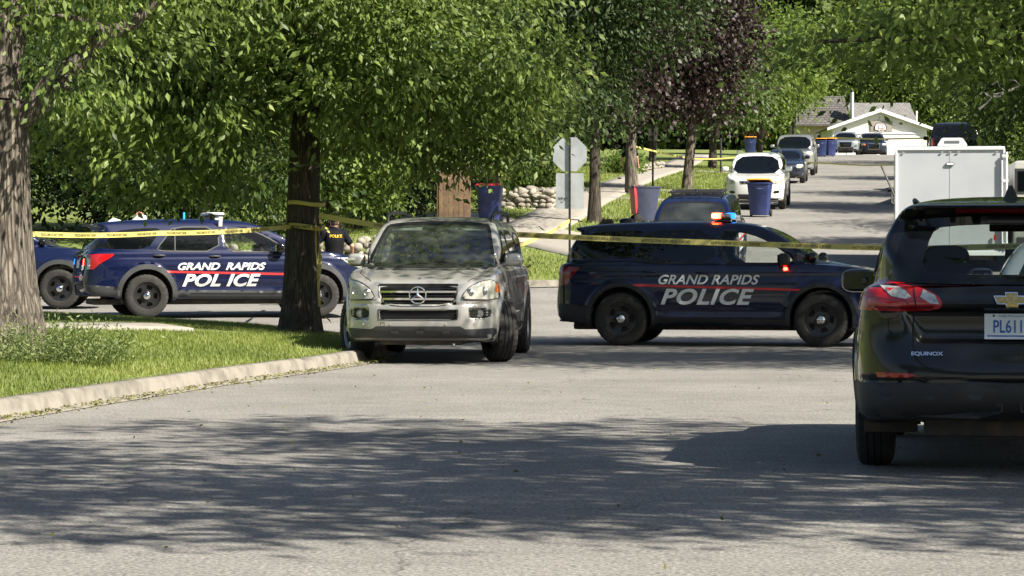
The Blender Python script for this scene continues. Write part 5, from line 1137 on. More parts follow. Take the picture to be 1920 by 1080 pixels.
def tree(name, label, base, r0, ht, ells, n_cl, per, size, leaf='leaf', bark='bark', lean=(0, 0), group=None, seed=1, droop=.5, spread=.42, cat='tree', limbs=6, sub=40, forks=None, cull=None, clear=None, wid=.5, flat=.5, flare=.5, shell=.45):
    """base (x, y); ells: ellipsoids in world coordinates relative to the base on the ground"""
    rg = np.random.default_rng(seed); x, y = base[:2]; z = base[2] if len(base) > 2 else Ez(x, y) + .1
    root = empty(name, (x, y, z), 0, label, cat, group)
    cl, _ = ell_points(rg, ells, n_cl, shell)
    if cull: cl = cl[[cull(x + a, y + b, z + c) for a, b, c in cl]]
    if clear: cl = cl[~((np.abs(cl[:, 0]) < clear[0]) & (cl[:, 1] < .1) & (cl[:, 2] < clear[1]))]
    top = np.array([lean[0], lean[1], ht]); cen = cl.mean(0)
    mb = MB(); P = []; Rr = []
    ns = max(6, int(ht / .35)); ph = rg.uniform(0, 6, 4)
    for i in range(ns + 1):
        t = i / ns; P.append((top[0] * t ** 1.3 + .05 * math.sin(3 * t + ph[0]), top[1] * t ** 1.3 + .05 * math.sin(2.5 * t + ph[1]), ht * t - .15 * (i == 0)))
        Rr.append(r0 * (1 - .38 * t) * (1 + flare * math.exp(-t * ht / .28)) * (1 + .05 * math.sin(7 * t + ph[2])))
    mb.tube(P, Rr, 20)
    V = mb.v; rr = [math.sin(k * 2.1 + ph[3]) * .05 + math.sin(k * 5.0) * .035 for k in range(20)]
    for i in range(ns + 1):
        for k in range(20):
            q = Vector(V[i * 20 + k]); c = Vector(P[i]); V[i * 20 + k] = tuple(c + (q - c) * (1 + rr[k] * (1.6 if i < 3 else 1) + rg.normal(0, .012)))
    ends = []
    fk = forks or []
    for j in range(limbs):
        if j < len(fk): t0, tg, rl = fk[j]; tg = np.array(tg, float)
        else: t0 = rg.uniform(.62, 1); tg = cl[rg.integers(len(cl))] * .75 + cen * .25; rl = r0 * rg.uniform(.22, .42)
        i0 = int(t0 * ns); s = np.array(P[i0]); mid = (s + tg) / 2 + np.array([0, 0, .12 * np.linalg.norm(tg - s)]) * (1 if j >= len(fk) else .3)
        path = []; rd = []
        for t in np.linspace(0, 1, 9):
            q = s * (1 - t) ** 2 + 2 * mid * t * (1 - t) + tg * t * t; q = q + (rg.normal(0, .03 * rl / .1, 3) * (t > 0)); path.append(q); rd.append(rl * (1 - .75 * t) + .008)
        mb.tube([tuple(q) for q in path], rd, 10); ends += list(zip(path[3:], rd[3:]))
    E_ = np.array([e[0] for e in ends])
    for j in range(min(sub, len(cl))):
        tg = cl[rg.integers(len(cl))]; k = np.argmin(((E_ - tg) ** 2).sum(1)); s = E_[k]; rl = min(ends[k][1] * .6, .05); mid = (s + tg) / 2 + rg.normal(0, .12, 3) + np.array([0, 0, .15])
        mb.tube([tuple(s * (1 - t) ** 2 + 2 * mid * t * (1 - t) + tg * t * t) for t in np.linspace(0, 1, 6)], [rl * (1 - .8 * t) + .004 for t in np.linspace(0, 1, 6)], 5, False)
    tr = mb.build('trunk', M[bark], root, True, 80)
    n = len(cl); k = np.repeat(np.arange(n), per); o = rg.normal(0, 1, (len(k), 3)) * np.array([spread, spread, spread * flat]); sc = rg.uniform(.5, 1.25, n)[k][:, None]
    o[:, 2] -= .25 * (o[:, 0] ** 2 + o[:, 1] ** 2) / spread * .6
    cd = rg.normal(0, .55, (n, 3))[k]; p = cl[k] + o * sc; d = cd + o / (np.linalg.norm(o, axis=1)[:, None] + 1e-6) * .7 + (cl[k] - cen) / (np.linalg.norm(cl[k] - cen, axis=1)[:, None] + 1e-6) * .4
    leaves('crown', p, d, size, M[leaf], root, rg, droop, wid=wid, cid=k)
    return root
TG = 'street trees'
gA = lambda x, y: float(lawnA(np.array([x]), np.array([y]))[0])
gB = lambda x, y: float(lawnB(np.array([x]), np.array([y]))[0])
gC = lambda x, y: float(lawnC(np.array([x]), np.array([y]))[0])
gD = lambda x, y: float(lawnD(np.array([x]), np.array([y]))[0])
def infr(x, y, z, m=1.15): return abs(x) < y * .192 * m + .6 and z < 1.25 + y * .097 * m + .5
# big pale tree at the far left
tree('shade_tree', 'thick pale barked tree at the left edge forking into heavy limbs', (-5.27, 27, gA(-5.2, 27) - .02), .40, 2.6,
     [((1.2, .3, 4.1), (2.1, 2.0, .95), 1.4), ((-.8, .5, 5.2), (2.6, 2.6, 1.3), .8), ((.9, -.3, 2.62), (.5, .5, .35), 2.0), ((1.1, .2, 3.2), (.9, .9, .35), 1.2)], 330, 48, .105, 'leaf', 'bark', lean=(.12, .1), seed=3, droop=.9,
     forks=[(.95, (1.75, .2, 3.75), .15), (1.0, (.25, .3, 4.9), .20), (1.0, (-.9, .5, 4.6), .15), (1.0, (.9, .9, 5.2), .08)], limbs=5, spread=.36, wid=.46, flare=.30, group=TG)
# tree wrapped with tape
tree('shade_tree', 'dark trunked tree on the near lawn with yellow tape wound round its trunk', (-2.96, 38, gA(-2.96, 38) - .03), .255, 4.6,
     [((-.3, 0, 5.4), (4.0, 3.6, 1.7), 1.1), ((-2.0, -.5, 3.1), (2.1, 2.1, 1.05), 1.5), ((1.7, -.4, 3.5), (2.1, 2.0, .95), 1.4), ((0, -1.0, 3.9), (2.6, 1.6, 1.1), 1.3), ((2.5, -.3, 2.6), (1.0, .9, .40), 1.3), ((-1.9, .4, 2.15), (1.4, 1.0, .35), 1.2), ((2.6, -2.2, 3.7), (1.4, 1.5, .8), 1.5)], 900, 84, .132, 'leaf', 'bark_dark',
     clear=(.36, 3.3), seed=5, droop=.9, limbs=12, sub=110, spread=.27, wid=.46, flare=.42, group=TG, cull=lambda x, y, z: z < 8.2)
# maple at the far corner, shade put into its leaf colour
tree('street_maple', 'shade-darkened green maple with plain trunk beside the stop sign', (2.25, 74, gB(2.25, 74)), .18, 4.0,
     [((-.4, -1, 5.0), (1.7, 2.0, 2.3), 1), ((.3, -1.5, 6.6), (3.1, 3.0, 2.6), 1), ((-.2, -4, 3.0), (1.3, 1.0, .8), 1.3), ((-1.2, -3, 4.6), (1.5, 1.5, 1.4), 1)], 620, 40, .17, 'leaf_shaded', 'bark_dark', seed=7, droop=.7, limbs=8, spread=.5, group=TG, flare=.2)
# foreground boughs of the corner tree hanging in front of the stop sign
# purple maples
tree('purple_maple', 'purple leaved maple whose trunk stands by the signpost, largest dark crown', (6.4, 98, gB(6.4, 98)), .20, 3.6,
     [((-.2, -1, 6.0), (2.9, 3.2, 2.7), 1), ((-1.6, -1, 7.5), (3.0, 3.0, 2.5), 1), ((.4, -1.5, 3.5), (1.5, 2, .9), 1), ((-1.8, -1, 4.0), (1.6, 1.8, 1.6), 1), ((.2, -1, 8.6), (2.7, 3, 2.2), 1)], 820, 42, .19, 'leaf_purple', 'bark', seed=9, droop=.4, limbs=8, spread=.55, group=TG, lean=(.35, 0), wid=.75, flare=.2)
tree('purple_maple', 'purple leaved maple with thick lit trunk left of the signpost', (4.15, 92, gB(4.15, 92)), .22, 3.4,
     [((-.5, 1, 6.5), (2.8, 2.6, 3.0), 1), ((-.6, 0, 3.6), (1.8, 1.8, 1.2), 1), ((-1.6, 0, 5.2), (2.2, 1.8, 2.2), 1)], 520, 40, .19, 'leaf_purple', 'bark', seed=10, droop=.4, limbs=7, spread=.55, group=TG, wid=.75, flare=.2)
tree('purple_maple', 'purple leaved tree in the yard behind the stop sign', (-1.0, 98, gB(-1, 98)), .2, 3.0,
     [((0, 0, 4.2), (3.6, 2.5, 2.4), 1), ((1.8, 0, 3.0), (2.4, 2, 1.3), 1)], 420, 40, .19, 'leaf_purple', 'bark_dark', seed=11, limbs=6, spread=.55, wid=.75)
for (x, y, r0, h, cw, ch, lf, sd, lab) in [
    (9.7, 129.5, .20, 3.2, 3.2, 3.2, 'leaf_far', 21, 'pale green tree behind the purple maple along the far sidewalk'),
    (13.6, 146, .18, 3.6, 3.4, 3.6, 'leaf_light', 22, 'bright green tree over the silver SUV up the street'),
    (16.9, 160, .13, 4.4, 1.7, 3.0, 'leaf_light', 23, 'thin light green tree left of the grey roof'),
    (7.5, 142, .2, 3.4, 3.6, 3.8, 'leaf_far', 24, 'hazy green tree beyond the purple maple, farther from the kerb')]:
    tree('street_tree', lab, (x, y, gB(x, y)), r0, h, [((0, 0, h + ch * .55), (cw, cw, ch), 1), ((cw * .4, -1, h + .3), (cw * .6, cw * .6, ch * .4), 1), ((-cw * .5, -.5, h + ch * .5), (cw * .7, cw * .7, ch * .6), 1)], 330, 34, .27, lf, 'bark_dark', seed=sd, limbs=6, sub=25, spread=.62, group=TG, flare=.2)
# right hand trees above the trailer and pickup
for (x, y, zb, cw, ch, sd, n, lf, lab) in [
    (20.0, 96, 2.0, 3.6, 4.5, 31, 560, 'leaf_dark', 'dark leafy tree behind the pickup on the right'),
    (16.9, 84, 4.3, 3.0, 3.6, 32, 480, 'leaf_dark', 'dark overhanging tree nearer than the pickup at the right'),
    (23.5, 118, 2.2, 4.0, 4.6, 33, 480, 'leaf', 'mid green tree between the garage and the pickup'),
    (29.0, 150, 3.0, 5.0, 5.5, 34, 420, 'leaf_dark', 'broad tree right of the garage farther up'),
    (19.3, 72, 3.2, 3.4, 4.0, 35, 420, 'leaf_dark', 'dark tree at the right edge beside the trailer')]:
    tree('shade_tree', lab, (x, y, gC(x, y)), .28, zb + 1.2, [((0, 0, zb + ch * .6), (cw, cw, ch), 1), ((-cw * .6, -1, zb + ch * .35), (cw * .6, cw * .6, ch * .5), 1), ((cw * .2, -cw * .5, zb), (cw * .8, cw * .5, .9), 1)], n, 38, .21, lf, 'bark_dark', seed=sd, limbs=7, sub=25, spread=.6, group='trees on the right hand side')
# the big tree on the right whose boughs hang into the top of the view, and which shades the lettered police car
tree('shade_tree', 'overhanging tree with low boughs reaching into the top right of the view', (10.4, 30.0, gD(10.4, 30)), .36, 3.6,
     [((-1.6, .5, 6.5), (5.6, 4.4, 2.2), .9), ((-5.2, 1.8, 3.55), (2.3, 1.8, .40), 2.2), ((-4.6, .5, 3.9), (2.4, 2.0, .6), 1.4), ((-1.9, 5.6, 7.2), (4.4, 2.1, 1.3), 3.0), ((-7.0, 3.2, 6.9), (2.6, 2.0, .9), .7), ((-2.8, 2.2, 3.6), (1.5, 1.5, .42), 1.2), ((1.5, 0, 5.5), (3.6, 3.6, 1.8), .5)], 1500, 60, .125, 'leaf', 'bark_dark', seed=41, droop=.35, limbs=10, sub=60, spread=.44, flat=.35, group='trees on the right hand side',
     forks=[(.9, (-5.5, 1.6, 3.7), .12), (.95, (-3, 2, 3.9), .10), (.9, (-6.85, 1.2, 3.45), .06)])
# canopy beyond the frame to the right that dapples the foreground
tree('shade_tree', 'tree outside the view on the right casting dappled shade over the foreground road', (8.6, 11.5, gD(8.6, 11.5)), .40, 4.0,
     [((-2.2, .8, 7.4), (4.4, 4.7, 1.5), 1), ((1.5, -.5, 7.6), (4.2, 4.4, 1.7), .8), ((-1.6, -2.5, 7.3), (4.4, 2.0, 1.2), 1.1), ((-5.2, -1.2, 7.2), (2.2, 2.2, .9), 1.0), ((-1.0, -3.6, 7.4), (3.6, 1.2, .8), .8)], 500, 80, .15, 'leaf', 'bark_dark', seed=43, limbs=9, sub=50, spread=.25, flat=.4, group='trees on the right hand side')
tree('shade_tree', 'tree behind the viewpoint on the left side of the road', (-9.5, -6, gA(-9.5, -6)), .35, 4.0, [((1, 0, 7), (5, 5, 3), 1)], 260, 40, .22, 'leaf_dark', 'bark_dark', seed=44, limbs=7, spread=.7)
tree('shade_tree', 'tree behind the viewpoint on the right side of the road, crown widened to block sky', (9.0, -14, gD(9, -14)), .35, 3.5, [((0, 0, 6), (5, 4, 3.4), 1), ((-8, 4, 6.2), (7, 4, 2.6), 1)], 700, 40, .22, 'leaf_dark', 'bark_dark', seed=45, limbs=7, spread=.7)  # second crown lobe added unseen to keep sky out of the black car's reflections
for i, (x, y, cx, h) in enumerate([(20.5, 49, -1, 7.5), (21.5, 64, -3.0, 9), (24.5, 78, -3, 9)]):
    tree('shade_tree', ['tree across the side street on the right, out of view, shading the road', 'tree right of the trailer, out of view, shading the road', 'tree farther right of the trailer, out of view, shading the road'][i], (x, y, gC(x, y)), .3, 4.0, [((cx, 0, h), (3.6, 1.7, 1.8), 1)], 220, 36, .2, 'leaf_dark', 'bark_dark', seed=50 + i, limbs=6, spread=.5)
# left background: trees and dense shrubs behind the side street
for (x, y, zb, cw, ch, n, lf, sd, lab) in [
    (-13.5, 70, 1.2, 3.2, 4.2, 420, 'leaf_dark', 61, 'dense tree behind the far left police car'),
    (-7.78, 67.2, 1.6, 3.0, 4.4, 420, 'leaf_dark', 62, 'tree with pale trunk showing above the sunlit police car roof'),
    (-4.6, 70, 1.8, 2.8, 4.2, 360, 'leaf', 63, 'tree behind the officer and the tape bound trunk'),
    (-.6, 82, 2.2, 2.6, 3.6, 340, 'leaf_dark', 64, 'dark tree above the champagne SUV and the wooden fence'),
    (-16, 84, 1, 4.5, 6, 300, 'leaf_deep', 65, 'tall dark tree at the back left'),
    (-9.5, 86, 1, 4.5, 6, 300, 'leaf_deep', 66, 'tall dark tree at the back, centre left'),
    (-3, 95, 2, 4.5, 6, 300, 'leaf_deep', 67, 'tall dark tree behind the yard')]:
    tree('yard_tree', lab, (x, y, gB(x, y)), .22 if sd != 62 else .2, zb + 1.8, [((0, 0, zb + ch * .6), (cw, cw * .7, ch), 1), ((cw * .5, -.5, zb + ch * .3), (cw * .7, cw * .5, ch * .5), 1), ((-cw * .5, -.5, zb + ch * .3), (cw * .7, cw * .5, ch * .5), 1)], n, 36, .20, lf, 'bark', clear=(.6, 4.5) if sd == 62 else None, seed=sd, limbs=6, sub=20, spread=.6, group='trees in the left hand yards')
for i, (x, h_, cw) in enumerate([(22.5, 9, 5), (29, 11, 5.5), (35.5, 9, 5)]):
    tree('street_tree', ['pale green tree rising behind the dark roof of the house', 'pale green tree rising behind the grey roof of the house', 'pale green tree right of the house at the top of the street'][i], (x, 214, 8.4), .3, 5, [((0, 0, h_ * .75), (cw, 3, h_ * .6), 1)], 300, 34, .45, 'leaf_light', 'bark_dark', seed=80 + i, limbs=6, sub=20, spread=1.0, group='trees behind the house')
# distant wood closing the view
rg = np.random.default_rng(99); n = 190000
x = rg.uniform(-75, 95, n); t = rg.random(n); top = 15 + 4 * np.sin(x * .21) + 2.5 * np.sin(x * .57 + 1) + 1.5 * np.sin(x * 1.3)
cl = np.column_stack([x, 232 + 7 * np.sin(x * .9) * np.cos(t * 9) + rg.normal(0, 3, n) , 7.5 + t * (top + 9)])
lf = leaves('distant_wood', cl, np.tile([0, -1., .2], (n, 1)), 1.0, M['leaf_far'], None, rg, .3, wid=.8); tag(lf, kind='stuff')

# ------------------------------------------------------------------ shrubs
def shrub(name, label, x, y, z, rx, ry, rz, n, size, leaf, seed, cat='shrub', group=None, parts=1.0):
    rg = np.random.default_rng(seed); root = empty(name, (x, y, z), 0, label, cat, group)
    nb = 7; c = np.column_stack([rg.uniform(-.6, .6, nb) * rx, rg.uniform(-.5, .5, nb) * ry, rg.uniform(.35, .75, nb) * rz]); k = rg.integers(0, nb, n)
    u = rg.normal(0, 1, (n, 3)); u /= np.linalg.norm(u, axis=1)[:, None]; r = rg.random(n) ** .3
    p = c[k] + u * r[:, None] * np.array([rx * .5, ry * .5, rz * .42]) * rg.uniform(.75, 1.15, nb)[k][:, None] + rg.normal(0, size * .5, (n, 3)); p[:, 2] = np.abs(p[:, 2])
    leaves('foliage', p, u, size, M[leaf], root, rg, .1, wid=.6)
    mb = MB()
    for i in range(6):
        a = rg.uniform(0, 6.28); mb.tube([(0, 0, -.1), (.3 * rx * math.cos(a), .3 * ry * math.sin(a), rz * .4), (.55 * rx * math.cos(a), .55 * ry * math.sin(a), rz * .8)], [.03, .02, .008], 6)
    mb.build('stems', M['bark_dark'], root, True); return root
SG = 'shrubs in the yards'
for i, (x, y, rx, ry, rz, n, s, lf, lab) in enumerate([
    (-14.6, 66.5, 2.6, 1.5, 3.0, 6500, .13, 'leaf_deep', 'dark evergreen shrub at the far left behind the side street'),
    (-11.0, 66.3, 2.6, 1.6, 2.9, 6500, .13, 'leaf_deep', 'dark evergreen shrub left of the pale trunk'),
    (-8.9, 66.0, 1.9, 1.4, 2.0, 4500, .12, 'leaf_dark', 'dark green shrub behind the sunlit police car'),
    (-5.4, 64.6, 1.5, 1.1, 1.7, 4500, .10, 'leaf_light', 'bright green shrub just left of the officer'),
    (-2.9, 68.4, 2.3, 1.3, 2.3, 7000, .11, 'leaf_deep', 'dark blue green shrub right of the officer'),
    (-3.3, 70.6, 1.3, 1.0, 2.2, 4000, .11, 'leaf_deep', 'dark shrub against the wooden fence'),
    (-4.1, 66.2, 1.4, 1.0, 2.1, 4200, .10, 'leaf_light', 'sunlit shrub behind the officer'),
    (.6, 92.5, 1.4, 1.0, 1.0, 2600, .12, 'leaf_light', 'light green bush in the yard left of the stop sign'),
    (4.6, 116, 1.3, 1.2, 1.0, 1800, .15, 'leaf_light', 'low bush by the bend of the sidewalk'),
    (19.0, 90, 2.2, 1.6, 2.6, 3600, .15, 'leaf_dark', 'dark bush right of the pickup'),
    (16.0, 78, 1.3, .8, 2.5, 2600, .13, 'leaf_light', 'yellow green bush above the parked camper')]):
    if i < 7: y += 5.0; rz *= 1.12; rx *= 1.06
    g = gB(x, y) if x < 12 else gC(x, y)
    shrub('shrub', lab, x, y, g - .05, rx, ry, rz, n, s, lf, 200 + i, group=SG)
# ground cover
def blades(name, px, py, fz, h, m, rg, wid=.008, lean=.5, label=None):
    n = len(px); z = fz(px, py); a = rg.uniform(0, 2 * math.pi, n); H = h * rg.uniform(.5, 1.3, n); l = rg.uniform(.1, lean, n) * H
    b = np.column_stack([px, py, z - .01]); s = np.column_stack([np.cos(a), np.sin(a), np.zeros(n)]) * wid; d = np.column_stack([np.cos(a + 1.3) * l, np.sin(a + 1.3) * l, H])
    V = np.stack([b - s, b + s, b + d], 1).reshape(-1, 3); i = np.arange(n) * 3; me = mesh_np(name, V, np.column_stack([i, i + 1, i + 2]))
    at = me.attributes.new('rnd', 'FLOAT', 'FACE'); q = .5 + .25 * np.sin(px * 1.9 + 2 * np.sin(py * .8)) + .25 * np.sin(px * .7 + py * 1.1 + 1.5 * np.sin(px * 2.7)); at.data.foreach_set('value', np.clip(rg.random(n) * .5 + q * .5, 0, 1).astype(np.float32)); return link(name, me, None, m, False)
M['grass'] = leaf_mat('grass_blade', (.085, .125, .018), (.235, .285, .055), .3, .55, yel=(.34, .31, .12))
def inside(px, py, line, side): 
    poly = np.vstack([line, side]); return poly_sd(np.column_stack([px, py]), poly) < -.02
rg = np.random.default_rng(5); n = 330000
px = rg.uniform(-9.5, -1.5, n); py = 15 + 31 * rg.random(n) ** .9
SLAB = np.array([(-9.0, 34.8), (-5.6, 35.0), (-4.5, 35.5)])
k = inside(px, py, K_NEAR, np.array([(-44, 30), (-44, -12)])) & (np.abs(px) < py * .2 + .4) & (line_d(np.column_stack([px, py]), K_NEAR) > .10)
ds = line_d(np.column_stack([px, py]), SLAB); k &= ds > .95
patch = np.sin(px * 2.1) * np.sin(py * 1.3 + 1) + np.sin(px * 5 + 2) * np.sin(py * 4.1) * .5
k &= rg.random(n) < np.clip(.85 + patch * .25, .25, 1)
g = blades('grass', px[k], py[k], lawnA, .052, M['grass'], rg, .0055, 1.0); tag(g, kind='stuff')
n = 150000; px = rg.uniform(-9, 14, n); py = rg.uniform(57, 135, n)
k = inside(px, py, K_FARL, np.array([(-60, 262)])) & (np.abs(px) < py * .2 + .4) & (line_d(np.column_stack([px, py]), K_FARL) > .15)
WALK = np.array([(-.6, 66.0), (.7, 71.5), (2.2, 84), (4.9, 108), (7.6, 128), (11.2, 160)]); k &= line_d(np.column_stack([px, py]), WALK) > .95
DRV = np.array([(2.4, 63.5), (-.3, 71), (-2.2, 76)]); k &= line_d(np.column_stack([px, py]), DRV) > 1.5
g = blades('far_grass', px[k], py[k], lawnB, .10, M['grass'], rg, .014, .9); tag(g, kind='stuff')
# ------------------------------------------------------------------ paths, walls, fence
slab_path('front_path', [(-9.0, 34.8), (-5.6, 35.0), (-4.5, 35.5)], 1.7, lawnA, .045)
slab_path('sidewalk', WALK, 1.7, lawnB, .03)
slab_path('driveway', [(4.0, 60.5), (2.0, 64.5), (-.3, 71), (-2.2, 76)], 3.0, lambda x, y: lawnB(x, y), .02)
slab_path('carriage_walk', [(5.2, 96), (8.3, 94)], 1.1, lawnB, .03); slab_path('carriage_walk', [(3.1, 87.5), (6.9, 86)], 1.0, lawnB, .03); slab_path('cross_walk', [(7.4, 124), (12.2, 122)], 1.2, lawnB, .03)
M['stone'] = mat('field_stone', (.33, .30, .25), .9, noise=(2.5, (.20, .18, .15), .4, .65), bump=(14, .8, .03))
def rock(mb, c, s, rg):
    bm = bmesh.new(); bmesh.ops.create_icosphere(bm, subdivisions=2, radius=1.0); d = rg.normal(0, 1, (4, 3)); ph = rg.uniform(0, 6, 4)
    for v in bm.verts:
        k = 1 + sum(.09 * math.sin(2.4 * float(np.dot(v.co, q)) + p) for q, p in zip(d, ph)); v.co = Vector((v.co.x * s[0] * k, v.co.y * s[1] * k, v.co.z * s[2] * k))
    bm.transform(Matrix.Translation(c) @ Matrix.Rotation(rg.uniform(0, 3), 4, 'Z')); bm.verts.index_update(); mb.add([v.co[:] for v in bm.verts], [[v.index for v in f.verts] for f in bm.faces]); bm.free()
def stone_wall(label, pts, h, seed, th=.35):
    rg = np.random.default_rng(seed); p = densify(np.array(pts, float), .22, False); mb = MB(); x0, y0 = p[0]; z0 = gB(x0, y0)
    for (x, y) in p:
        g = gB(x, y); rows = max(1, int(h / .14))
        for r in range(rows + 1):
            if r == rows and rg.random() < .4: continue
            rock(mb, (x - x0 + rg.normal(0, .05), y - y0 + rg.normal(0, .06) + .05 * r, g - z0 + .05 + r * .135 - .08), (rg.uniform(.09, .19), rg.uniform(.10, th * .5), rg.uniform(.06, .12)), rg)
    o = mb.build('stone_wall', M['stone'], None, True, 70); o.location = (x0, y0, z0); return tag(o, label, 'stone wall')
stone_wall('low dry stone wall under the bank behind the officer', [(-8.5, 60.2), (-2.2, 60.6)], .75, 3)
stone_wall('pile of pale rounded stones beside the driveway and the red lidded bin', [(-.7, 79.4), (1.1, 79.0), (1.35, 80.2), (.0, 80.6)], .62, 4, .5)
stone_wall('short line of rocks beside the far sidewalk', [(5.3, 117.5), (7.2, 128)], .35, 5)
M['wood'] = mat('weathered_wood', (.20, .125, .07), .85, noise=(5, (.11, .07, .045), .35, .65), bump=(30, .5, .01))
f = empty('wooden_fence', (-1.93, 68.2, gB(-1.5, 68.2)), 0, 'brown wooden board fence behind the champagne SUV roof', 'fence')
for i in range(2): MB().box((.06 + i * .76, .06, .85), (.10, .10, 1.8), .01).build('fence_post', M['wood'], f)
mb = MB()
for i in range(6): mb.box((.12 + i * .128, 0, .82 + .01 * (i % 3)), (.118, .024, 1.62), .004)
mb.build('fence_boards', M['wood'], f); mb = MB()
for zz in (.4, 1.3): mb.box((.42, .03, zz), (.84, .04, .09), .005)
mb.build('fence_rail', M['wood'], f)

# ------------------------------------------------------------------ signs
M['galv'] = mat('galvanised_steel', (.16, .155, .14), .5, .6, noise=(20, (.09, .085, .075), .4, .65)); M['sign_back'] = mat('sign_aluminium', (.50, .53, .54), .5, .35, noise=(3, (.40, .43, .44), .4, .65))
def oct_pts(r): return [(r * math.cos(R(22.5 + 45 * i)), r * math.sin(R(22.5 + 45 * i))) for i in range(8)]
px_, py_ = 1.28, 59.2; z0 = gB(px_, py_) - .05
s = empty('stop_sign', (px_, py_, z0), R(-6), 'back of an octagonal stop sign on a steel post with a square panel below', 'road sign')
mb = MB(); mb.box((-.02, 0, 1.48), (.012, .035, 2.96), .003); mb.box((.02, 0, 1.48), (.012, .035, 2.96), .003); mb.box((0, .016, 1.48), (.05, .008, 2.96), .003); mb.build('post', M['galv'], s)
mb = MB(); mb.prism([(a, b + 2.60) for a, b in oct_pts(.405)], .030, .034); sb = mb.build('sign_panel', M['sign_back'], s)
mb = MB(); mb.prism([(a, b + 2.60) for a, b in oct_pts(.400)], .034, .036); mb.build('sign_face', M['red_decal'], sb)
v, ff = text2d('STOP', .25, bold=.03, sx=.75); me = mesh_py('sign_text', [(-a, .0375, b + 2.60) for a, b in v], ff); link('sign_text', me, sb, M['white_decal'], False)
q = chaikin([(-.31, 1.39), (-.31, 2.18), (.31, 2.18), (.31, 1.39)], 1); q = [(-.29, 1.39), (-.31, 1.41), (-.31, 2.16), (-.29, 2.18), (.29, 2.18), (.31, 2.16), (.31, 1.41), (.29, 1.39)]
mb = MB(); mb.prism(q, .030, .034); sp_ = mb.build('lower_panel', M['sign_back'], s)
mb = MB(); g = [(-.27, 1.60), (-.24, 1.65), (-.215, 1.59), (-.20, 1.64), (-.17, 1.65), (-.185, 1.58), (-.15, 1.63), (-.12, 1.62), (-.12, 1.58), (-.09, 1.64), (-.07, 1.60), (-.05, 1.635)]
mb.tube([(a, .027, b) for a, b in g], .007, 5); mb.tube([(-.20, .027, 1.55), (-.17, .027, 1.53), (-.14, .027, 1.56)], .006, 5); mb.build('scribble', M['dark_txt'], sp_)
for zz in (1.5, 2.05, 2.4, 2.8): MB().lathe([(0, .0), (.012, 0), (.012, .012), (0, .014)], 8, 'Y', (0, -.02, zz)).build('bolt', M['galv'], s)
s = empty('parking_sign', (5.12, 97, gB(5.12, 97) - .05), R(-8), 'small upright sign on a thin post left of the purple maple trunk', 'road sign')
MB().box((0, 0, 1.15), (.07, .05, 2.3), .005).build('post', M['trim'], s); MB().box((0, .035, 2.05), (.34, .006, .46), .002).build('sign_panel', M['sign_back'], s)
s = empty('utility_post', (9.55, 122, gB(9.55, 122) - .05), 0, 'thin bare dark post on the verge behind the white SUV', 'post'); MB().tube([(0, 0, 0), (0, 0, 1.65)], .045).build('post', M['trim'], s)

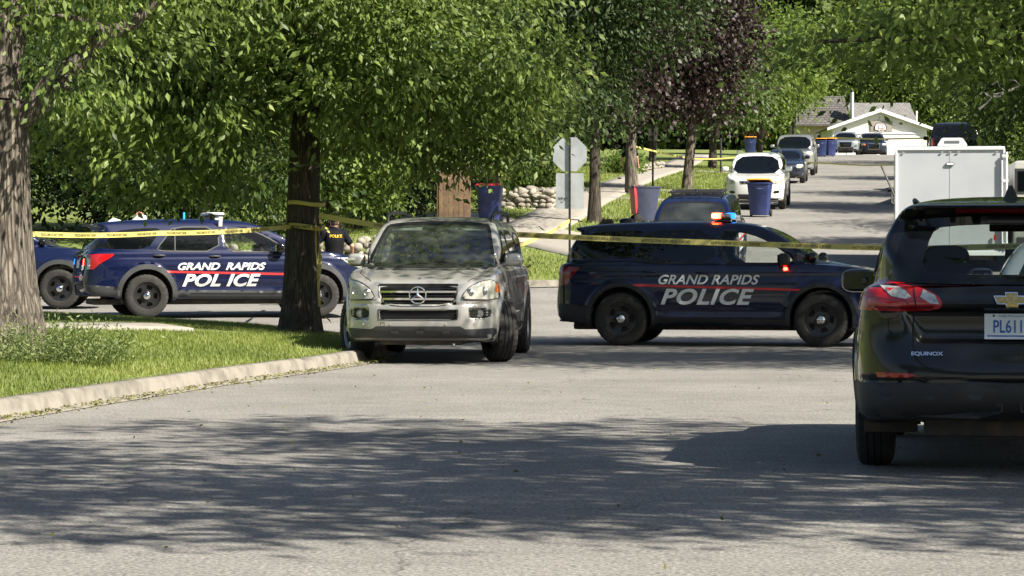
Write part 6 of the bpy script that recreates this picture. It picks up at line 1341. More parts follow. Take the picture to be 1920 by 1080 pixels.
# ------------------------------------------------------------------ wheeled bins
M['bin'] = mat('bin_blue', (.020, .035, .135), .5, noise=(5, (.035, .05, .15), .4, .65), bump=(40, .2, .003)); M['bin_red'] = mat('bin_red_lid', (.45, .02, .03), .5); M['bin_orange'] = mat('bin_orange_lid', (.72, .33, .04), .5)
M['bin_grey'] = mat('bin_grey_blue', (.055, .065, .125), .5, noise=(5, (.07, .08, .14), .4, .65))
def wheelie(lid, open_lid=0, body='bin', label=''):
    r = empty('wheelie_bin', (0, 0, 0), 0, label, 'wheeled bin', 'wheeled bins at the kerb')
    def ring(z, w, d, oy=0): 
        q = []
        for sx, sy in ((-1, -1), (1, -1), (1, 1), (-1, 1)):
            for k in range(3):
                a = math.atan2(sy, sx) + (k - 1) * .35; q.append((sx * (w / 2 - .05) + .05 * math.cos(a) * 1.3, oy + sy * (d / 2 - .05) + .05 * math.sin(a) * 1.3, z))
        return q
    rings = [ring(.05, .50, .50), ring(.12, .52, .52), ring(.70, .58, .62), ring(.74, .60, .66), ring(.98, .64, .72), ring(.985, .68, .76), ring(1.02, .68, .76), ring(1.02, .62, .70), ring(.5, .5, .5)]
    mb = MB(); V = sum(rings, []); n = 12; F = [(i * n + k, i * n + (k + 1) % n, (i + 1) * n + (k + 1) % n, (i + 1) * n + k) for i in range(len(rings) - 1) for k in range(n)] + [tuple(range(n))]
    mb.add(V, F); b = mb.build('bin_body', M[body], r, True, 35)
    mb = MB(); mb.tube([(-.25, .40, .98), (.25, .40, .98)], .018); mb.tube([(-.25, .40, .98), (-.25, .33, .95)], .018); mb.tube([(.25, .40, .98), (.25, .33, .95)], .018); mb.build('push_handle', M[body], r, True)
    for sg in (-1, 1): MB().lathe([(0, -.03), (.10, -.03), (.12, -.02), (.12, .02), (.10, .03), (0, .03)], 20, 'X', (sg * .30, .25, .12)).build('bin_wheel', M['rubber'], r, True)
    mb = MB(); V = []; 
    for i, (y, h) in enumerate([(-.40, .0), (-.38, .035), (-.2, .065), (.1, .075), (.34, .05), (.38, .0)]):
        for x, k in ((-.355, 0), (-.33, 1), (0, 1.12), (.33, 1), (.355, 0)): V.append((x, y - .38, h * k))
    F = [(i * 5 + k, i * 5 + k + 1, (i + 1) * 5 + k + 1, (i + 1) * 5 + k) for i in range(5) for k in range(4)]; F.append(tuple([0, 5, 10, 15, 20, 25, 26, 27, 28, 29, 24, 19, 14, 9, 4, 3, 2, 1]))
    mb.add(V, F); l = mb.build('lid', M[lid], r, True, 40); l.location = (0, .38, 1.025); l.rotation_euler = (-R(open_lid), 0, 0)
    # round pale mark with two lines of small print
    mb = MB(); mb.lathe([(0, -.346), (.045, -.346)], 18, 'Y', (-.10, 0, .86)); mb.build('printed_mark', M['white'], b)
    for q, zz in (('CITY OF', .875), ('RECYCLING', .845)):
        v, ff = text2d(q, .02, bold=.02); me = mesh_py('printed_text', [(a + .05, -.352, c + zz) for a, c in v], ff); link('printed_text', me, b, M['white'], False)
    return r
b1 = wheelie('bin_orange', 6, 'bin', 'blue wheeled bin with orange rimmed lid standing before the white SUV'); b1.location = (7.45, 80.2, Ez(7.45, 80.2)); b1.rotation_euler = (0, 0, R(-14))
b2 = wheelie('bin_red', 0, 'bin', 'blue wheeled bin with red lid beside the pile of stones'); b2.location = (-.60, 72.0, float(lawnB(np.array([-.6]), np.array([72.0]))[0]) + .02); b2.rotation_euler = (0, 0, R(-6))
b3 = wheelie('bin_red', 274, 'bin_grey', 'grey blue wheeled bin with its red lid hanging open down one side'); b3.location = (3.72, 74.5, gB(3.72, 74.5)); b3.rotation_euler = (0, 0, R(98))
b4 = wheelie('bin_orange', 8, 'bin', 'blue wheeled bin with orange lid under the bright tree, left of the large silver SUV'); b4.location = (14.1, 158, gB(14.1, 158))
b5 = copy_tree(b4); b5.location = (19.7, 170, Ez(19.7, 170)); b5['label'] = 'blue wheeled bin with orange lid, left one of the two close together up the street'
b6 = copy_tree(b4); b6.location = (20.35, 170.6, Ez(20.3, 170.6)); b6['label'] = 'blue wheeled bin with orange lid, right one of the two close together up the street'; b6.rotation_euler = (0, 0, .3)
shrub('flower_pot', 'clump of red flowers behind the orange lidded bin', 14.6, 160.5, gB(14.6, 160.5), .9, .5, 1.6, 700, .12, 'leaf_dark', 77, cat='flowers')
M['petal'] = mat('red_petal', (.55, .03, .05), .6); rgp = np.random.default_rng(6); fl = [o for o in C.objects if o.name.startswith('flower_pot')][0]
leaves('blossoms', np.column_stack([rgp.normal(.1, .3, 160), rgp.normal(-.2, .15, 160), rgp.normal(1.25, .14, 160)]), np.tile([0, -1., 0], (160, 1)), .12, M['petal'], fl, rgp)

# ------------------------------------------------------------------ trailer
M['alu_white'] = mat('white_aluminium', (.47, .49, .52), .38, .0, coat=.3, noise=(1.2, (.42, .44, .48), .35, .65)); M['roof_grey'] = mat('weathered_roof', (.06, .075, .07), .6, noise=(3, (.10, .12, .11), .4, .65))
tx, ty = 9.72, 59.2; tz = Ez(tx, ty) + .03
T = empty('cargo_trailer', (tx, ty, tz), R(-7.5), 'tall white enclosed cargo trailer with a vent box on its roof', 'trailer')
Wt, Ht, Lt = 2.36, 2.86, 5.0
MB().box((0, Lt / 2, .45 + (Ht - .45) / 2), (Wt, Lt, Ht - .45), .02).build('box_body', M['alu_white'], T, False)
MB().box((0, Lt / 2, Ht + .012), (Wt - .08, Lt - .08, .02), .004).build('roof_skin', M['roof_grey'], T)
mb = MB(); mb.box((0, -.012, Ht - .03), (Wt + .03, .05, .075), .01); mb.box((0, -.015, .50), (Wt + .03, .05, .10), .01)
for sg in (-1, 1): mb.box((sg * (Wt / 2 + .002), -.012, (Ht + .45) / 2), (.045, .05, Ht - .55), .01)
mb.build('corner_trim', M['white'], T)
MB().box((0, -.002, (Ht + .5) / 2), (.008, .008, Ht - .7)).build('door_seam', M['alu_white'], T)
for xx in (-1.02, -.18, 0, .18, 1.02): MB().box((xx, -.028, Ht - .115), (.06, .02, .022), .008).build('marker_light', M['clear_lens'], T)
q = [(.095 * math.copysign(abs(math.cos(a)) ** .5, math.cos(a)), -.04, Ht - .38 + .035 * math.copysign(abs(math.sin(a)) ** .6, math.sin(a))) for a in np.linspace(0, 2 * math.pi, 29)]
h_ = MB().prism([(a, c) for a, b_, c in q[:-1]], -.035, 0).build('dome_light', M['greytrim'], T); MB().box((0, -.034, Ht - .38), (.155, .015, .046), .006).build('lens', M['white'], h_)
mb = MB(); mb.tube([(Wt / 2 + .05, -.06, .6), (Wt / 2 + .05, -.06, Ht - .12)], .028); mb.tube([(Wt / 2 - .04, -.06, .6), (Wt / 2 - .05, -.06, Ht - .3)], .02)
for zz in (.7, 1.5, 2.1, 2.65): mb.box((Wt / 2 + .02, -.055, zz), (.14, .05, .07), .01)
mb.build('door_hinge', M['white'], T, True)
for zz in (1.55, .95): MB().box((-Wt / 2 - .012, .0, zz + .05), (.03, .04, .42), .008).build('side_latch', M['sign_back'], T)
mb = MB(); mb.tube([(-Wt / 2 - .33, -.02, 2.45), (-Wt / 2 - .04, -.02, 1.78)], .022); mb.tube([(-Wt / 2 - .10, -.02, 1.92), (-Wt / 2 - .10, -.02, 1.62), (-Wt / 2 - .02, -.02, 1.60)], .016); mb.build('ramp_arm', M['galv'], T, True)
mb = MB(); mb.prism([(-.23, Ht + .07), (-.23, Ht + .12), (-.15, Ht + .25), (-.11, Ht + .27), (.30, Ht + .27), (.34, Ht + .25), (.43, Ht + .12), (.43, Ht + .07)], 1.45, 2.15); v_ = mb.build('roof_vent', M['white'], T)
MB().box((.10, 1.8, Ht + .045), (.56, .6, .06), .01).build('vent_base', M['trim'], v_)
mb = MB()
for r_ in range(3):
    for k_ in range(9): mb.box((-.06 + k_ * .038, 1.445, Ht + .155 + r_ * .022), (.024, .012, .008))
mb.build('vent_slots', M['trim'], v_)
MB().box((0, Lt / 2, .42), (1.9, Lt - .3, .12), .02).build('chassis', M['under'], T)
mb = MB(); mb.box((-.98, -.05, .85), (.05, .03, .12), .008); mb.box((.98, -.05, .85), (.05, .03, .12), .008); mb.build('tail_light', M['red_lens'], T)
for yy in (2.2, 2.95):
    for sg in (-1, 1):
        w_ = wheel(T, 0, 1, .0, .34, .2, .2, 'five'); w_.location = (sg * 1.02, yy, .34); w_.rotation_euler = (0, 0, -math.pi / 2 * sg)
# camper beside the trailer
M['beige'] = mat('camper_panel', (.46, .46, .43), .5, noise=(1.5, (.40, .40, .38), .4, .65))
Cp = empty('camper_van', (12.35, 60.2, Ez(12.3, 60.2) + .1), R(-7.5), 'pale grey camper with a dark window to the right of the white trailer', 'camper')
MB().box((0.05, 2.6, 1.45), (2.1, 5.2, 2.0), .08).build('body', M['beige'], Cp, True, 50)
MB().box((0.05, 0, 1.62), (1.9, .03, .03), .008).build('trim_strip', M['white'], Cp)
w_ = MB().box((-.42, -.004, 1.98), (1.15, .03, .58), .05).build('window_frame', M['trim'], Cp); MB().box((-.42, -.018, 1.98), (1.02, .02, .46), .03).build('pane', M['dglass'], w_)
MB().box((-.55, -.008, 1.38), (.75, .03, .42), .03).build('lower_hatch', M['trim'], Cp)
MB().box((0.05, -.04, .62), (2.0, .12, .2), .03).build('bumper', M['trim'], Cp)
for sg in (-1, 1):
    MB().box((.05 + sg * .92, -.01, 1.05), (.10, .03, .28), .01).build('tail_light', M['red_lens'], Cp)
    for yy in (1.1, 4.2): w_ = wheel(Cp, 0, 1, 0, .34, .2, .2, 'five'); w_.location = (.05 + sg * .92, yy, .30); w_.rotation_euler = (0, 0, -math.pi / 2 * sg)

# ------------------------------------------------------------------ garage and house
M['siding'] = bpy.data.materials.new('white_siding'); M['siding'].use_nodes = True; nt = M['siding'].node_tree; p = nt.nodes['Principled BSDF']
tc = N(nt, 'ShaderNodeTexCoord'); wv = N(nt, 'ShaderNodeTexWave', bands_direction='Z', wave_profile='SAW', i_Scale=1.6); nt.links.new(tc.outputs['Object'], wv.inputs['Vector'])
p.inputs['Base Color'].default_value = (.80, .79, .72, 1); p.inputs['Roughness'].default_value = .6; b = N(nt, 'ShaderNodeBump', i_Strength=.9, i_Distance=.03); nt.links.new(wv.outputs[0], b.inputs['Height']); nt.links.new(b.outputs[0], p.inputs['Normal'])
def shingle(name, c1, c2, sc):
    m = bpy.data.materials.new(name); m.use_nodes = True; nt = m.node_tree; p = nt.nodes['Principled BSDF']; tc = N(nt, 'ShaderNodeTexCoord'); mp = N(nt, 'ShaderNodeMapping'); nt.links.new(tc.outputs['Object'], mp.inputs[0]); mp.inputs['Rotation'].default_value = (R(90), 0, 0)
    br = N(nt, 'ShaderNodeTexBrick', i_Scale=sc); br.inputs['Color1'].default_value = (*c1, 1); br.inputs['Color2'].default_value = (*c2, 1); br.inputs['Mortar'].default_value = (c1[0] * .25, c1[1] * .25, c1[2] * .25, 1); br.inputs['Mortar Size'].default_value = .03
    nt.links.new(mp.outputs[0], br.inputs['Vector']); nt.links.new(br.outputs[0], p.inputs['Base Color']); p.inputs['Roughness'].default_value = .9
    b = N(nt, 'ShaderNodeBump', i_Strength=.7, i_Distance=.05); nt.links.new(br.outputs[0], b.inputs['Height']); nt.links.new(b.outputs[0], p.inputs['Normal']); return m
M['roof_dark'] = shingle('dark_roof_tiles', (.085, .078, .075), (.13, .12, .115), 1.3); M['roof_mid'] = shingle('grey_shingles', (.17, .165, .16), (.24, .235, .23), 2.2)
gy = 191; sc_ = gy / 5000; gx0 = (1553 - 960) * sc_; gx1 = (1748 - 960) * sc_; gz = 8.05; cx = (gx0 + gx1) / 2 - .05; hw = (gx1 - gx0) / 2 - .35
Z = lambda py, y: 1.25 + (485 - py) / 5000 * y
ez = Z(238, gy) - gz; pz = Z(207, gy) - gz
g = empty('garage', (cx, gy, gz), 0, 'white gabled garage with a basketball hoop at the top of the street', 'garage')
MB().prism([(-hw, 0), (hw, 0), (hw, ez), (0, pz - .05), (-hw, ez)], 0, 7).build('walls', M['siding'], g)
mb = MB()
for sg in (-1, 1):
    dx, dz = hw + .38, ez - .17; L_ = math.hypot(dx, pz - dz); an = math.atan2(pz - dz, dx)
    mb.prism([(0, pz), (0, pz + .10), (sg * dx, dz + .10), (sg * dx, dz)], -.35, 7.2)
mb.build('roof', M['roof_mid'], g)
mb = MB()
for sg in (-1, 1): mb.prism([(0, pz - .14), (0, pz + .12), (sg * (hw + .42), ez - .07), (sg * (hw + .42), ez - .27)], -.40, -.352)
mb.build('barge_board', M['white'], g)
dd = MB().box((.25, -.02, 1.05), (hw * 1.55, .05, 2.1), .01).build('garage_door', M['white'], g)
mb = MB()
for zz in (.52, 1.04, 1.56): mb.box((.25, -.048, zz), (hw * 1.53, .01, .018))
mb.build('panel_line', M['sign_back'], dd); MB().box((.1, -.05, 2.17), (hw * 1.62, .10, .12), .01).build('door_lintel', M['white'], dd)
bb = MB().box((.1, -.07, 2.65), (1.55, .05, .78), .01).build('plywood_panel', M['walk'], g)
q = [(-.40, 2.42), (-.42, 2.62), (-.34, 2.82), (-.18, 2.92), (0, 2.90), (.18, 2.92), (.34, 2.82), (.42, 2.62), (.40, 2.42)]
hp = empty('basketball_hoop', (cx + .05, gy - .12, gz), 0, 'fan shaped basketball backboard with orange rim on the garage wall', 'basketball hoop')
MB().prism(q, -.02, .0).build('backboard', M['white'], hp); q2 = chaikin(q, 1, False)
MB().tube([(a, -.03, c) for a, c in q2], .022, 6).build('backboard_edge', M['roof_grey'], hp); MB().tube([(-.14, -.03, 2.5), (-.14, -.03, 2.78), (.14, -.03, 2.78), (.14, -.03, 2.5), (-.14, -.03, 2.5)], .015, 5).build('target_square', M['dark_red'], hp)
MB().tube([(.22 * math.cos(a), -.30 + .22 * math.sin(a), 2.48) for a in np.linspace(0, 2 * math.pi, 20)], .018, 6, False).build('rim', M['led_red'] if False else M['red_decal'], hp)
mb = MB()
for i in range(10):
    a = i * .628; mb.tube([(.21 * math.cos(a), -.30 + .21 * math.sin(a), 2.48), (.12 * math.cos(a + .3), -.30 + .12 * math.sin(a + .3), 2.10)], .009, 4)
mb.build('net', M['white'], hp)
hy = 203; sh = hy / 5000
hz = 8.2; H = empty('brick_house', ((1610 - 960) * sh, hy, hz), 0, 'cream house with grey tiled roofs behind the garage', 'house')
X = lambda px: (px - 1610) * sh
zt1 = Z(176, hy) - hz; ze1 = Z(236, hy) - hz; zt2 = Z(188, hy) - hz; ze2 = Z(224, hy) - hz
M['cream'] = mat('cream_wall', (.55, .47, .30), .8, noise=(2, (.48, .41, .27), .4, .65))
MB().box(((X(1500) + X(1725)) / 2, 5.0, ze1 / 2 + .2), (X(1725) - X(1500), 8.0, ze1 + .3)).build('wall', M['cream'], H)
MB().prism([(.3, ze1), (.3, ze1 + .1), (4.5, zt1 + .1), (4.5, zt1)], X(1492), X(1596), 'X').build('roof', M['roof_dark'], H)
MB().prism([(.5, ze2 - .5), (.5, ze2 - .4), (5.2, zt2 + .1), (5.2, zt2)], X(1603), X(1724), 'X').build('roof', M['roof_mid'], H)
MB().box((X(1600), 1.0, (Z(172, hy) - hz) / 2 + .45), (.15, 1.2, Z(172, hy) - hz - .9), .02).build('chimney', M['white'], H)
MB().box((X(1722), 1.0, ze2 - .6), (.12, .12, 2.6), .01).build('downpipe', M['white'], H)
for px0 in (1520, 1540): w_ = MB().box((X(px0), 1.0, ze1 - 1.0), (.55, .08, .8), .01).build('window', M['white'], H); MB().box((X(px0), .955, ze1 - 1.0), (.42, .03, .66)).build('pane', M['dglass'], w_)
# white house glimpsed through the crowns on the left
hy = 106; H2 = empty('white_house', (-5.2, hy, gB(-5.2, hy)), 0, 'white house glimpsed through the leaves of the trees on the left', 'house')
MB().box((0, 4, 3.4), (9, 8, 6.8)).build('wall', M['siding'], H2); MB().prism([(-4.9, 6.7), (0, 9.4), (4.9, 6.7), (4.9, 6.9), (0, 9.65), (-4.9, 6.9)], -.4, 8.4).build('roof', M['roof_mid'], H2)
for xx in (-2.4, 0, 2.4):
    for zz in (1.7, 4.8): w_ = MB().box((xx, -.02, zz), (1.1, .08, 1.5), .01).build('window', M['white'], H2); MB().box((xx, -.065, zz), (.9, .03, 1.3)).build('pane', M['dglass'], w_)
MB().box((1.2, -.05, 1.0), (1.0, .08, 2.0), .01).build('door', M['wood'], H2)
# drive for the pickup
slab_path('pickup_drive', [(14.0, 88), (16.6, 99), (17.8, 109)], 3.2, lawnC, .03)

# ------------------------------------------------------------------ barrier tape
M['tape'] = mat('yellow_tape', (.60, .53, .17), .45); M['tape_old'] = mat('yellow_tape_dull', (.50, .44, .12), .5)
def tape(label, pts, w=.076, sag=0.0, txt=True, m='tape', flip=True, twist=0.0, group='barrier tapes', every=.95, face=None, start=.3):
    p = np.array(pts, float); out = [p[0]]
    for a, b in zip(p[:-1], p[1:]):
        k = max(2, int(np.linalg.norm(b - a) / .12))
        for i in range(1, k + 1):
            t = i / k; q = a + (b - a) * t; q[2] -= sag * 4 * t * (1 - t) * np.linalg.norm(b - a) / 5; out.append(q)
    p = np.array(out); s = np.r_[0, np.cumsum(np.linalg.norm(np.diff(p, axis=0), axis=1))]; t = np.gradient(p, axis=0); t /= np.linalg.norm(t, axis=1)[:, None]
    up = np.tile([0, 0, 1.0], (len(p), 1)); nrm = np.cross(t, up); nrm /= np.linalg.norm(nrm, axis=1)[:, None]; up = np.cross(nrm, t)
    an = twist * np.sin(s * 1.7) + .12 * np.sin(s * 4.1); u = up * np.cos(an)[:, None] + nrm * np.sin(an)[:, None]; nn = np.cross(t, u); nn *= np.sign(-(nn[:, 1]) if face is None else nn @ np.array(face))[:, None]
    root = None; n = len(p)
    V = np.vstack([p - u * w / 2, p + u * w / 2, p - u * w / 2 - nn * .0008, p + u * w / 2 - nn * .0008]); i = np.arange(n - 1)
    F = np.vstack([np.column_stack([i, i + 1, n + i + 1, n + i]), np.column_stack([2 * n + i, 3 * n + i, 3 * n + i + 1, 2 * n + i + 1])])
    o = link('barrier_tape', mesh_np('barrier_tape', V, F), None, M[m]); tag(o, label, 'barrier tape', group)
    if txt:
        v0, f0 = text2d('POLICE LINE DO NOT CROSS', w * .50, bold=.012, sx=.98); hw_ = v0[:, 0].max(); c = start + hw_; 
        while c + hw_ < s[-1]:
            ss = c + v0[:, 0]; vv = v0[:, 1] * (-1 if flip else 1); b = np.column_stack([np.interp(ss, s, p[:, k]) for k in range(3)]); uu = np.column_stack([np.interp(ss, s, u[:, k]) for k in range(3)]); ni = np.column_stack([np.interp(ss, s, nn[:, k]) for k in range(3)])
            q = b + uu * vv[:, None] + ni * .003; link('printed_text', mesh_py('printed_text', q, f0), o, M['dark_txt'], False); c += 2 * hw_ + .30
    return o
def W(px, py, y): return ((px - 960) / 5000 * y, y, 1.25 + (485 - py) / 5000 * y)
trx, try_ = -2.96, 38.0
tape('yellow police tape strung from the tree across the shaded police car', [W(598, 404, 37.9), W(735, 427, 37.4), W(975, 440, 36.9), W(1340, 455, 36.0), W(1720, 466, 35.0), (10.1, 30.2, 1.55)], sag=.012, start=.9)
tape('yellow tape from pale left trunk to dark trunk, crossing the sunlit police car', [W(20, 438, 30.0), W(66, 439, 30.8), W(300, 437, 34), W(545, 425, 37.8)], .062, sag=.03, flip=False, start=.1)
for z_, lab in ((406.5, 'lower printed band of yellow tape wound round the dark trunk'), (385 - 3, 'upper band of yellow tape wound round the dark trunk')):
    zc = 1.25 + (485 - (z_ + (19 if z_ > 400 else 0))) / 5000 * 38; rr = .262
    c = [(trx + .03 + rr * 1.03 * math.cos(a), try_ + rr * 1.03 * math.sin(a), zc + .02 * math.sin(a * 2)) for a in np.linspace(0, 2 * math.pi, 33)]
    p_ = np.array(c); n_ = len(p_); out = (p_ - np.array([trx + .03, try_, 0])); out[:, 2] = 0; out /= np.linalg.norm(out, axis=1)[:, None]; u_ = np.array([0, 0, 1.0]); w_ = .076 if z_ > 400 else .06
    V = np.vstack([p_ - u_ * w_ / 2, p_ + u_ * w_ / 2, p_ + u_ * w_ / 2 - out * .002, p_ - u_ * w_ / 2 - out * .002]); i = np.arange(n_ - 1)
    F = np.vstack([np.column_stack([k * n_ + i, k * n_ + i + 1, ((k + 1) % 4) * n_ + i + 1, ((k + 1) % 4) * n_ + i]) for k in range(4)])
    o = link('barrier_tape', mesh_np('barrier_tape', V, F), None, M['tape_old']); tag(o, lab, 'barrier tape', 'barrier tapes')
    if z_ > 400:
        v0, f0 = text2d('LINE DO NOT CROSS', .042, bold=.03); aa = -math.pi / 2 + v0[:, 0] / (rr * 1.04) ; r2 = rr * 1.045
        link('printed_text', mesh_py('printed_text', np.column_stack([trx + .03 + r2 * np.cos(aa), try_ + r2 * np.sin(aa), zc + v0[:, 1]]), f0), o, M['dark_txt'], False)
tape('loose end of yellow tape hanging down the right side of the tree to the grass', [W(598, 425, 37.75), W(600, 480, 37.72), W(597, 520, 37.7), W(601, 565, 37.68), W(606, 590, 37.65), W(620, 603, 37.5)], .07, 0, True, 'tape', False, 1.1, face=(.3, -1, 0))
tape('second loose strand of yellow tape beside the hanging end', [W(592, 402, 37.75), W(593, 470, 37.7), W(596, 520, 37.68), W(600, 575, 37.7)], .045, 0, False, 'tape_old', twist=1.2, face=(.3, -1, 0))
tape('short dull tape strand running from the tree down towards the officer', [W(598, 414, 38.1), W(608, 424, 43), W(618, 436, 49)], .06, 0, False, 'tape_old', twist=.6)
0 and tape('thin taut yellow tape from the tree behind the champagne SUV roof', [W(600, 421, 38.2), W(735, 428, 42), W(900, 434, 50)], .05, 0, False, 'tape_old')
tape('yellow tape slanting from the stop sign post to the lower left', [W(1068, 414, 59.1), W(1036, 434, 55), W(978, 459, 49), W(940, 468, 46)], .08, 0, False, 'tape', twist=.4)
tape('faint yellow tape up the street in front of the purple maple', [W(1180, 272, 93), W(1290, 297, 99), W(1385, 294, 128)], .06, .01, False)
tape('faint yellow tape across the far road behind the dark sedan', [W(1385, 294, 128), W(1480, 303, 124), W(1620, 310, 120), W(1700, 309, 118)], .07, .0, False)
tape('faint yellow tape in front of the garage door', [W(1548, 258, 175), W(1640, 261, 170), W(1752, 259, 165)], .10, 0, False)
tape('yellow tape behind the stone pile beside the driveway', [W(930, 370, 79), W(1020, 361, 83), W(1052, 362, 84)], .08, 0, False)

# ------------------------------------------------------------------ weeds, dead branch, litter
def weeds(label, x, y, rx, ry, h, n, seed, m='leaf_weed'):
    rg = np.random.default_rng(seed); z = gA(x, y); root = empty('weed_clump', (x, y, z), 0, label, 'weeds'); mb = MB(); pts = []; dr = []
    for i in range(n):
        a = rg.uniform(0, 6.28); r = rg.random() ** .6; bx, by = rx * r * math.cos(a), ry * r * math.sin(a); hh = h * rg.uniform(.45, 1.1) * (1.1 - .5 * r); lx, ly = rg.normal(0, .12) + bx * .3, rg.normal(0, .12) + by * .3
        pth = [(bx + lx * t * t, by + ly * t * t, hh * t - .02) for t in (0, .33, .66, 1)]; mb.tube(pth, [.004, .0035, .003, .002], 4, False)
        for t in np.linspace(.12, 1, 16): pts.append((bx + lx * t * t + rg.normal(0, .03 + .03*(1-t)), by + ly * t * t + rg.normal(0, .03), hh * t)); dr.append((rg.normal(), rg.normal(), .6))
    mb.build('stalks', M['grass'], root); leaves('foliage', np.array(pts), np.array(dr), .052, M[m], root, rg, -.2, wid=.32); return root
weeds('wispy green weeds growing around the foot of the pale left tree', -4.45, 26.2, .74, .5, .50, 190, 1); weeds('low weeds on the camera side of the pale left trunk', -5.1, 25.6, .5, .35, .26, 60, 2)
mb = MB(); c0 = W(1895, 120, 60)
def branch(a, b, r):
    a, b = Vector(a), Vector(b); m_ = (a + b) / 2 + Vector((random.uniform(-.06, .06), 0, random.uniform(-.06, .06))); mb.tube([a, m_, b], [r, r * .8, r * .5], 6)
nodes = [W(1835, 205, 66), W(1860, 182, 66), W(1885, 172, 66), W(1912, 160, 66)]
for a, b in zip(nodes[:-1], nodes[1:]): branch(a, b, .035)
for a, b in [((1860, 182), (1846, 175)), ((1885, 172), (1870, 152)), ((1870, 152), (1858, 158)), ((1870, 152), (1868, 146)), ((1885, 172), (1855, 176)), ((1912, 160), (1890, 150)), ((1890, 150), (1872, 148)), ((1855, 176), (1842, 172))]: branch(W(*a, 66), W(*b, 66), .016)
mb.build('x', M['alu_white'] if False else M['walk']); bo = C.objects[-1]
db = bpy.data.objects[bo.name]; db.name = 'dead_branch'; tag(db, 'bare pale dead branch against the dark leaves at the right edge', 'branch')
rg = np.random.default_rng(12); n = 1500; kk = rg.integers(0, 1, n); t = rg.random(n)
seg = densify(K_NEAR, .1, False); seg = seg[(seg[:, 1] > 18) & (seg[:, 1] < 33)]; q = seg[rg.integers(0, len(seg), n)]; off = np.abs(rg.normal(0, .16, n)) + .06
P_ = np.column_stack([q[:, 0] + off + rg.normal(0, .03, n), q[:, 1] + rg.normal(0, .1, n) - off * .2]); n2 = 140
P2 = np.column_stack([rg.uniform(-4, 4, n2), rg.uniform(10.5, 30, n2)]); P_ = np.vstack([P_, P2]); z_ = E(P_[:, 0], P_[:, 1]) + .012 + np.where(np.arange(len(P_)) < n, .02, 0)
d_ = rg.normal(0, 1, (len(P_), 3)); d_[:, 2] = 0
lt = leaves('leaf_litter', np.column_stack([P_, z_]), d_ * 2, .035, M['leaf_litter'] if 'leaf_litter' in M else leaf_mat('dry_leaf', (.10, .085, .03), (.22, .23, .06), .2, .7), None, rg, -.1, wid=.5); tag(lt, kind='stuff')
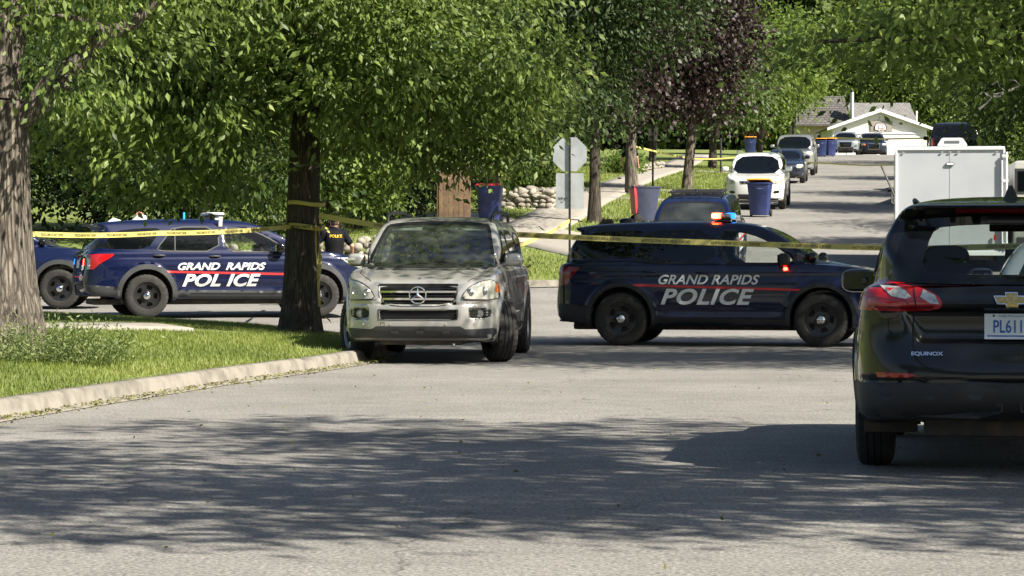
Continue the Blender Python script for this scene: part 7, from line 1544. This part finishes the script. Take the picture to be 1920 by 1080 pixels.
# ------------------------------------------------------------------ people
M['skin'] = mat('skin', (.50, .27, .19), .5); M['uniform'] = mat('black_uniform', (.006, .007, .011), .9, spec=.15, noise=(8, (.012, .013, .019), .4, .65)); M['vest'] = mat('duty_vest', (.005, .005, .007), .8, spec=.2); M['cap'] = mat('navy_cap', (.018, .022, .045), .8)
M['hair'] = mat('hair', (.05, .035, .025), .7); M['yellow_txt'] = mat('yellow_print', (.75, .50, .03), .5)
def cap_sd(P, a, b, ra, rb):
    a = np.array(a); b = np.array(b); e = b - a; t = np.clip(((P - a) @ e) / (e @ e), 0, 1); q = P - a - t[:, None] * e; return np.sqrt((q * q).sum(1)) - (ra + (rb - ra) * t)
def ell_sd(P, c, r): q = (P - np.array(c)) / np.array(r); k = np.sqrt((q * q).sum(1)); return (k - 1) * min(r)
def person(label, pose, top='uniform', legs='uniform', cap=True, vest=True, h=1.0, bald=False, skinm='skin'):
    """pose: dict of joints, facing +x; y left"""
    J = dict(pelvis=(0, 0, .95), chest=(0.0, 0, 1.30), neck=(0, 0, 1.52), head=(.02, 0, 1.68),
             shL=(0, .20, 1.45), elL=(-.02, .29, 1.18), haL=(.06, .30, .95), shR=(0, -.20, 1.45), elR=(-.02, -.29, 1.18), haR=(.06, -.30, .95),
             hpL=(0, .10, .93), knL=(.02, .12, .50), anL=(-.02, .13, .09), hpR=(0, -.10, .93), knR=(.02, -.12, .50), anR=(-.02, -.13, .09)); J.update(pose)
    root = empty('person', (0, 0, 0), 0, label, 'person')
    def fing(P):
        d = np.full(len(P), 9.)
        for s in 'LR':
            e = np.array(J['el' + s]); w = np.array(J['ha' + s]); u = (w - e) / np.linalg.norm(w - e); sg = 1 if s == 'L' else -1; f = np.array([1., 0, 0]); f = f - (f @ u) * u; f /= np.linalg.norm(f); o = np.cross(u, f)
            palm = w + u * .055; d = np.minimum(d, cap_sd(P, w, palm + u * .01, .026, .030)); d = smin(d, ell_sd(P, palm, (.034, .034, .045)), .01)
            for k, L in enumerate((.070, .080, .075, .058)):
                b = palm + u * .035 + f * (.030 - .021 * k); m = b + u * L * .5; t = m + u * L * .42 - o * sg * .022; d = np.minimum(d, np.minimum(cap_sd(P, b, m, .0095, .009), cap_sd(P, m, t, .009, .0075)))
            b = w + u * .03 + f * .028; d = np.minimum(d, cap_sd(P, b, b + f * .035 + u * .04, .011, .009))
        return d
    def head(P):
        h_ = np.array(J['head']); d = ell_sd(P, h_, (.098, .078, .118)); d = smin(d, ell_sd(P, h_ + [.035, 0, -.06], (.065, .055, .06)), .03); d = smin(d, cap_sd(P, h_ + [.095, 0, .0], h_ + [.112, 0, -.03], .010, .016), .012)
        for s in (-1, 1): d = smin(d, ell_sd(P, h_ + [-.005, s * .080, -.01], (.022, .012, .032)), .006); d = np.maximum(d, -ell_sd(P, h_ + [.10, s * .032, .008], (.02, .018, .012)))
        return np.maximum(d, -ell_sd(P, h_ + [.115, 0, -.062], (.02, .026, .006)))
    def torso(P, g=0.0):
        c = np.array(J['chest']); p = np.array(J['pelvis']); d = np.minimum(ell_sd(P, c + [0, 0, .02], (.125, .185, .20)), 9)
        d = smin(d, ell_sd(P, p, (.125, .165, .14)), .08); d = smin(d, cap_sd(P, p + [0, 0, .08], c, .125, .125), .08); d = smin(d, cap_sd(P, J['shL'], J['shR'], .075, .075), .06)
        return d - g
    def arms(P, g=0.0, part=1.0):
        d = np.full(len(P), 9.)
        for s in 'LR':
            a, e, w = (np.array(J[k + s]) for k in ('sh', 'el', 'ha'))
            if part < 1: d = np.minimum(d, cap_sd(P, a, a + (e - a) * part, .066 + g, .058 + g)); continue
            d = np.minimum(d, smin(cap_sd(P, a, e, .060, .045), cap_sd(P, e, w, .045, .028), .02))
        return d
    def legs_(P, g=0.0):
        d = np.full(len(P), 9.)
        for s in 'LR': a, e, w = (np.array(J[k + s]) for k in ('hp', 'kn', 'an')); d = np.minimum(d, smin(cap_sd(P, a, e, .092 + g, .060 + g), cap_sd(P, e, w, .060 + g, .042 + g * 1.4), .03))
        return smin(d, ell_sd(P, J['pelvis'], (.125 + g, .165 + g, .12)), .05)
    def body(x, y, z):
        P = np.column_stack([x, y, z]); d = smin(torso(P, -.012), cap_sd(P, J['neck'], J['head'], .058, .055), .03); d = smin(d, head(P), .02); d = smin(d, arms(P), .03); d = smin(d, legs_(P, -.01), .03); d = smin(d, fing(P), .008)
        for s in 'LR': a = np.array(J['an' + s]); d = smin(d, cap_sd(P, a + [0, 0, -.03], a + [.14, 0, -.055], .04, .032), .03)
        return d
    def mk(name, fn, m, hh):
        V, F = surface_nets(fn, (-.55, -.6, -.03), (.6, .6, 1.95), hh, 2); return link(name, mesh_np(name, V, F), root, m)
    mk('body', body, M[skinm], .0125)
    def shirt(x, y, z):
        P = np.column_stack([x, y, z]); d = smin(torso(P, .012), arms(P, .012, .72), .04); d = smin(d, cap_sd(P, J['neck'], np.array(J['neck']) + [0, 0, .03], .07, .068), .03); return np.maximum(d, .92 - z)
    mk('shirt', shirt, M[top], .018)
    mk('trousers', lambda x, y, z: np.maximum(np.maximum(legs_(np.column_stack([x, y, z]), .014), z - .98), .07 - z), M[legs], .018)
    def shoes(x, y, z):
        P = np.column_stack([x, y, z]); d = np.full(len(P), 9.)
        for s in 'LR': a = np.array(J['an' + s]); d = np.minimum(d, smin(cap_sd(P, a, a + [0, 0, -.04], .056, .055), cap_sd(P, a + [-.02, 0, -.045], a + [.15, 0, -.055], .052, .042), .03))
        return np.maximum(d, -z)
    mk('shoes', shoes, M['vest'], .02)
    hd = np.array(J['head'])
    if cap:
        def capf(x, y, z):
            P = np.column_stack([x, y, z]); d = np.maximum(ell_sd(P, hd + [-.005, 0, .02], (.112, .092, .112)), hd[2] + .025 - z); b = np.maximum(ell_sd(P, hd + [.11, 0, .035], (.085, .075, .2)), np.abs(z - hd[2] - .036 + (x - hd[0] - .1) * .25) - .009); return np.minimum(d, b)
        mk('cap', capf, M['cap'], .012)
        mk('hair', lambda x, y, z: np.maximum(np.maximum(ell_sd(np.column_stack([x, y, z]), hd, (.103, .083, .118)), x - hd[0] - .01), hd[2] - .06 - z), M['hair'], .014)
    elif not bald: mk('hair', lambda x, y, z: np.maximum(ell_sd(np.column_stack([x, y, z]), hd + [-.01, 0, .01], (.104, .086, .122)), np.minimum(x - hd[0] - .045, 9) - np.maximum(z - hd[2] - .045, 0) * 3), M['hair'], .014)
    if vest:
        def vf(x, y, z): P = np.column_stack([x, y, z]); return np.maximum.reduce([torso(P, .034), np.abs(y) - .185, .97 - z, z - 1.50, np.minimum(.10 - np.abs(y - 0), z - 1.36) * -1 - 9])
        v = mk('vest', vf, M['vest'], .018)
        mb = MB(); mb.lathe([(.150, .925), (.158, .93), (.158, .975), (.150, .98)], 28, 'Z', closed=False); 
        bl = mb.build('belt', M['gloss_black'], root, True); bl.scale = (1.0, 1.22, 1)
        MB().box((-.02, -.20, .86), (.09, .05, .20), .015).build('holster', M['gloss_black'], bl); MB().box((.05, -.19, .96), (.05, .04, .10), .01).build('radio', M['gloss_black'], bl)
        t, ff = text2d('POLICE', .060, bold=.02, sx=1.0); Q = np.column_stack([np.full(len(t), -.6), -t[:, 0] - 0.0, t[:, 1] + 1.40]); lo = np.full(len(t), 0.); 
        for i in range(50): q = Q + np.array([1., 0, 0]) * (i * .012); d = vf(*q.T); lo = np.where((d > 0) & (lo == (i - 1) * .012 if i else True), i * .012, lo)
        q = Q.copy(); q[:, 0] += lo - .004; link('back_print', mesh_py('back_print', q, ff), v, M['yellow_txt'], False)
        MB().box((0, -.285, 1.30), (.07, .012, .05), .005).build('arm_patch', M['white'], root)
    return root
of = person('officer seen from behind in dark cap and vest reading POLICE, beside the sunlit police car', dict(haR=(.10, -.40, 1.00), elR=(-.06, -.36, 1.20), elL=(.05, .36, 1.24), haL=(.22, .26, 1.12), head=(.02, -.01, 1.68)))
of.scale = (.96,) * 3; of.location = (-3.50, 52.5, Ez(-3.50, 52.5)); of.rotation_euler = (0, 0, R(108))
p2 = person('dark clothed person mostly hidden behind the purple maple trunk', dict(), 'uniform', 'uniform', False, False)
p2.location = (4.18, 94.6, float(lawnB(np.array([4.18]), np.array([94.6]))[0])); p2.rotation_euler = (0, 0, R(60))
p3 = person('bald person whose head just shows above the sunlit police car roof', dict(), 'uniform', 'uniform', False, False, bald=True)
p3.location = (-7.62, 54.4, Ez(-7.6, 54.4) + .0); p3.rotation_euler = (0, 0, R(20)); p3.scale = (1.04,) * 3
sit = dict(hpL=(0, .10, .93), knL=(.42, .13, .98), anL=(.55, .13, .55), hpR=(0, -.10, .93), knR=(.42, -.13, .98), anR=(.55, -.13, .55), haL=(.40, .22, 1.22), haR=(.40, -.1, 1.22), elL=(.14, .28, 1.18), elR=(.14, -.26, 1.18))
p4 = person('officer sitting behind the windshield of the dark blue SUV facing the camera', sit, 'uniform', 'uniform', False, False)
b_ = bg_suv.matrix_basis; bg_suv.location; mloc = Matrix.LocRotScale(bg_suv.location, bg_suv.rotation_euler, None) @ Vector((.12, -.38, -.26)); p4.location = mloc; p4.rotation_euler = bg_suv.rotation_euler
